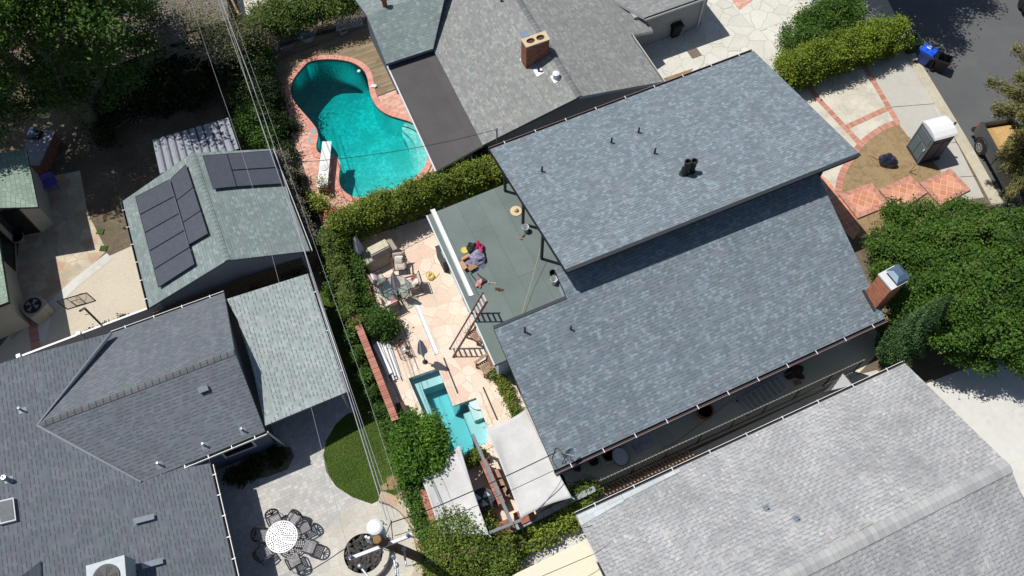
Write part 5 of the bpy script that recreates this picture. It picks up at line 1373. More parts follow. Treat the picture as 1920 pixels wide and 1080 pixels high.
p, q = G(976.5, 447.5, FZ + .03), G(984, 440, FZ + .03); m = MB(); m.box((p * .3 + q * .7), ((q - p).length * .6, .05, .05), angle_of(p, q)); m.build("handle", M_WOODDK, BR)
m = MB(); m.box(p, (.1, .1, .06), angle_of(p, q)); m.build("bristles", M_TERRA, BR)
CB = thing("cardboard_box", "open cardboard box of scraps on the flat roof by the clothes pile", "box", G(880, 496, FZ), GRID + .15)
M_CARD = plain("cardboard", C(196, 152, 112), .9, var=.08)
m = MB()
for s in (-1, 1): m.box((s * .22, 0, .15), (.012, .44, .3)); m.box((0, s * .22, .15), (.43, .012, .3))
m.box((0, 0, .01), (.43, .43, .012)); L_("carton", m, M_CARD, CB)
for (c, s, ax, a) in (((-.31, 0, .27), (.2, .44, .01), 'Y', -.35), ((.31, 0, .27), (.2, .44, .01), 'Y', .35), ((0, -.31, .25), (.44, .2, .01), 'X', .5), ((0, .3, .26), (.44, .2, .01), 'X', -.5)):
    m = MB(); m.box(c, s, M=Matrix.Rotation(a, 3, ax)); L_("flap", m, M_CARD, CB)
tag(crumple(G(880, 496, FZ + .02), (.17, .17, .13), 8, .5).build("packing_scraps", plain("mauve_scraps", C(150, 140, 168), .8, var=.5, scale=14)), "crumpled mauve scraps inside the cardboard box", "scraps")
tag(crumple(G(887, 470, FZ), (.26, .27, .3), 21, .3).build("backpack", M_BLACK), "black backpack lying against the clothes pile on the flat roof", "backpack")
tag(crumple(G(898, 473, FZ), (.2, .34, .22), 22, .4).build("red_clothes", plain("crimson_cloth", C(190, 50, 96), .9, var=.5, scale=9)), "crimson and dark cloth heaped behind the backpack", "clothes")
m = crumple(G(897, 490, FZ), (.36, .38, .26), 25, .35); tag(m.build("clothes_sack", plain("patterned_cloth", C(150, 146, 170), .9, var=.75, scale=13)), "patterned grey and white sack of clothes on the flat roof", "sack")
m = MB(); m.lathe(G(871, 469.5, FZ + .004), [(.17, 0), (.17, .035), (.15, .035), (.14, .02)], 20); tag(m.build("plastic_disc", plain("yellow_plastic", C(224, 204, 96), .5)), "round yellow bucket lid beside the backpack", "lid")
rodthing("long_steel_bar", (859.5, 482), (896.5, 552), .02, M_BLUESTEEL, "long thin steel bar lying beside the white trim strip on the roof", "bar")
rodthing("grey_pry_bar", (881.5, 512), (895, 529), .028, M_FASCIA_D, "short thick grey bar beside the pink pouch on the roof", "bar")
NG = thing("nail_gun", "black nail gun on the flat roof next to the small hammer", "nail gun", G(906, 526, FZ))
m = MB(); m.lathe(G(908, 527.5, FZ), [(.09, 0), (.11, .05), (.09, .12)], 12); m.build("motor_housing", M_BLACK, NG)
m = MB(); p, q = G(895, 513, FZ + .05), G(905, 522, FZ + .06); m.tube([p, q], [.025, .04], 6); m.build("barrel", M_FASCIA_D, NG)
tag(crumple(G(898, 533, FZ), (.15, .2, .12), 31, .25).build("tool_pouch", plain("pink_leather", C(222, 160, 150), .8, var=.2)), "pale pink tool pouch on the roof near the ladder top", "pouch")
HM = thing("hammer", "small hammer with a pale handle on the flat roof", "hammer", G(922, 530, FZ))
m = MB(); m.tube([G(917.5, 529.5, FZ + .03), G(930.5, 531.5, FZ + .03)], .017, 6); m.build("handle", plain("pale_wood", C(224, 200, 160), .7), HM)
p, q = G(916.5, 526, FZ + .04), G(915.5, 532, FZ + .04); m = MB(); m.box((p + q) / 2, ((q - p).length, .04, .04), angle_of(p, q)); m.build("head", M_STEEL, HM)
tag(crumple(G(935, 543, FZ), (.14, .07, .04), 41, .5).build("work_glove", M_WOODDK), "dark work glove dropped on the flat roof", "glove")
m = MB(); m.tube([G(1013, 466, FZ + .8), G(996, 530, FZ + .35), G(977, 591, 3.0)], .009, 4); tag(m.build("rope", plain("tan_rope", C(206, 200, 150), .9)), "thin tan rope running across the flat green roof", "rope")
def trim(a, b, z, label):
    p, q = G(*a, z), G(*b, z); m = MB(); d = (q - p); L = d.length
    m.box((p + q) / 2 + UP * .02, (L, .22, .02), angle_of(p, q)); m.box((p + q) / 2 + UP * .05 + Vector((d.y, -d.x, 0)).normalized() * .1, (L, .02, .06), angle_of(p, q))
    tag(m.build("trim_strip", M_WHITE), label, "trim strip", "white metal trim strips")
trim((811, 393), (884, 555), FZ, "long white trim strip lying along the edge of the flat green roof")
trim((778, 566), (819, 664), .01, "white trim strip lying on the peach flagstones by the pool")
m = MB(); p, q = G(883, 560, FZ), G(874, 606, FZ - 1); 

# parasols, closed
def parasol(px, label, h=2.5, stand=True, z=0.0, lean=(0, 0)):
    U = thing("closed_parasol", label, "parasol", G(px[0], px[1], z), group="closed grey parasols")
    ln = Vector((lean[0], lean[1], 0))
    m = MB(); m.tube([Vector((0, 0, 0.02)), Vector((0, 0, h)) + ln], .024, 8); L_("pole", m, M_WOODDK, U)
    m = MB(); n = 20; rings = []
    for t, r in ((.42, .15), (.5, .19), (.62, .17), (.75, .13), (.9, .09), (.985, .03)):
        c = Vector((0, 0, h * t)) + ln * t
        rings.append([c + Vector((math.cos(2 * math.pi * k / n), math.sin(2 * math.pi * k / n), 0)) * r * (1.2 if k % 5 in (0, 1) else .8) + UP * (.05 * math.sin(k * 2.1) if t < .5 else 0) for k in range(n)])
    for a, b in zip(rings, rings[1:]):
        for k in range(n): m.face([a[k], a[(k + 1) % n], b[(k + 1) % n], b[k]])
    m.face(rings[-1]); L_("canopy", m, M_GREYCLOTH, U)
    if stand: m = MB(); m.lathe((0, 0, 0), [(.13, 0), (.12, .05), (.05, .08), (.04, .25)], 14); L_("base", m, M_BLACKMETAL, U)
    return U
parasol((797, 679), "closed grey parasol standing alone on the peach flagstones near the small pool")
parasol((681, 493), "closed grey parasol against the tall hedge next to the covered grill", 2.5)
parasol((748, 557), "closed grey parasol through the middle of the glass table", 2.45)

# covered grill
gp = G(716, 488); GR = thing("covered_grill", "big barbecue grill under a taupe vinyl cover by the hedge", "grill", gp, GRID + .12)
m = MB()
def ring_(w_, d_, z_, x=0, y=0): return [Vector((x + a * w_ / 2, y + b * d_ / 2, z_)) for a, b in ((-1, -.9), (-.9, -1), (.9, -1), (1, -.9), (1, .9), (.9, 1), (-.9, 1), (-1, .9))]
R_ = [ring_(1.75, .8, 0), ring_(1.7, .76, .8), ring_(1.6, .72, .92), ring_(1.05, .64, 1.0), ring_(.98, .5, 1.22), ring_(.9, .34, 1.26)]
for a, b in zip(R_, R_[1:]):
    for k in range(8): m.face([a[k], a[(k + 1) % 8], b[(k + 1) % 8], b[k]])
m.face(R_[-1]); L_("cover", m, M_TAUPE, GR)
m = MB(); m.box((0, .02, 1.275), (.95, .42, .03)); m.box((0, -.24, 1.15), (.9, .02, .12)); L_("lid_panel", m, plain("beige_vinyl", C(206, 200, 172), .6), GR)
m = MB()
for a, b in ((-.75, -.3), (.75, -.3), (.75, .3), (-.75, .3)): m.tube([(a, b, .06), (a + .05, b, .06)], .06, 10)
L_("castors", m, M_BLACK, GR)

# cushioned patio chairs round a glass table
M_CUSH = plain("oatmeal_cushion", C(206, 192, 180), .95, var=.06); M_CUSHW = plain("cream_pillow", C(236, 228, 220), .95, var=.05); M_CUSHP = plain("pink_pillow", C(214, 120, 124), .95, var=.2, scale=18)
def puff(c, s, rz=0, tilt=0):
    m = MB(); M = Matrix.Rotation(rz, 3, 'Z') @ Matrix.Rotation(tilt, 3, 'X'); n = 8; c = Vector(c)
    P = [[c + M @ Vector((s[0] / 2 * x, s[1] / 2 * y, sg * s[2] / 2 * (max(0, (1 - x ** 4) * (1 - y ** 4)) ** .5))) for x in [-1 + 2 * i / n for i in range(n + 1)]] for y in [-1 + 2 * j / n for j in range(n + 1)] for sg in (1,)]
    Q = [[c + M @ Vector((s[0] / 2 * x, s[1] / 2 * y, -s[2] / 2 * (max(0, (1 - x ** 4) * (1 - y ** 4)) ** .5))) for x in [-1 + 2 * i / n for i in range(n + 1)]] for y in [-1 + 2 * j / n for j in range(n + 1)]]
    for j in range(n):
        for i in range(n):
            m.face([P[j][i], P[j][i + 1], P[j + 1][i + 1], P[j + 1][i]]); m.face([Q[j][i], Q[j + 1][i], Q[j + 1][i + 1], Q[j][i + 1]])
    return m
def armchair(px, rz, label, pillows):
    A = thing("patio_armchair", label, "armchair", G(px[0], px[1], .01), rz, group="cushioned chairs round the glass table")
    m = MB()
    for s in (-1, 1):
        m.tube([(s * .33, -.3, 0), (s * .33, -.28, .6), (s * .33, .28, .58), (s * .33, .36, .0)], .02, 5)
        m.tube([(s * .33, .2, .35), (s * .31, .42, .95)], .02, 5); m.box((s * .33, 0, .61), (.07, .6, .025))
    m.tube([(-.31, .42, .95), (.31, .42, .95)], .02, 5); m.tube([(-.33, -.3, .33), (.33, -.3, .33)], .02, 5); L_("frame", m, M_WOODDK, A)
    L_("seat_cushion", puff((0, -.03, .42), (.58, .58, .16)), M_CUSH, A)
    L_("back_cushion", puff((0, .3, .68), (.58, .5, .14), 0, math.radians(72)), M_CUSH, A)
    for k, (x, mm) in enumerate(pillows): L_("pillow", puff((x, .14, .62), (.42, .4, .16), .2 * (1 if k else -1), math.radians(52)), mm, A)
    return A
armchair((712, 533), GRID + math.pi / 2 + .1, "cushioned chair with two cream pillows on the left of the glass table", [(.1, M_CUSHW)])
armchair((751, 503), GRID - .3, "cushioned chair with one cream pillow behind the glass table, beside the grill", [(0, M_CUSHW)])
armchair((776, 540), GRID - math.pi / 2 - .1, "cushioned chair with a blotched pillow right of the glass table, by the yellow hose", [(.0, M_CUSHW), (-.12, plain("russet_pillow", C(150, 96, 84), .95, var=.3))])
armchair((734, 573), GRID + math.pi + .1, "cushioned chair with a pink pillow below the glass table", [(-.1, M_CUSHP), (.14, M_CUSHW)])
TB = thing("glass_table", "round glass patio table with a thin dark rim among the cushioned chairs", "table", G(746, 553, .01))
M_GL = glass("table_glass", (.86, .92, .91, 1), .12)
m = MB(); m.lathe((0, 0, .70), [(.66, 0), (.66, .012)], 36); L_("glass_top", m, M_GL, TB)
m = MB(); m.tube([Vector((.67 * math.cos(t), .67 * math.sin(t), .706)) for t in [2 * math.pi * i / 36 for i in range(37)]], .018, 5)
for k in range(4):
    a = k * math.pi / 2 + .5; m.tube([(.5 * math.cos(a), .5 * math.sin(a), 0), (.2 * math.cos(a + .6), .2 * math.sin(a + .6), .4), (.55 * math.cos(a), .55 * math.sin(a), .69)], .018, 5)
L_("frame", m, M_BLACKMETAL, TB)
T2_ = thing("side_glass_table", "smaller oval glass table left of the round one", "table", G(724, 549, .01))
m = MB(); m.lathe((0, 0, .52), [(.42, 0), (.42, .012)], 28, sx=1.0, sy=1.35, rz=.4); L_("glass_top", m, M_GL, T2_)
m = MB()
for k in range(4): a = k * math.pi / 2 + .4; m.tube([(.25 * math.cos(a), .3 * math.sin(a), 0), (.3 * math.cos(a), .4 * math.sin(a), .52)], .016, 5)
L_("frame", m, M_BLACKMETAL, T2_)
m = MB(); rr = random.Random(5)
m.tube(smooth_loop([G(808 + 7 * math.cos(t * 1.9) + rr.uniform(-2, 2), 517 + 10 * math.sin(t * 1.9) + rr.uniform(-2, 2), .03 + .004 * t) for t in range(22)], 1, False), .018, 5)
m.tube(smooth_loop([G(x, y, .03) for x, y in ((812, 512), (802, 508), (798, 515), (803, 526), (815, 524), (824, 512))], 2, False), .012, 4)
tag(m.build("hose_coil", plain("yellow_hose", C(232, 206, 90), .5)), "loose coil of yellow hose on the peach flagstones", "hose")
# wall air conditioner by the flat roof edge
AC = thing("equipment_cabinet", "grey-topped cabinet against the wing wall beside the peach patio", "cabinet", G(834, 494), GRID + math.pi / 2)
m = MB(); m.box((0, 0, .5), (.95, .42, 1.0)); L_("body", m, M_FASCIA_D, AC)
m = MB(); m.box((0, 0, 1.02), (1.0, .46, .04)); L_("lid", m, M_FASCIA_D, AC)
m = MB(); m.box((-.1, 0, 1.045), (.4, .16, .02)); L_("vent_grille", m, M_STEEL, AC)
# adirondack chairs
def adirondack():
    A = thing("slatted_chair", "weathered slatted wooden chair half under the leaning ladder", "chair", G(893, 631, .01), GRID - math.pi / 2 + .5, group="slatted wooden chairs beside the wing")
    m = MB()
    for k in range(5): m.box((0, -.25 + k * .11, .34 - k * .025), (.52, .085, .02), M=Matrix.Rotation(-.2, 3, 'X'))
    L_("seat", m, M_WOODMD, A)
    m = MB()
    for k in range(6):
        x = -.25 + k * .1; h = .95 - abs(k - 2.5) * .05; m.box((x, .36, .58), (.08, .02, h * .85), M=Matrix.Rotation(-.4, 3, 'X'))
    m.box((0, .43, .75), (.56, .03, .06)); L_("backrest", m, M_WOODMD, A)
    for s in (-1, 1):
        m = MB(); m.box((s * .34, 0, .56), (.13, .72, .025)); L_("armrest", m, M_WOODMD, A)
        m = MB(); m.box((s * .3, -.3, .27), (.04, .09, .54)); L_("front_leg", m, M_WOODMD, A)
        m = MB(); m.box((s * .28, .15, .2), (.03, .95, .1), M=Matrix.Rotation(-.25, 3, 'X')); L_("side_rail", m, M_WOODMD, A)
    return A
AD = adirondack()
dup(AD, G(911, 691, .01), GRID - math.pi / 2 + .25, "weathered slatted wooden chair near the corner of the blue-grey wing wall")
# bundle of white pipes along the brick wall
PB = thing("pipe_bundle", "stack of white pipes and poles lying beside the brick wall", "pipes", G(727, 680))
rr = random.Random(2)
for k in range(13):
    a = G(703 + k * 1.9 + rr.uniform(-1, 1), 645 - k * .9, .1 + .05 * (k % 3)); b = G(728 + k * 1.9 + rr.uniform(-2, 2), 704 - k * .6 + rr.uniform(-3, 14), .08 + .05 * (k % 3))
    m = MB(); m.tube([a, b], rr.choice((.03, .04, .05)), 8); m.build("pipe", M_WHITE, PB)
m = MB(); m.slab([G(x, y, .32) for x, y in ((699, 648), (708, 640), (736, 698), (727, 704))], .03, 0, 0, 0); m.build("white_board", M_WHITE, PB)
# little wire cart
WC = thing("wire_cart", "small dark wire cart of pots beside the white pipes", "cart", G(755, 656), GRID + math.pi / 2)
m = MB()
for z in (.08, .5):
    m.tube([(-.42, -.25, z), (.42, -.25, z), (.42, .25, z), (-.42, .25, z), (-.42, -.25, z)], .014, 5)
    for k in range(6): m.tube([(-.36 + k * .14, -.25, z), (-.36 + k * .14, .25, z)], .006, 4)
for a, b in ((-.42, -.25), (.42, -.25), (.42, .25), (-.42, .25)): m.tube([(a, b, 0), (a, b, .62)], .014, 5)
L_("frame", m, M_WOODDK, WC)
for k, (x, y, mm) in enumerate(((-.25, 0, M_WHITE), (-.05, .08, M_TERRA), (.18, -.05, M_BLACK))):
    m = MB(); m.lathe(Vector((x, y, .51)), [(.07, 0), (.1, .16), (.085, .16), (.07, .05)], 12)
    o = L_("pot", m, mm, WC)
# water-bowl and planter by the brick wall
m = MB(); p = G(757, 776); m.box(p + UP * .22, (.8, .35, .44), GRID + math.pi / 2); m.box(p + UP * .445, (.85, .4, .03), GRID + math.pi / 2)
tag(m.build("storage_bench", M_WOODDK), "dark wooden box against the brick wall above the pool tree", "bench")

# shade sails and the beam between
def sail(px, zs, label, wr=.11, sag=.16, seed=1):
    P = [G(x, y, z) for (x, y), z in zip(px, zs)]; n = 26; rr = random.Random(seed); m = MB(); g = []
    ph = [(rr.uniform(3, 9), rr.uniform(-4, 4), rr.uniform(0, 6)) for _ in range(4)]
    for j in range(n + 1):
        row = []
        for i in range(n + 1):
            u, v = i / n, j / n; p = P[0].lerp(P[1], u).lerp(P[3].lerp(P[2], u), v)
            e = 16 * u * (1 - u) * v * (1 - v)
            z = -sag * e + sum(math.sin(u * a + v * b + c) for a, b, c in ph) * wr / 4 * min(1, e * 2 + .15)
            ctr = sum(P, Vector()) / 4; pull = .05 * (4 * u * (1 - u) * (1 - 4 * v * (1 - v)) + 4 * v * (1 - v) * (1 - 4 * u * (1 - u)))
            row.append(p + (ctr - p) * pull + UP * z)
        g.append(row)
    for j in range(n):
        for i in range(n):
            q = [g[j][i], g[j][i + 1], g[j + 1][i + 1], g[j + 1][i]]
            if (q[1] - q[0]).cross(q[2] - q[0]).z < 0: q = q[::-1]
            m.face(q); m.face([x - UP * .012 for x in q[::-1]])
    ed = [g[0][i] for i in range(n + 1)] + [g[j][n] for j in range(1, n + 1)] + [g[n][i] for i in range(n - 1, -1, -1)] + [g[j][0] for j in range(n - 1, 0, -1)]
    for k in range(len(ed)): a, b = ed[k], ed[(k + 1) % len(ed)]; m.face([a, b, b - UP * .012, a - UP * .012])
    o = m.build("cloth", M_SAIL, None, local=True)
    base = atz(sum(P, Vector()) / 4, 0); t = thing("shade_sail", label, "shade sail", base, group="white shade sails over the small pool")
    for v in o.data.vertices: v.co -= base
    o.parent = t; o.data.polygons.foreach_set("use_smooth", [True] * len(o.data.polygons))
    bm = bmesh.new(); bm.from_mesh(o.data); bmesh.ops.remove_doubles(bm, verts=bm.verts, dist=1e-4); bm.to_mesh(o.data); bm.free()
    m = MB()
    for j in (9, 17):
        for i in range(n): a, b, c, d = g[j][i], g[j][i + 1], g[j][i + 1] + (g[j + 1][i + 1] - g[j][i + 1]) * .12, g[j][i] + (g[j + 1][i] - g[j][i]) * .12; q = [x + UP * .006 for x in (a, b, c, d)]; m.face(q if (q[1] - q[0]).cross(q[2] - q[0]).z > 0 else q[::-1])
        m.build('seam', M_OFFWHITE, t); m = MB()
    for k, p in enumerate(P): m.tube([p - UP * .02, p + (p - sum(P, Vector()) / 4).normalized() * .12], .02, 6)
    m.build("corner_ring", M_STEEL, t)
    return t
ts = NT("white_sail_cloth"); ts.col(ts.ramp(ts.noise(ts.pos(), 1.3, 5, .7), [(.35, C(206, 204, 200)), (.65, C(222, 221, 219))])); ts.rough(.9)
M_SAIL = ts.m
sail([(862, 833), (917, 1003), (826, 1008), (790, 898)], [2.35, 2.3, 2.2, 2.3], "narrow white shade sail beside the round tree, left of the grey beam", seed=3)
sail([(910, 803), (986, 767), (1073, 933), (977, 972)], [2.35, 2.45, 2.4, 2.35], "wide white shade sail beside the main roof, right of the grey beam", seed=6)
PG_ = thing("pergola_beam", "long grey timber beam with a cross beam between the two white sails", "beam", G(925, 900))
def beam(a, b, w_, h_, name, mat, par):
    d = b - a; m = MB(); m.box((a + b) / 2, (d.length, w_, h_), M=Matrix.Rotation(math.atan2(d.y, d.x), 3, 'Z')); return m.build(name, mat, par)
beam(G(886, 815, 2.3), G(961, 985, 2.3), .13, .16, "main_beam", M_GREYWOOD, PG_)
beam(G(918, 999, 2.22), G(976, 976, 2.22), .12, .12, "cross_beam", M_GREYWOOD, PG_)
for (x, y) in ((888, 819), (958, 981)):
    p = G(x, y, 2.2); m = MB(); m.box(atz(p, 1.1), (.1, .1, 2.2), GRID); m.build("post", M_GREYWOOD, PG_)
# air conditioner, brick dwarf wall and tubs under the sails
AU = thing("ground_air_conditioner", "octagonal grey air conditioner standing between the white sails", "air conditioner", G(906, 944), GRID)
m = MB(); o8 = [Vector((.5 * math.cos(math.pi / 8 + k * math.pi / 4), .5 * math.sin(math.pi / 8 + k * math.pi / 4), 0)) for k in range(8)]
m.loft(o8, [p + UP * .8 for p in o8]); L_("casing", m, plain("grey_green_metal", C(96, 106, 108), .5), AU)
m = MB(); m.lathe((0, 0, .8), [(.44, 0), (.44, .05), (.40, .05)], 24); L_("fan_guard", m, M_BLACK, AU)
m = MB(); 
for k in range(3):
    a = k * 2.1; m.face([(math.cos(a) * .06, math.sin(a) * .06, .86), (math.cos(a) * .36, math.sin(a) * .36, .86), (math.cos(a + .9) * .36, math.sin(a + .9) * .36, .88), (math.cos(a + .9) * .06, math.sin(a + .9) * .06, .88)])
L_("fan_blades", m, M_STEEL, AU)
BW = MB(); a, b = G(907, 874), G(941, 953); BW.box((a + b) / 2 + UP * .42, ((b - a).length, .24, .84), angle_of(a, b)); BW.strip([atz(a, .9), atz(b, .9)], .3, th=.06)
tag(BW.build("brick_dwarf_wall", M_BRICKWALLTOP), "short brick dwarf wall under the grey beam between the sails", "wall")
for k, (x, y, lb) in enumerate(((934, 894, "empty round tub nearest the pool under the wide sail"), (939, 910, "round tub, second from the pool, under the wide sail"), (945, 925, "round tub with dark soil, third from the pool, beside the brick dwarf wall"), (956, 928, "small pale tub at the edge of the wide sail"))):
    t = thing("plant_tub", lb, "tub", G(x, y), group="round tubs beside the brick dwarf wall"); r = .24 if k < 3 else .17
    m = MB(); m.lathe((0, 0, 0), [(r * .8, 0), (r, .38), (r * .9, .38), (r * .75, .1)], 20); L_("tub", m, M_GREYWOOD if k < 3 else M_TAUPE, t)
    m = MB(); m.lathe((0, 0, .385), [(r * 1.02, 0), (r * 1.02, .02), (r * .92, .02)], 20); L_("rim", m, M_WOODMD, t)
PBx = thing("brick_planter", "small red brick planter below the end of the small pool", "planter", G(895, 864), GRID)
m = MB(); m.box((0, 0, .2), (1.0, .45, .4)); L_("brick_box", m, M_BRICKWALL, PBx)
m = MB(); m.box((0, 0, .41), (.8, .28, .02)); L_("soil", m, M_MULCH, PBx)

# north neighbour: diving board, pots, tubs, lattice
DV = thing("diving_board", "white diving board on a low stand over the big pool", "diving board", G(603, 345))
a, b = G(604, 351, .62), G(613, 265, .66); d = (b - a); s = Vector((d.y, -d.x, 0)).normalized()
m = MB(); m.slab([a + s * .26, b + s * .24, b - s * .24, a - s * .26], .06, 0, 0, 0); m.build("board", M_WHITE, DV)
m = MB(); q = a + d * .12; m.box(atz(q, .28), (.5, .6, .54), math.atan2(d.y, d.x) + math.pi / 2); m.build("rear_stand", M_BRICKWALL, DV)
m = MB(); q = a + d * .45; m.box(atz(q, .3), (.46, .16, .56), math.atan2(d.y, d.x) + math.pi / 2); m.build("fulcrum", M_WHITE, DV)
m = MB(); q = a + d * .42; m.lathe(atz(q, .655), [(.2, 0), (.2, .012)], 20); m.build("grip_disc", M_OFFWHITE, DV)
def potplant(px, label, r=.24, h=.4, mat=M_TERRA, z=0.0, fol=None, fr=.4, n=500, lf=.07, name="potted_plant", cat="potted plant", group=None):
    t = thing(name, label, cat, G(px[0], px[1], z), group=group)
    m = MB(); m.lathe((0, 0, 0), [(r * .7, 0), (r, h * .9), (r * 1.08, h * .9), (r * 1.08, h), (r * .9, h), (r * .88, h - .06)], 20); L_("pot", m, mat, t)
    if fol:
        c = root_of(t) + UP * (h + fr * .5); leaves("leaves", [((c.x, c.y, c.z), (fr, fr, fr * .8))], n, lf, fol, t)
    else:
        m = MB(); m.lathe((0, 0, h - .07), [(r * .9, 0), (r * .9, .01)], 16); L_("soil", m, M_MULCH, t)
    return t
potplant((604, 349), "white pot with a wilting yellow plant on the foot of the diving board", .16, .3, M_WHITE, .62, L_YELLOW, .16, 120, .06)
potplant((603, 393), "terracotta pot with a yellow-green plant on the salmon brick deck", .3, .4, M_TERRA, .01, L_YELLOW, .3, 500, .08)
potplant((623, 408), "empty terracotta pot at the end of the tall hedge, beside the yellow plant", .32, .42, M_TERRA, .01)
WT = thing("wash_tub", "pale oval wash tub with two handles on the shaded timber deck", "tub", G(578, 76, .05), GRID)
m = MB(); m.lathe((0, 0, 0), [(.28, 0), (.38, .4), (.4, .4), (.36, .4), (.26, .06)], 24, sx=1.15, sy=.7); L_("basin", m, plain("pale_zinc", C(196, 198, 206), .5), WT)
for s in (-1, 1): m = MB(); m.tube([(s * .42, -.1, .36), (s * .52, 0, .4), (s * .42, .1, .36)], .02, 5); L_("handle", m, M_CREAMPANEL, WT)
WP = thing("wooden_trough", "grey wooden planter trough in shade on the timber deck", "planter", G(539, 91, .05), GRID)
m = MB(); 
for s in (-1, 1): m.box((0, s * .18, .2), (.75, .03, .4)); m.box((s * .36, 0, .2), (.03, .33, .4))
L_("box", m, plain("grey_board", C(140, 140, 140), .9), WP)
m = MB(); m.box((0, 0, .3), (.68, .32, .02)); L_("soil", m, M_MULCH, WP)
LT = thing("lattice_panel", "white diamond lattice panel leaning by the wing of the north house", "lattice", G(652, 55))
p0, p1 = G(632, 58, .05), G(680, 46, .05); t0, t1 = G(626, 20, 1.15), G(668, 8, 1.15); m = MB()
for k in range(-9, 10):
    for sg in (1, -1):
        pts = []
        for q in range(2): pass
        u0 = k / 9; u1 = u0 + .8 * sg; v0, v1 = 0.0, 1.0
        if u1 > 1: v1 = (1 - u0) / (u1 - u0); u1 = 1
        if u1 < 0: v1 = (0 - u0) / (u1 - u0); u1 = 0
        if u0 < 0: v0 = (0 - u0) / (u1 - u0) * v1 if u1 != u0 else 0; u0 = 0
        if u0 > 1 or v0 >= v1 or u1 < 0: continue
        B = lambda u, v: p0.lerp(p1, u).lerp(t0.lerp(t1, u), v)
        m.tube([B(u0, v0), B(u1, v1)], .022, 4)
for a, b in ((p0, p1), (t0, t1), (p0, t0), (p1, t1)): m.tube([a, b], .03, 4)
m.build("slats", M_WHITE, LT)
SL = ladder("step_ladder", "small grey step ladder leaning on the white lattice", G(647, 66, .06), G(636, 36, .95), .42, 4, M_STEEL, M_STEEL)
m = MB(); 
for k in range(4): m.tube([G(585 + k * 3, 52 + k * 2, .1), G(622 + k * 2, 44 + k * 3, .25)], .03, 5)
tag(m.build("timber_rails", M_WOODMD), "brown timber rails lying in the shade below the ivy bank", "timber")
tag(crumple(G(701, 162, .08), (.17, .12, .06), 3, .1).build("pool_float", M_WHITE), "small white object at the pool edge on the timber deck", "float")
m = MB(); m.lathe(G(673, 134, -.11), [(.09, 0), (.1, .05), (.07, .08)], 14); tag(m.build("chlorine_float", M_WHITE), "round white floating dispenser in the shaded end of the big pool", "float")
for (x, y, lb) in ((588, 246, "round grey skimmer cover in the brick coping"), (583, 262, "oval grey drain cover in the salmon brick deck")):
    m = MB(); m.lathe(G(x, y, .078 if x > 585 else .01), [(.17, 0), (.17, .008)], 20); tag(m.build("drain_cover", M_STEEL), lb, "drain cover", "covers beside the big pool")
m = MB(); p = G(1302, 100); m.box(p + UP * .012, (.62, .62, .02), GRID); tag(m.build("drain_grate", plain("brown_grate", C(124, 112, 98), .8)), "square brown drain grate in the white crazy paving", "grate")

# side path clutter
potplant((1318, 776), "large terracotta pot in the shaded side path", .36, .5, M_TERRA)
potplant((1139, 858), "dark plastic pot behind the white basin in the side path", .22, .35, M_WOODDK); potplant((1112, 868), "small dark pot nearest the wide sail in the side path", .2, .3, M_WOODDK)
BS = thing("plastic_basin", "white oval basin with dark blue water in the side path", "basin", G(1161, 862), GRID)
m = MB(); m.lathe((0, 0, 0), [(.25, 0), (.36, .5), (.39, .5), (.34, .5), (.3, .38)], 24, sx=.95, sy=1.1); L_("basin", m, M_WHITE, BS)
m = MB(); m.lathe((0, 0, .36), [(.31, 0), (.31, .01)], 20, sx=.95, sy=1.1); L_("water", m, plain("dark_blue_liner", (0.01, 0.015, 0.08, 1), .2), BS)
m = MB(); m.tube([G(1126, 853, .5), G(1132, 872, .5), G(1150, 865, .5)], .02, 5); m.tube([G(1132, 872, .5), G(1131, 878, .02)], .02, 5); m.tube([G(1126, 853, .5), G(1126, 860, .02)], .02, 5)
tag(m.build("pipe_stand", M_WHITE), "white pipe stand beside the oval basin", "stand")
m = MB(); p = G(1206, 832, .01); m.box(p + UP * .035, (.95, .55, .05), GRID); tag(m.build("marble_slab", plain("grey_marble", C(190, 192, 196), .5, var=.3, scale=3)), "grey marble slab lying in the side path", "slab")
m = MB(); a, b = G(1235, 808, .012), G(1262, 800, .012)
m.sheet(smooth_loop(GL([(1226, 812), (1250, 800), (1265, 822), (1272, 838), (1250, 852), (1242, 845)]), 1), .014); struct(m.build("side_path_step", M_CONC))
m = MB(); m.tube([G(1120, 866, .9) * 0 + G(1148, 842, .3), G(1460, 698, .3)], .012, 4) 
m = MB(); m.tube(smooth_loop([G(1430, 722, .25), G(1380, 745, .15), G(1320, 790, .1), G(1270, 828, .1), G(1240, 842, .1)], 2, False), .016, 5); m.tube(smooth_loop([G(1500, 690, .3), G(1460, 708, .25), G(1430, 722, .25)], 1, False), .016, 5)
tag(m.build("garden_hose", plain("pale_hose", C(176, 176, 150), .6)), "pale hose stretched along the shaded side path", "hose")
for (x, y, s_, lb, sd_) in ((1078, 872, .2, "heap of dark pots and rubble nearest the wide sail", 61), (1488, 700, .24, "dark jumble of tools at the far end of the side path", 62)):
    tag(crumple(G(x, y), (s_ * 1.6, s_, s_), sd_, .6).build("clutter_heap", M_WOODDK), lb, "clutter", "dark clutter in the side path")
m = MB(); p = G(1495, 718); m.box(p + UP * .06, (.3, .2, .12), .3); tag(m.build("paint_tin", M_WOODMD), "small brown box alone in the shaded side path", "box")

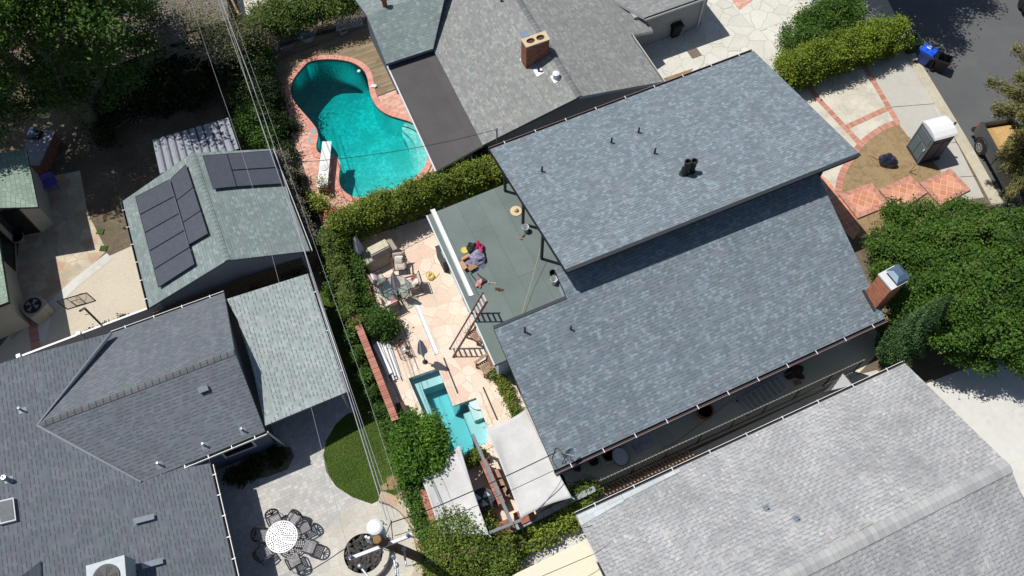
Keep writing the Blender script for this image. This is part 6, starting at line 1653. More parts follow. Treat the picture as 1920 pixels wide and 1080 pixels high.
# fences and walls
def fence_line(a, b, h): return (b - a), (b - a).normalized()
FN = thing("slatted_fence", "dark wire fence with pale spiked top beside the shaded side path", "fence", G(1360, 810))
a, b = G(1118, 918), G(1600, 697); d = b - a; L = d.length; dn = d.normalized(); hh = 1.45
m = MB(); m.box((a + b) / 2 + UP * (hh - .03), (L, .05, .05), angle_of(a, b)); m.box((a + b) / 2 + UP * .15, (L, .04, .04), angle_of(a, b))
for k in range(9): m.box(a + d * k / 8 + UP * hh / 2, (.06, .06, hh), GRID)
m.build("rails_and_posts", M_BLACKMETAL, FN)
m = MB(); k = int(L / .12)
for i in range(k): m.box(a + d * (i + .5) / k + UP * (hh / 2), (.085, .012, hh - .1), angle_of(a, b) + .35)
m.build("privacy_slats", plain("dark_green_slat", C(60, 62, 58), .8), FN)
m = MB(); k = int(L / .16); m.box((a + b) / 2 + UP * (hh + .004), (L, .02, .016), angle_of(a, b))
for i in range(k): m.box(a + d * (i + .5) / k + UP * (hh + .015), (.05, .06, .02), angle_of(a, b) + .7)
m.build("top_spikes", plain("pale_wire", C(140, 140, 134), .5), FN)
m = MB()
for i in range(26): m.box(a + d * (.01 + i * .0128) + UP * .28 - Vector((-dn.y, dn.x, 0)) * .25, (.06, .5, .06), angle_of(a, b) + .55)
tag(m.build("stacked_battens", M_WOODMD), "row of tan timber battens along the foot of the wire fence", "battens")
m = MB(); a, b = G(935, 1016), G(1112, 928); d = b - a; m.box((a + b) / 2 + UP * .55, (d.length, .2, 1.1), angle_of(a, b)); 
k = int(d.length / .4)
for i in range(k): m.box(a + d * (i + .5) / k + UP * 1.115, (.36, .24, .05), angle_of(a, b))
tag(m.build("block_wall", plain("grey_block", C(164, 168, 168), .9, var=.1)), "grey block garden wall below the white sails", "wall")
for (x, y, lb) in ((946, 1001, "square red brick pier at the foot of the cross beam"), (983, 979, "red brick pier under the corner of the wide sail")):
    m = MB(); p = G(x, y); m.box(p + UP * .6, (.75, .5, 1.2), GRID); m.box(p + UP * 1.22, (.8, .55, .04), GRID); tag(m.build("brick_pier", M_BRICKWALL), lb, "pier", "brick piers by the sails")
def lowwall(px, h, w_, mat, name, label, cap=None, cat="wall"):
    pts = GL(px, 0.0); W_ = thing(name, label, cat, sum(pts, Vector()) / len(pts))
    m = MB(); m.strip([p + UP * (h - .06) for p in pts], w_, th=h - .05); m.build("masonry", mat, W_)
    m = MB(); m.strip([p + UP * h for p in pts], w_ + .05, th=.06); m.build("coping", cap or mat, W_)
    return W_
lowwall([(616, 462), (640, 528), (669, 604), (714, 718), (748, 806)], 1.35, .26, M_BRICKWALL, "brick_garden_wall", "long red brick garden wall partly covered by ivy beside the lawn", M_BRICKWALLTOP)
lowwall([(796, 928), (812, 972), (832, 1020)], 1.35, .26, M_BRICKWALL, "brick_garden_wall", "short red brick wall beside the narrow sail, below the round tree", M_BRICKWALLTOP)
lowwall([(672, 470), (690, 540), (704, 610)], .35, .2, M_BRICKWALL, "raised_bed_edge", "low red-brown bed edge between the ivy and the patio chairs", M_TERRA)
VF = thing("vinyl_fence", "white capped vinyl fence above the grey south-west roof", "fence", G(230, 600))
a, b = G(46, 690), G(322, 590); d = b - a; h = 1.75
aa, bb = G(36, 668.5, h), G(311, 565, h); a = atz(aa, 0); b = atz(bb, 0); d = b - a
m = MB(); m.box((a + b) / 2 + UP * .85, (d.length, .05, 1.6), angle_of(a, b)); m.build("panel", M_FASCIA_W, VF)
m = MB(); m.box((a + b) / 2 + UP * (h - .02), (d.length, .09, .05), angle_of(a, b)); m.build("top_rail", M_WHITE, VF)
for k in (0, .4, .985):
    m = MB(); p = a + d * k; m.box(p + UP * (h / 2 + .03), (.13, .13, h + .06), GRID); m.box(p + UP * (h + .08), (.18, .18, .05), GRID); m.build("post", M_WHITE, VF)
WF = thing("board_fence", "weathered brown board fence behind the pale patio roof", "fence", G(450, 520))
aa, bb = G(284, 588, 1.6), G(592, 472, 1.6); a = atz(aa, 0); b = atz(bb, 0); d = b - a
m = MB(); k = int(d.length / .15)
for i in range(k): m.box(a + d * (i + .5) / k + UP * (.8 + random.uniform(-.02, .02)), (.135, .022, 1.6), angle_of(a, b))
m.build("boards", plain("grey_brown_board", C(110, 92, 78), .9, var=.25), WF)
m = MB(); 
for z in (.4, 1.3): m.box((a + b) / 2 + UP * z + Vector((-d.y, d.x, 0)).normalized() * .05, (d.length, .04, .09), angle_of(a, b))
m.build("rails", M_WOODDK, WF)
DF = thing("dark_board_fence", "dark board fence running up from the bare tree beside the far drive", "fence", G(455, 30))
aa, bb = G(425, -20, 1.7), G(467, 68, 1.7); a = atz(aa, 0); b = atz(bb, 0); d = b - a; m = MB(); k = int(d.length / .16)
for i in range(k): m.box(a + d * (i + .5) / k + UP * .85, (.145, .025, 1.7), angle_of(a, b))
m.build("boards", M_WOODDK, DF); m = MB(); m.box((a + b) / 2 + UP * 1.72, (d.length, .1, .04), angle_of(a, b)); m.build("cap_rail", M_WOODMD, DF)
m = MB(); p = G(1590, 716, .6); pts = [G(x, y, z) for x, y, z in ((1545, 735, .1), (1580, 700, 1.2), (1592, 712, 1.15), (1598, 722, .9), (1560, 738, .6))]
m.slab([pts[0], pts[1], pts[3]], .02, 0, 0, 0); m.slab([pts[1], pts[2], pts[3]], .02, 0, 0, 0); tag(m.build("folded_tarp", M_WHITE), "folded white tarpaulin at the far end of the wire fence", "tarp")

# wrought-iron dining set on the cobbles
M_LACE = plain("sheen_cast_metal", C(214, 214, 216), .4, metal=.1, var=.04)  # light grey puts the sun and sky reflection into the top's colour
DT = thing("lace_dining_table", "round pale cast-metal table with a lace-pattern top on the grey cobbles", "table", G(536, 1013, .005))  # pale look of the top is sun and sky sheen painted into M_LACE
m = MB(); rings_ = [0.06, .14, .22, .30, .38, .46, .54, .62]; z = .73
for ri in range(len(rings_) - 1):
    r0_, r1_ = rings_[ri], rings_[ri + 1]; nS = max(8, int(2 * math.pi * r1_ / .1)); tw = .016
    for k in range(nS):
        a = 2 * math.pi * k / nS; b = 2 * math.pi * (k + 1) / nS; mid = (a + b) / 2
        def pp(r, t): return Vector((r * math.cos(t), r * math.sin(t), z))
        hole = [pp(r0_ + tw, a + tw / r1_), pp(r1_ - tw, a + tw / r1_), pp(r1_ - tw, b - tw / r1_), pp(r0_ + tw, b - tw / r1_)]
        out = [pp(r0_, a), pp(r1_, a), pp(r1_, b), pp(r0_, b)]
        if (ri + k) % 6 == 5: m.face(out); continue
        for i in range(4): m.face([out[i], out[(i + 1) % 4], hole[(i + 1) % 4], hole[i]])
m.lathe((0, 0, z - .01), [(.07, 0), (.07, .012)], 14)
m.tube([Vector((.64 * math.cos(t), .64 * math.sin(t), z - .005)) for t in [2 * math.pi * i / 40 for i in range(41)]], .022, 6)
L_("lace_top", m, M_LACE, DT)
m = MB()
for k in range(4): a = k * math.pi / 2 + .4; m.tube([(.45 * math.cos(a), .45 * math.sin(a), 0), (.12 * math.cos(a), .12 * math.sin(a), .3), (.14 * math.cos(a), .14 * math.sin(a), .5), (.5 * math.cos(a), .5 * math.sin(a), .71)], .02, 6)
L_("pedestal", m, M_BLACKMETAL, DT)
def iron_chair():
    A = thing("iron_chair", "black iron chair upper left of the lace table", "chair", G(520, 979, .005), 0, group="black iron chairs round the lace table")
    m = MB()
    n = 7
    for i in range(n + 1):
        t = -.22 + .44 * i / n; m.tube([(t, -.22, .44), (t, .22, .44)], .017, 4); m.tube([(-.22, t, .44), (.22, t, .44)], .017, 4)
    m.tube([(-.24, -.24, .44), (.24, -.24, .44), (.24, .24, .44), (-.24, .24, .44), (-.24, -.24, .44)], .032, 5)
    L_("seat", m, M_LACEB, A)
    m = MB(); arc = [Vector((.27 * math.cos(t), .24 + .1 * math.sin(t), .46 + .42 * math.sin(t))) for t in [math.pi * i / 12 for i in range(13)]]
    m.tube(arc, .038, 6)
    for k in range(1, 6): a = math.pi * k / 6; m.tube([(0, .25, .5), (.25 * math.cos(a), .24 + .095 * math.sin(a), .46 + .4 * math.sin(a))], .022, 4)
    for k in range(6): c = Vector((-.17 + .068 * k, .27, .62 + .06 * math.sin(k * 2))); m.tube([c + Vector((.05 * math.cos(t), .01, .05 * math.sin(t))) for t in [2 * math.pi * i / 8 for i in range(9)]], .008, 4)
    L_("backrest", m, M_BLACKMETAL, A)
    for s in (-1, 1):
        m = MB(); m.tube([(s * .26, .26, .66), (s * .28, -.05, .66), (s * .27, -.2, .64), (s * .25, -.22, .44)], .03, 5); L_("armrest", m, M_BLACKMETAL, A)
        m = MB(); m.tube([(s * .23, -.23, .44), (s * .25, -.26, 0)], .015, 5); L_("leg", m, M_BLACKMETAL, A)
        m = MB(); m.tube([(s * .23, .23, .44), (s * .26, .3, 0)], .015, 5); L_("leg", m, M_BLACKMETAL, A)
    return A
M_LACEB = plain("sheen_seat_metal", C(176, 174, 180), .45)  # sunlit sheen of the black seats painted as pale grey
IC = iron_chair(); tc = root_of(DT)
def face_table(o): v = tc - root_of(o); return math.atan2(v.y, v.x) + math.pi / 2
IC.rotation_euler.z = face_table(IC) ; 
for (x, y, lb) in ((556, 980, "black iron chair straight above the lace table"), (574, 994, "black iron chair upper right of the lace table"), (586, 1030, "black iron chair lower right of the lace table, out in the sun"), (556, 1056, "black iron chair below the lace table"), (497, 1008, "black iron chair left of the lace table, in the eave's shadow"), (500, 1042, "black iron chair lower left of the lace table, deepest in shadow")):
    p = G(x, y, .005); v = tc - p; dup(IC, p, math.atan2(v.y, v.x) + math.pi / 2, lb)

# fire pit, seat wall
FP = thing("fire_pit", "round stone fire pit filled with dark lava rock below the power pole", "fire pit", G(688, 1052))
fc = G(681, 1037, .45); fc = atz(fc, 0); FP.location = (fc.x, fc.y, 0)
m = MB(); r0_, r1_, hh = .80, 1.06, .42; o = circle(fc, r1_, 40); i_ = circle(fc, r0_, 40)
m.sheet(o, hh, [i_])
for k in range(40): j = (k + 1) % 40; m.face([atz(o[k], 0), atz(o[j], 0), atz(o[j], hh), atz(o[k], hh)]); m.face([atz(i_[j], .1), atz(i_[k], .1), atz(i_[k], hh), atz(i_[j], hh)])
m.sheet(i_, .2, mi=1); m.build("stone_ring", [plain("sand_stone", C(206, 200, 186), .9, var=.12, scale=2), plain("ash_bed", (0.02, 0.018, 0.018, 1), .95)], FP)
rr = random.Random(9); V = MB()
for k in range(230):
    a = rr.uniform(0, 6.28); q = .74 * math.sqrt(rr.random()); c = fc + Vector((q * math.cos(a), q * math.sin(a), .33 + rr.uniform(0, .06)))
    s = rr.uniform(.05, .095); t = crumple(c, (s, s * rr.uniform(.7, 1.1), s * .7), k, .22, n=2); V.v += t.v; base = len(V.v) - len(t.v)
    V.f += [[i + base for i in f_] for f_ in t.f]; V.mi += t.mi; V.uv += t.uv
tag(V.build("lava_rock", plain("lava_rock", (0.055, 0.048, 0.046, 1), .9, var=.4, scale=5)), "dark lava rock heaped inside the round fire pit", "rocks", kind="stuff")
SWL = MB(); ac = fc; o = circle(ac, 2.62, 30, 0, math.radians(-75), math.radians(78)); i_ = circle(ac, 2.2, 30, 0, math.radians(-75), math.radians(78))
SWL.prism(o + i_[::-1], 0, .42); tag(SWL.build("seat_wall", M_FLAG_W), "curved stone seat wall round the fire pit", "wall")
# west neighbour: hoop, air conditioner, kitchen island
BH = thing("basketball_hoop", "basketball hoop with a clear backboard over the pale west driveway", "basketball hoop", G(192, 611))
pb = G(192, 611); pt_ = G(150, 583, 2.9)
m = MB(); m.tube([pb, atz(pb, 1.9), pt_], .05, 8); m.tube([atz(pb, 1.3), G(160, 590, 2.7)], .02, 5); m.build("pole", M_BLACKMETAL, BH)
bA, bB = G(107, 567, 2.85), G(162, 549, 2.85); tA, tB = bA + Vector((0, .05, 0)), bB
lo_a, lo_b = G(127, 579, 2.55), G(179, 564, 2.55)
bbq = [G(106, 565, 3.4), G(162, 549, 3.4), G(179.5, 564, 2.75), G(127, 580, 2.75)]
m = MB(); m.face(bbq); m.face([p + Vector((0, .015, .01)) for p in bbq[::-1]]); m.build("backboard", glass("clear_acrylic", (.9, .9, .9, 1), .12), BH)
m = MB()
for i in range(4): m.tube([bbq[i], bbq[(i + 1) % 4]], .03, 4)
B = lambda u, v: bbq[3].lerp(bbq[2], u).lerp(bbq[0].lerp(bbq[1], u), v)
m.tube([B(.35, .08), B(.35, .6), B(.65, .6), B(.65, .08), B(.35, .08)], .018, 4); m.tube([B(.33, 0), B(.33, 1)], .015, 4); m.tube([B(.68, 0), B(.68, 1)], .015, 4); m.build("backboard_frame", M_BLACKMETAL, BH)
rc = B(.5, .1) + Vector((-.05, .32, -.0)); m = MB(); m.tube([rc + Vector((.23 * math.cos(t), .23 * math.sin(t), 0)) for t in [2 * math.pi * i / 20 for i in range(21)]], .012, 5); m.build("rim", plain("orange_rim", C(220, 90, 50), .5), BH)
AV = thing("condenser_unit", "square beige air conditioner in shade against the cream west house", "air conditioner", G(78, 588), GRID + .5)
m = MB(); o8 = [Vector((.52 * math.cos(k * math.pi / 8) * (1.25 if k % 4 == 2 else 1), .52 * math.sin(k * math.pi / 8) * (1.25 if k % 4 == 2 else 1), 0)) for k in range(16)]
m.loft(o8, [p + UP * .85 for p in o8]); L_("casing", m, plain("beige_casing", C(190, 182, 166), .6), AV)
m = MB(); m.lathe((0, 0, .85), [(.4, 0), (.4, .04), (.36, .04)], 24); L_("fan_guard", m, M_BLACK, AV)
m = MB(); 
for k in range(4): a = k * 1.57; m.face([(math.cos(a) * .05, math.sin(a) * .05, .9), (math.cos(a) * .33, math.sin(a) * .33, .9), (math.cos(a + .7) * .33, math.sin(a + .7) * .33, .91), (math.cos(a + .7) * .05, math.sin(a + .7) * .05, .91)])
L_("fan_blades", m, M_STEEL, AV)
KI = thing("barbecue_island", "brick barbecue island with a grey slab top under the big tree", "barbecue", G(84, 295), GRID - .55)
m = MB(); m.box((0, 0, .42), (1.05, 2.1, .84)); L_("brick_base", m, M_BRICKWALL, KI)
m = MB(); m.box((0, 0, .87), (1.15, 2.2, .06)); L_("slab_top", m, plain("grey_slab", C(150, 156, 170), .6), KI)
m = MB(); m.box((-.3, .7, 1.0), (.6, .5, .2)); L_("grill_body", m, M_BLACK, KI)
m = MB(); m.tube([(-.42, .45, 1.1), (-.42, .95, 1.1)], .16, 12); L_("grill_hood", m, plain("blue_steel_hood", C(150, 180, 220), .25, metal=.5), KI)
PCH = thing("purple_seat", "purple cushioned garden seat in shade by the west porch", "seat", G(98, 352), GRID)
m = MB(); m.box((0, 0, .4), (.75, .6, .1)); m.box((0, .28, .6), (.75, .1, .4)); L_("cushion", m, plain("violet_cloth", (0.12, 0.10, 0.42, 1), .9), PCH)
m = MB()
for a, b in ((-.33, -.25), (.33, -.25), (.33, .25), (-.33, .25)): m.tube([(a, b, 0), (a, b, .38)], .02, 5)
L_("legs", m, M_BLACKMETAL, PCH)
potplant((40, 452), "round beige pot in the corner of the cream west house", .3, .4, M_TAUPE)
for (x, y, lb) in ((188, 434, "square of green turf beside the west flagstones, upper one"), (194, 466, "small rectangle of green turf at the driveway corner")):
    m = MB(); m.box(G(x, y, .03), (.34, .3, .05), GRID - .5); tag(m.build("turf_square", M_LAWNBASE), lb, "turf", "turf squares by the west flagstones")

# power pole with transformer
pb, pt_ = G(802, 1052), G(707.5, 1012, 10.3)
PP_ = thing("power_pole", "tall brown timber power pole with a white crossarm and a pale round transformer", "utility pole", pb)
M_POLE = plain("creosote_timber", C(96, 72, 54), .9, var=.25, bump=.3)
m = MB(); m.tube([pb - UP * .1, pb.lerp(pt_, .5), pt_], [.2, .17, .14], 14); m.build("shaft", M_POLE, PP_)
m = MB(); m.lathe(pt_ + UP * .002, [(.14, 0), (.12, .05), (.03, .07)], 12); m.build("pole_top", plain("end_grain", C(150, 116, 76), .95, var=.3, scale=20), PP_)
ca, cb_ = G(655, 1048, 9.3), G(773, 1003, 9.3); beam(ca, cb_, .1, .13, "crossarm", plain("white_crossarm", C(232, 234, 238), .6, var=.04), PP_)
for t in (.04, .5, .94):
    p = ca.lerp(cb_, t) + UP * .065; m = MB(); m.lathe(p, [(.035, 0), (.06, .05), (.04, .09), (.06, .13), (.02, .18)], 10); m.build("insulator", M_BLUESTEEL, PP_)
tp_ = G(702.5, 988, 9.35); 
m = MB(); m.lathe(tp_ - UP * .95, [(.22, 0), (.24, .05), (.24, .9), (.25, .93), (.25, .96), (.18, 1.0), (.03, 1.01)], 22); XF = m.build("transformer", plain("pale_tank_paint", C(232, 236, 238), .4, var=.03), PP_)
m = MB(); mid = pb.lerp(pt_, .86); m.box((tp_ - UP * .5).lerp(atz(mid, tp_.z - .5), .55), (.42, .16, .3), angle_of(tp_, mid)); m.build("mounting_bracket", M_STEEL, PP_)
for k, (x, y) in enumerate(((686, 1006), (691, 1008))):
    p = G(x, y, 9.2); m = MB(); m.tube([p, p + Vector((.05, -.1, -.35))], .045, 8); m.build("cutout_fuse", M_WHITE, PP_)
la, lb_ = G(672, 1062, 7.2), G(742, 1075, 7.0)
for (x, y, z, dx_, dy_) in ((757, 1030, 7.6, .1, -.5), (738, 1045, 7.2, .15, -.7), (675, 1062, 7.2, .35, -.4), (744, 1060, 6.6, .1, -.5)):
    p = G(x, y, z); m = MB(); m.tube([p, p + Vector((dx_, dy_, 0.0))], .035, 6); m.lathe(p - UP * .1, [(.05, 0), (.08, .08), (.05, .16), (.08, .22), (.03, .26)], 10); m.build("line_hardware", M_STEEL, PP_)
rr = random.Random(4)
for k in range(9):
    m = MB()
    a = G(690 + rr.uniform(-10, 50), 975 + rr.uniform(-5, 60), 8 + rr.uniform(-1, 1)); b = G(720 + rr.uniform(-20, 45), 1010 + rr.uniform(-20, 60), 8 + rr.uniform(-1.5, 1)); c = (a + b) / 2 + Vector((rr.uniform(-.4, .4), rr.uniform(-.4, .4), -.3))
    m.tube(smooth_loop([a, c, b], 2, False), .014, 4); m.build("jumper_lead", M_BLACK, PP_)
def wire(name, pts, r, mat, label, sag=.0, group="overhead wires from the power pole"):
    P = [G(x, y, z) for x, y, z in pts]
    if len(P) == 2:
        a, b = P; P = [a.lerp(b, t) - UP * sag * 4 * t * (1 - t) for t in [i / 16 for i in range(17)]]
    else: P = smooth_loop(P, 2, False)
    m = MB(); m.tube(P, r, 5); return tag(m.build(name, mat), label, "wire", group)
M_WIRE = plain("pale_cable", C(158, 160, 166), .5, var=.05); M_WIRED = plain("dark_cable", C(50, 50, 52), .6)
wire("overhead_cable", [(725, 975, 7.6), (655, 745, 7.4), (590, 540, 7.3), (510, 255, 7.3), (405, -25, 7.4)], .019, M_WIRE, "thickest pale overhead cable running from the pole to the top edge", 0)
wire("overhead_cable", [(735, 985, 7.2), (660, 745, 7.0), (580, 500, 6.9), (500, 260, 6.9), (398, -30, 7.0)], .013, M_WIRE, "pale overhead cable close beside the thickest one, left side")
wire("overhead_cable", [(740, 970, 8.0), (648, 700, 7.8), (548, 400, 7.8), (480, 210, 7.8), (398, -60, 8.0)], .009, M_WIRE, "thin pale overhead cable just right of the thick pair")
wire("overhead_cable", [(655, 1040, 9.5), (605, 850, 9.3), (545, 610, 9.2), (470, 330, 9.2), (375, 60, 9.4), (350, -30, 9.4)], .006, M_WIRE, "very thin wire from the crossarm's left end past the patio roof")
wire("overhead_cable", [(770, 1000, 9.5), (700, 770, 9.3), (640, 600, 9.2), (545, 330, 9.2), (430, 10, 9.4)], .006, M_WIRE, "very thin wire from the crossarm's right end over the lawn")
wire("service_drop", [(733, 980, 7.6), (803, 957, 6.9), (888, 920, 6.0), (960, 888, 5.2), (1043, 848, 4.3)], .02, M_WIRED, "dark service cable from the pole over the sails to the main roof")
wire("service_drop", [(740, 1005, 7.2), (833, 975, 6.3), (940, 928, 5.0), (1043, 880, 3.1)], .012, M_WIRED, "thin dark cable over the sails to the corner of the main roof")
wire("service_drop", [(560, 1082, 7.0), (610, 1054, 7.6), (650, 1026, 8.2), (700, 1000, 8.6)], .016, M_WIRED, "dark wire from the pole to the bottom edge across the cobbles")
wire("service_drop", [(528, 305, 6.9), (600, 302, 6.2), (720, 288, 5.2), (840, 266, 4.4), (931, 243, 3.75)], .014, M_WIRED, "dark wire crossing over the big pool to the north house mast")
wire("service_drop", [(760, 1062, 7.2), (860, 1040, 6.9), (1000, 1018, 6.6), (1110, 985, 5.2)], .012, M_WIRED, "dark wire from the pole over the bronze shrub to the silver-grey roof")

# ------------------------------------------------------------------ trees, hedges and shrubs
def blobs(px): 
    out = []
    for x, y, z, rx, rz in px: c = G(x, y, z); out.append(((c.x, c.y, c.z), (rx, rx, rz)))
    return out
tree("broad_tree", "big dark broadleaf tree filling the top left corner", "tree", G(184, 240), blobs([
    (262, 48, 4.6, 1.25, 1.0), (225, 110, 4.2, 1.4, 1.0), (180, 158, 3.8, 1.4, 1.0), (115, 178, 3.8, 1.4, 1.0), (45, 172, 4.0, 1.4, 1.0), (262, 0, 5.4, 1.25, 1.0),
    (185, 75, 6.2, 1.6, 1.1), (110, 100, 6.0, 1.6, 1.1), (35, 100, 6.2, 1.6, 1.1), (205, -10, 7.0, 1.6, 1.2), (110, 20, 8.2, 1.9, 1.3), (20, 30, 8.4, 1.9, 1.3), (-60, 130, 7.0, 2.0, 1.4), (-75, 205, 5.5, 1.7, 1.2), (-20, 215, 4.6, 1.3, .9), (-150, 150, 7.0, 2.0, 1.4), (-140, 240, 5.5, 1.6, 1.1),
    (170, -50, 9.0, 2.3, 1.6), (40, -50, 10.0, 2.5, 1.7), (-80, 20, 9.5, 2.6, 1.8)]), 50000, .095, L_BIGTREE, M_BARK, .38, clump=.6, shell=.55)
yb = []; rr = random.Random(77)  # added out-of-view crown, laid along sun rays to shade the yard
for x, y in [(x + rr.uniform(-18, 18), y + rr.uniform(-14, 14)) for x in range(-60, 470, 52) for y in (205, 255, 300)] + [(60, 330), (0, 320), (120, 345), (240, 345), (200, 380)]:
    h = rr.uniform(8.5, 10.5); g0 = G(x, y, 0); c = g0 - Vector((math.cos(math.radians(-19)), math.sin(math.radians(-19)), 0)) * (h / math.tan(SUN_EL)); yb.append(((c.x, c.y, h), (.95, .95, .5)))
tree("added_shade_tree", "high open crowned tree just beyond the top left corner, dappling the yard", "tree", G(60, 150), yb, 17000, .14, L_BIGTREE, M_BARK, .3, clump=.8, shell=.1)  # added out-of-view tree, there only to shade the yard
# bare tree by the wires
BT = thing("bare_tree", "nearly leafless grey tree with bare twigs under the overhead cables", "tree", G(422, 150))
m = MB(); rr = random.Random(12)
def twig(p, d, L, r, depth):
    q = p + d * L + Vector((0, 0, rr.uniform(-.1, .15))); m.tube([p, p.lerp(q, .5) + Vector((rr.uniform(-.1, .1), rr.uniform(-.1, .1), .08)), q], [r, r * .8, r * .55], 5)
    if depth == 0: return
    for _ in range(rr.choice((2, 3, 3))):
        e = (d + Vector((rr.uniform(-.9, .9), rr.uniform(-.9, .9), rr.uniform(-.25, .45)))).normalized(); twig(p.lerp(q, rr.uniform(.5, 1)), e, L * rr.uniform(.55, .8), r * .55, depth - 1)
base = G(422, 150)
m.tube([base, base + Vector((0, 0, 1.0)), base + Vector((-.1, .1, 2.0))], [.16, .13, .11], 8)
for a in range(9): t = a * .7; twig(base + Vector((-.1, .1, 1.2 + .12 * a)), Vector((math.cos(t), math.sin(t), .7)).normalized(), 1.3, .075, 4)
m.build("branches", M_TWIG, BT, smooth=True)
leaves("sparse_leaves", blobs([(400, 60, 3.4, 1.6, .8), (440, 90, 3.0, 1.4, .8), (370, 40, 3.5, 1.0, .6), (460, 40, 3.0, .9, .7)]), 2600, .07, L_OLIVE, BT, clump=.9, shell=.2)
# dark understorey under the big tree
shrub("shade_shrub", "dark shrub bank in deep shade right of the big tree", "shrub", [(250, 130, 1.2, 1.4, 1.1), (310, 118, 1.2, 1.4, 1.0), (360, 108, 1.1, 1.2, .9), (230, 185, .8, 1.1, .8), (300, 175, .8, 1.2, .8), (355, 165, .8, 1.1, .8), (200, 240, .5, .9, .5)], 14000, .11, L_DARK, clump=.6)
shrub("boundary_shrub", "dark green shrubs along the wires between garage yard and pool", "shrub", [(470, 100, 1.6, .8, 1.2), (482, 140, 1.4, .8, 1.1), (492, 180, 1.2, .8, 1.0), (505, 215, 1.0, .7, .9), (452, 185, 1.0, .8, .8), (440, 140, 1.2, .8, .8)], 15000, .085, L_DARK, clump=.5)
shrub("rounded_shrub", "bushy mid-green shrub beside the corrugated canopy", "shrub", [(472, 235, 1.1, .85, .9), (485, 262, .9, .6, .7), (508, 240, .8, .5, .6)], 9000, .075, L_GREEN, clump=.4)
shrub("lime_vine", "bright lime vine at the corner of the ivy bank", "vine", [(474, 40, 2.0, .35, .4), (480, 62, 1.6, .3, .5), (494, 115, 1.4, .35, .5), (488, 95, 1.6, .3, .4)], 2400, .075, L_BRIGHT, clump=.3)
shrub("ivy_bank", "ivy covered bank and fence at the top of the pool yard", "ivy", [(505, 42, 1.8, .75, .8), (535, 32, 1.9, .8, .8), (565, 24, 1.9, .8, .8), (597, 14, 1.9, .8, .8), (628, 4, 1.9, .8, .8), (655, -6, 1.9, .7, .8), (520, 18, 2.0, .6, .6), (480, 15, 1.9, .35, .4)], 20000, .08, L_IVY, clump=.45)
shrub("dry_vine_mound", "grey-brown mound of dry vine at the west end of the timber deck", "vine", [(488, 82, 1.3, .7, .8), (500, 95, .9, .6, .6)], 6000, .06, L_DRY, clump=.4)
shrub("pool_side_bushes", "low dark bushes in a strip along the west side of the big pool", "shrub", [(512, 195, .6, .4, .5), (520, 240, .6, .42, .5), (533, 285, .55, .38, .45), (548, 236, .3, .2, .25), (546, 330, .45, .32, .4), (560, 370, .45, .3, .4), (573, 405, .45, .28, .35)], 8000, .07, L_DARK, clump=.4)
shrub("dry_vine_hedge", "grey dry vine hedge along the east eave of the solar garage", "hedge", [(524, 300, 1.6, .35, .5), (532, 328, 1.6, .35, .5), (541, 356, 1.6, .35, .5), (550, 384, 1.6, .35, .5), (560, 410, 1.6, .35, .5), (570, 436, 1.5, .35, .5), (580, 455, 1.3, .35, .6)], 15000, .06, L_DRY, clump=.3)
# tall hedge between pool and patio
hp = []
for k in range(11):
    t = k / 10; hp.append((640 + 288 * t, 431 - 106 * t - 10 * math.sin(t * 3.1), 1.45, .58, 1.0)); hp.append((654 + 282 * t, 411 - 92 * t - 8 * math.sin(t * 3.1), 1.75, .5, .5))
shrub("clipped_hedge", "tall yellow-green clipped hedge between the big pool and the flagstone patio", "hedge", hp, 52000, .075, L_HEDGE, clump=.36, shell=.75)
shrub("wall_ivy", "ivy trailing over the long brick wall beside the lawn", "ivy", [(622, 470, 1.2, .32, .45), (630, 492, 1.25, .3, .4), (638, 516, 1.25, .29, .4), (646, 540, 1.25, .29, .38), (653, 562, 1.25, .27, .38), (661, 585, 1.2, .25, .38), (668, 604, 1.15, .22, .35), (612, 452, 1.3, .45, .5), (628, 448, 1.2, .5, .5)], 15000, .07, L_IVY, clump=.3)
shrub("wall_foot_shrubs", "dark trailing shrubs on the lawn side of the brick wall", "shrub", [(645, 592, .6, .26, .5), (658, 632, .6, .26, .5), (673, 670, .6, .25, .5), (687, 707, .6, .24, .5), (702, 740, .6, .24, .5), (717, 770, .55, .24, .5), (731, 800, .5, .24, .45), (614, 505, .6, .28, .5), (626, 545, .6, .28, .5)], 9000, .07, L_GREEN, clump=.35)
shrub("bed_shrubs", "mixed green shrubs in the raised bed next to the patio chairs", "shrub", [(660, 486, .5, .32, .4), (672, 500, .5, .3, .38), (674, 540, .5, .28, .38), (682, 572, .5, .28, .38), (690, 592, .45, .26, .35), (664, 520, .4, .26, .35)], 6000, .075, L_GREEN, clump=.35)
shrub("round_rose_bush", "round rose bush at the end of the raised bed above the white pipes", "shrub", [(711, 604, .85, .48, .55), (722, 614, .6, .36, .42)], 7500, .075, L_GREEN, clump=.35)
shrub("bronze_flowers", "wispy purple-brown plant right of the rose bush", "shrub", [(737, 612, .45, .25, .3)], 500, .06, L_RUST, clump=.25)
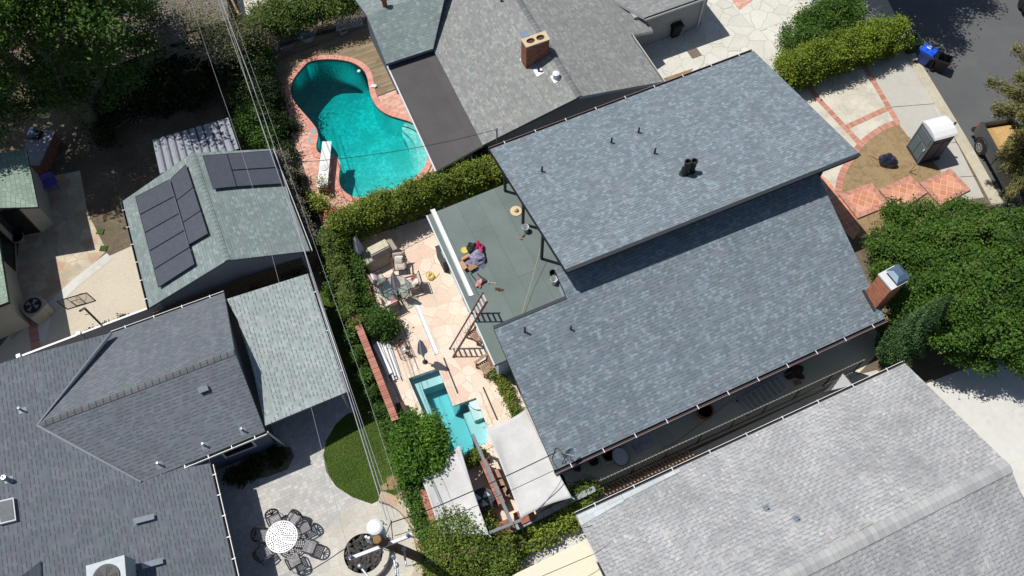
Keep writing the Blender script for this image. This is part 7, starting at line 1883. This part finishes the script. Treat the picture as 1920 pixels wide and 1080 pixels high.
# round tree at the small pool and the shrubs under it
tree("round_tree", "bright green round tree at the corner of the small pool", "tree", G(805, 905), blobs([(785, 815, 2.6, .85, .6), (768, 832, 2.4, .65, .55), (812, 838, 2.3, .65, .55), (785, 855, 2.3, .8, .65), (803, 872, 2.0, .55, .5), (768, 868, 2.0, .5, .5)]), 22000, .085, L_BRIGHT, M_BARK, .09, clump=.36, shell=.7)
shrub("under_shrubs", "dark green shrubs below the round tree along the short brick wall", "shrub", [(776, 902, .9, .4, .5), (784, 928, .8, .34, .45), (790, 958, .6, .26, .4), (806, 1000, .7, .28, .4), (795, 978, .5, .24, .35), (745, 795, .7, .3, .4)], 9000, .08, L_GREEN, clump=.35)
shrub("bronze_shrub", "large green and bronze shrub at the bottom edge below the narrow sail", "shrub", [(850, 1000, 1.7, .75, .7), (830, 1035, 1.5, .8, .9), (880, 1030, 1.5, .85, .9), (925, 1035, 1.3, .75, .8), (870, 1070, 1.3, .9, .8), (920, 1075, 1.2, .85, .8), (950, 1055, 1.0, .5, .6), (835, 1080, 1.2, .7, .7), (890, 990, 1.6, .5, .5)], 30000, .07, L_RUST, clump=.42, shell=.6)
shrub("strip_ferns", "yellow-green ferny plants along the foot of the grey block wall", "fern", [(985, 1012, .5, .3, .3), (1010, 1000, .5, .32, .3), (1030, 990, .5, .32, .3), (1052, 978, .5, .32, .3), (1072, 968, .6, .34, .32), (1090, 955, .6, .3, .3), (965, 1025, .5, .3, .3)], 7000, .08, L_YELLOW, clump=.4)
shrub("corner_vine", "green vine at the near end of the wire fence", "vine", [(1092, 921, .8, .28, .25), (1106, 914, .8, .25, .22), (1076, 929, .7, .22, .22)], 1500, .07, L_IVY, clump=.35)
shrub("red_leaved_plant", "red-leaved plant in the brick planter at the end of the small pool", "plant", [(891, 855, .6, .3, .3), (883, 862, .6, .25, .25)], 900, .06, L_RUST, clump=.25)
shrub("succulent_border", "bronze and yellow succulents along the blue-grey wing wall", "plant", [(938, 712, .35, .22, .25), (946, 728, .35, .22, .22), (954, 745, .35, .22, .22), (962, 760, .35, .2, .2), (968, 771, .3, .18, .18), (925, 700, .3, .15, .2)], 2600, .06, L_RUST, clump=.2)
shrub("small_yellow_plant", "small yellow plant beside the ground air conditioner", "plant", [(918, 980, .4, .22, .22)], 400, .07, L_YELLOW, clump=.2)
shrub("garage_bush", "bright green bush at the south gable of the solar garage", "shrub", [(433, 500, 1.0, .42, .45)], 2200, .08, L_BRIGHT, clump=.3)
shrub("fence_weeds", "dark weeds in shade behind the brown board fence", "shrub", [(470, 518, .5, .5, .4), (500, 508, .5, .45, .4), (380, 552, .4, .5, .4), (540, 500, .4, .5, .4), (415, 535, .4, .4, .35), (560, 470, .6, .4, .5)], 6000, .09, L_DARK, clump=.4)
for x, y, lb in ((176, 633, "small dark climber at the foot of the vinyl fence, left one"), (212, 618, "small dark climber at the foot of the vinyl fence near the roof gutter"), (235, 608, "smallest climber at the vinyl fence, right one")):
    shrub("fence_climber", lb, "climber", [(x, y, .5, .3, .4)], 600, .08, L_DARK, clump=.25, group="climbers on the vinyl fence", stem=True)
shrub("ellipse_bed_plants", "low dark plants in the shaded oval bed by the cobbles", "plant", [(440, 893, .2, .35, .2), (480, 875, .2, .4, .2), (520, 855, .2, .35, .2)], 2500, .07, L_DARK, clump=.3)
# front garden
fh = []
for k in range(9):
    t = k / 8; fh.append((1482 + 190 * t, 132 - 62 * t, 1.25, .8, 1.05)); fh.append((1478 + 190 * t, 118 - 62 * t, 1.6, .65, .6))
shrub("front_hedge", "long yellow-green hedge between the driveway and the crazy paving", "hedge", fh, 44000, .075, L_FRONT, clump=.36, shell=.7)
shrub("front_bush", "big rounded dark green bush behind the front hedge", "shrub", [(1500, 75, 1.3, .95, .9), (1530, 45, 1.4, 1.0, .95), (1565, 25, 1.4, 1.0, .95), (1590, 40, 1.3, .8, .8), (1545, 75, 1.3, .9, .8), (1600, 18, 1.2, .6, .7)], 26000, .08, L_EAST, clump=.42, shell=.7)
YU = thing("spiky_plant", "spiky strap-leaved plant rising at the street end of the front hedge", "plant", G(1650, 70)); m = MB(); rr = random.Random(3)
for k in range(26):
    a = rr.uniform(0, 6.28); p = G(1648, 66, 1.0); q = p + Vector((.75 * math.cos(a), .75 * math.sin(a), rr.uniform(.4, 1.3))); s = Vector((-math.sin(a), math.cos(a), 0)) * .045
    md_ = p.lerp(q, .55) + UP * .25; m.face([p - s, p + s, md_ + s, md_ - s]); m.face([md_ - s, md_ + s, q])
m.tube([atz(G(1648, 66, 1.0), 0), G(1648, 66, 1.05)], .06, 6)
m.build("strap_leaves", plain("strap_leaf", C(108, 150, 84), .5, var=.2), YU)
PF = thing("picket_panel", "pale slatted picket panel in shade beside the front bush", "fence", G(1622, 50)); m = MB(); a, b = G(1605, 52, 0), G(1640, 36, 0)
for k in range(9): p = a.lerp(b, k / 8); m.box(p + UP * .55, (.07, .02, 1.1), GRID)
m.build("pickets", M_WHITE, PF); m = MB(); 
for z in (.25, .85): m.box((a + b) / 2 + UP * z + BX * .03, ((b - a).length, .03, .07), angle_of(a, b))
m.build("rails", M_WHITE, PF)
stb = []
for x, y, h, rx in ((1690, 20, 6.0, 1.5), (1735, 45, 6.5, 1.4), (1760, 15, 7.0, 1.6), (1650, -10, 6.0, 1.6), (1800, -20, 7.5, 1.6), (1720, -30, 8.0, 2.0), (1660, 50, 5.0, 1.0), (1620, -40, 6.5, 1.6), (1840, 0, 7.0, .9), (1790, 85, 6.2, .8), (1770, 110, 5.6, .6), (1560, 10, 5.5, 1.2)):
    g0 = G(x, y, 0); c = g0 - Vector((math.cos(math.radians(-19)), math.sin(math.radians(-19)), 0)) * (h / math.tan(SUN_EL)); stb.append(((c.x, c.y, h), (rx, rx, rx * .55)))
tree("street_tree", "tall spreading street tree standing beyond the top edge, shading the road", "tree", Vector((stb[7][0][0], stb[7][0][1] + 1.0, 0)), stb, 22000, .12, L_EAST, M_BARK, .25, clump=.7, shell=.3)
# east side
eb = [(1700, 455, 2.9, 1.1, .8), (1660, 490, 2.3, .8, .7), (1735, 420, 2.8, 1.0, .8), (1770, 470, 3.6, 1.4, .9), (1810, 420, 3.1, 1.1, .8), (1850, 470, 3.6, 1.4, .9), (1895, 440, 3.2, 1.2, .9), (1745, 540, 3.4, 1.3, .9), (1815, 545, 3.9, 1.5, 1.0), (1885, 540, 3.7, 1.5, 1.0),
      (1700, 560, 2.6, .9, .8), (1780, 600, 3.3, 1.2, .9), (1850, 610, 3.4, 1.3, .9), (1910, 610, 3.2, 1.3, .9), (1820, 645, 2.4, 1.0, .8), (1880, 655, 2.4, 1.0, .8), (1960, 500, 3.6, 1.6, 1.0), (1980, 610, 3.2, 1.6, 1.0), (1690, 405, 2.3, .7, .6), (1655, 460, 1.9, .6, .6), (1935, 665, 2.0, .9, .7)]
tree("spreading_tree", "wide dense green tree beside the brick chimney at the right edge", "tree", G(1745, 610), blobs(eb), 90000, .085, L_EAST, M_BARK, .3, clump=.40, shell=.72)
CY = thing("conical_cypress", "narrow blue-green cypress leaning across the foot of the wide tree", "tree", G(1668, 668))
b = root_of(CY); P = []; S = []
n = 26000; tt = RNG.random(n) ** 1.4; ang_ = RNG.random(n) * 6.283; rad = (1.15 * (1 - tt) ** .8 * np.minimum(1, .55 + tt * 3.5)) * (.72 + .3 * RNG.random(n)) * (1 + .12 * np.sin(ang_ * 5 + tt * 20))
P = np.column_stack([b.x + rad * np.cos(ang_), b.y + rad * np.sin(ang_), .25 + tt * 6.0]); S = np.clip(.5 + .3 * np.sin(ang_ * 7 + tt * 31) + .25 * RNG.normal(size=n), 0, 1)
leaf_mesh("crown", P, S, .075, L_CYP, CY, up=.2, flat=.4, along=np.column_stack([np.cos(ang_), np.sin(ang_), np.full(n, 1.1)]))
m = MB(); m.tube([b, b + UP * 5.5], [.11, .02], 8); m.build("trunk", M_BARK, CY)
PN = thing("olive_pine", "olive-brown conifer with drooping boughs over the road at the right edge", "tree", G(1884, 356))
b = root_of(PN); P = []; S = []; AL = []; m = MB(); m.tube([b, b + UP * 5, b + UP * 10.5], [.2, .14, .03], 9); rr = random.Random(14)
for k in range(150):
    h = 1.7 + 8.6 * (k / 150); a = k * 2.399 + rr.uniform(-.3, .3); Lb = (2.7 if h < 3 else 3.9) * max(.12, min(1, 1.0 - (h - 6.6) / 4.6)) * rr.uniform(.6, 1.12) * (.5 if h < 4.8 and math.cos(a) < .1 and math.sin(a) > -.45 else 1)
    o = b + UP * h; d = Vector((math.cos(a), math.sin(a), .12)).normalized(); e = o + d * Lb
    m.tube([o, o.lerp(e, .6) + UP * .08, e], [.04, .025, .01], 4)
    nn = int(620 * Lb / 2)
    t = RNG.random(nn) ** .7; w_ = (.24 * (1 - t) + .09); sd_ = np.array([-d.y, d.x, 0])
    pts = np.array(o)[None] + np.array(d)[None] * (Lb * (.15 + .85 * t))[:, None] + sd_[None] * (RNG.normal(size=nn) * w_)[:, None] + np.array([0, 0, 1])[None] * (RNG.normal(size=nn) * .16 - .03)[:, None]
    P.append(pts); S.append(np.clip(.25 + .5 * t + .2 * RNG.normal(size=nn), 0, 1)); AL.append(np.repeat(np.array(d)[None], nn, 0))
m.build("trunk", M_BARK, PN, smooth=True)
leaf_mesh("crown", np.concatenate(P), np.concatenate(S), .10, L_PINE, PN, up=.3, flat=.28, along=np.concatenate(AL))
pave("shaded_east_bed", [(1604, 440), (1640, 470), (1720, 418), (1800, 378), (1960, 480), (1960, 640), (1780, 702), (1690, 738), (1640, 690), (1660, 640), (1640, 560)], 0.0195, M_MULCH)
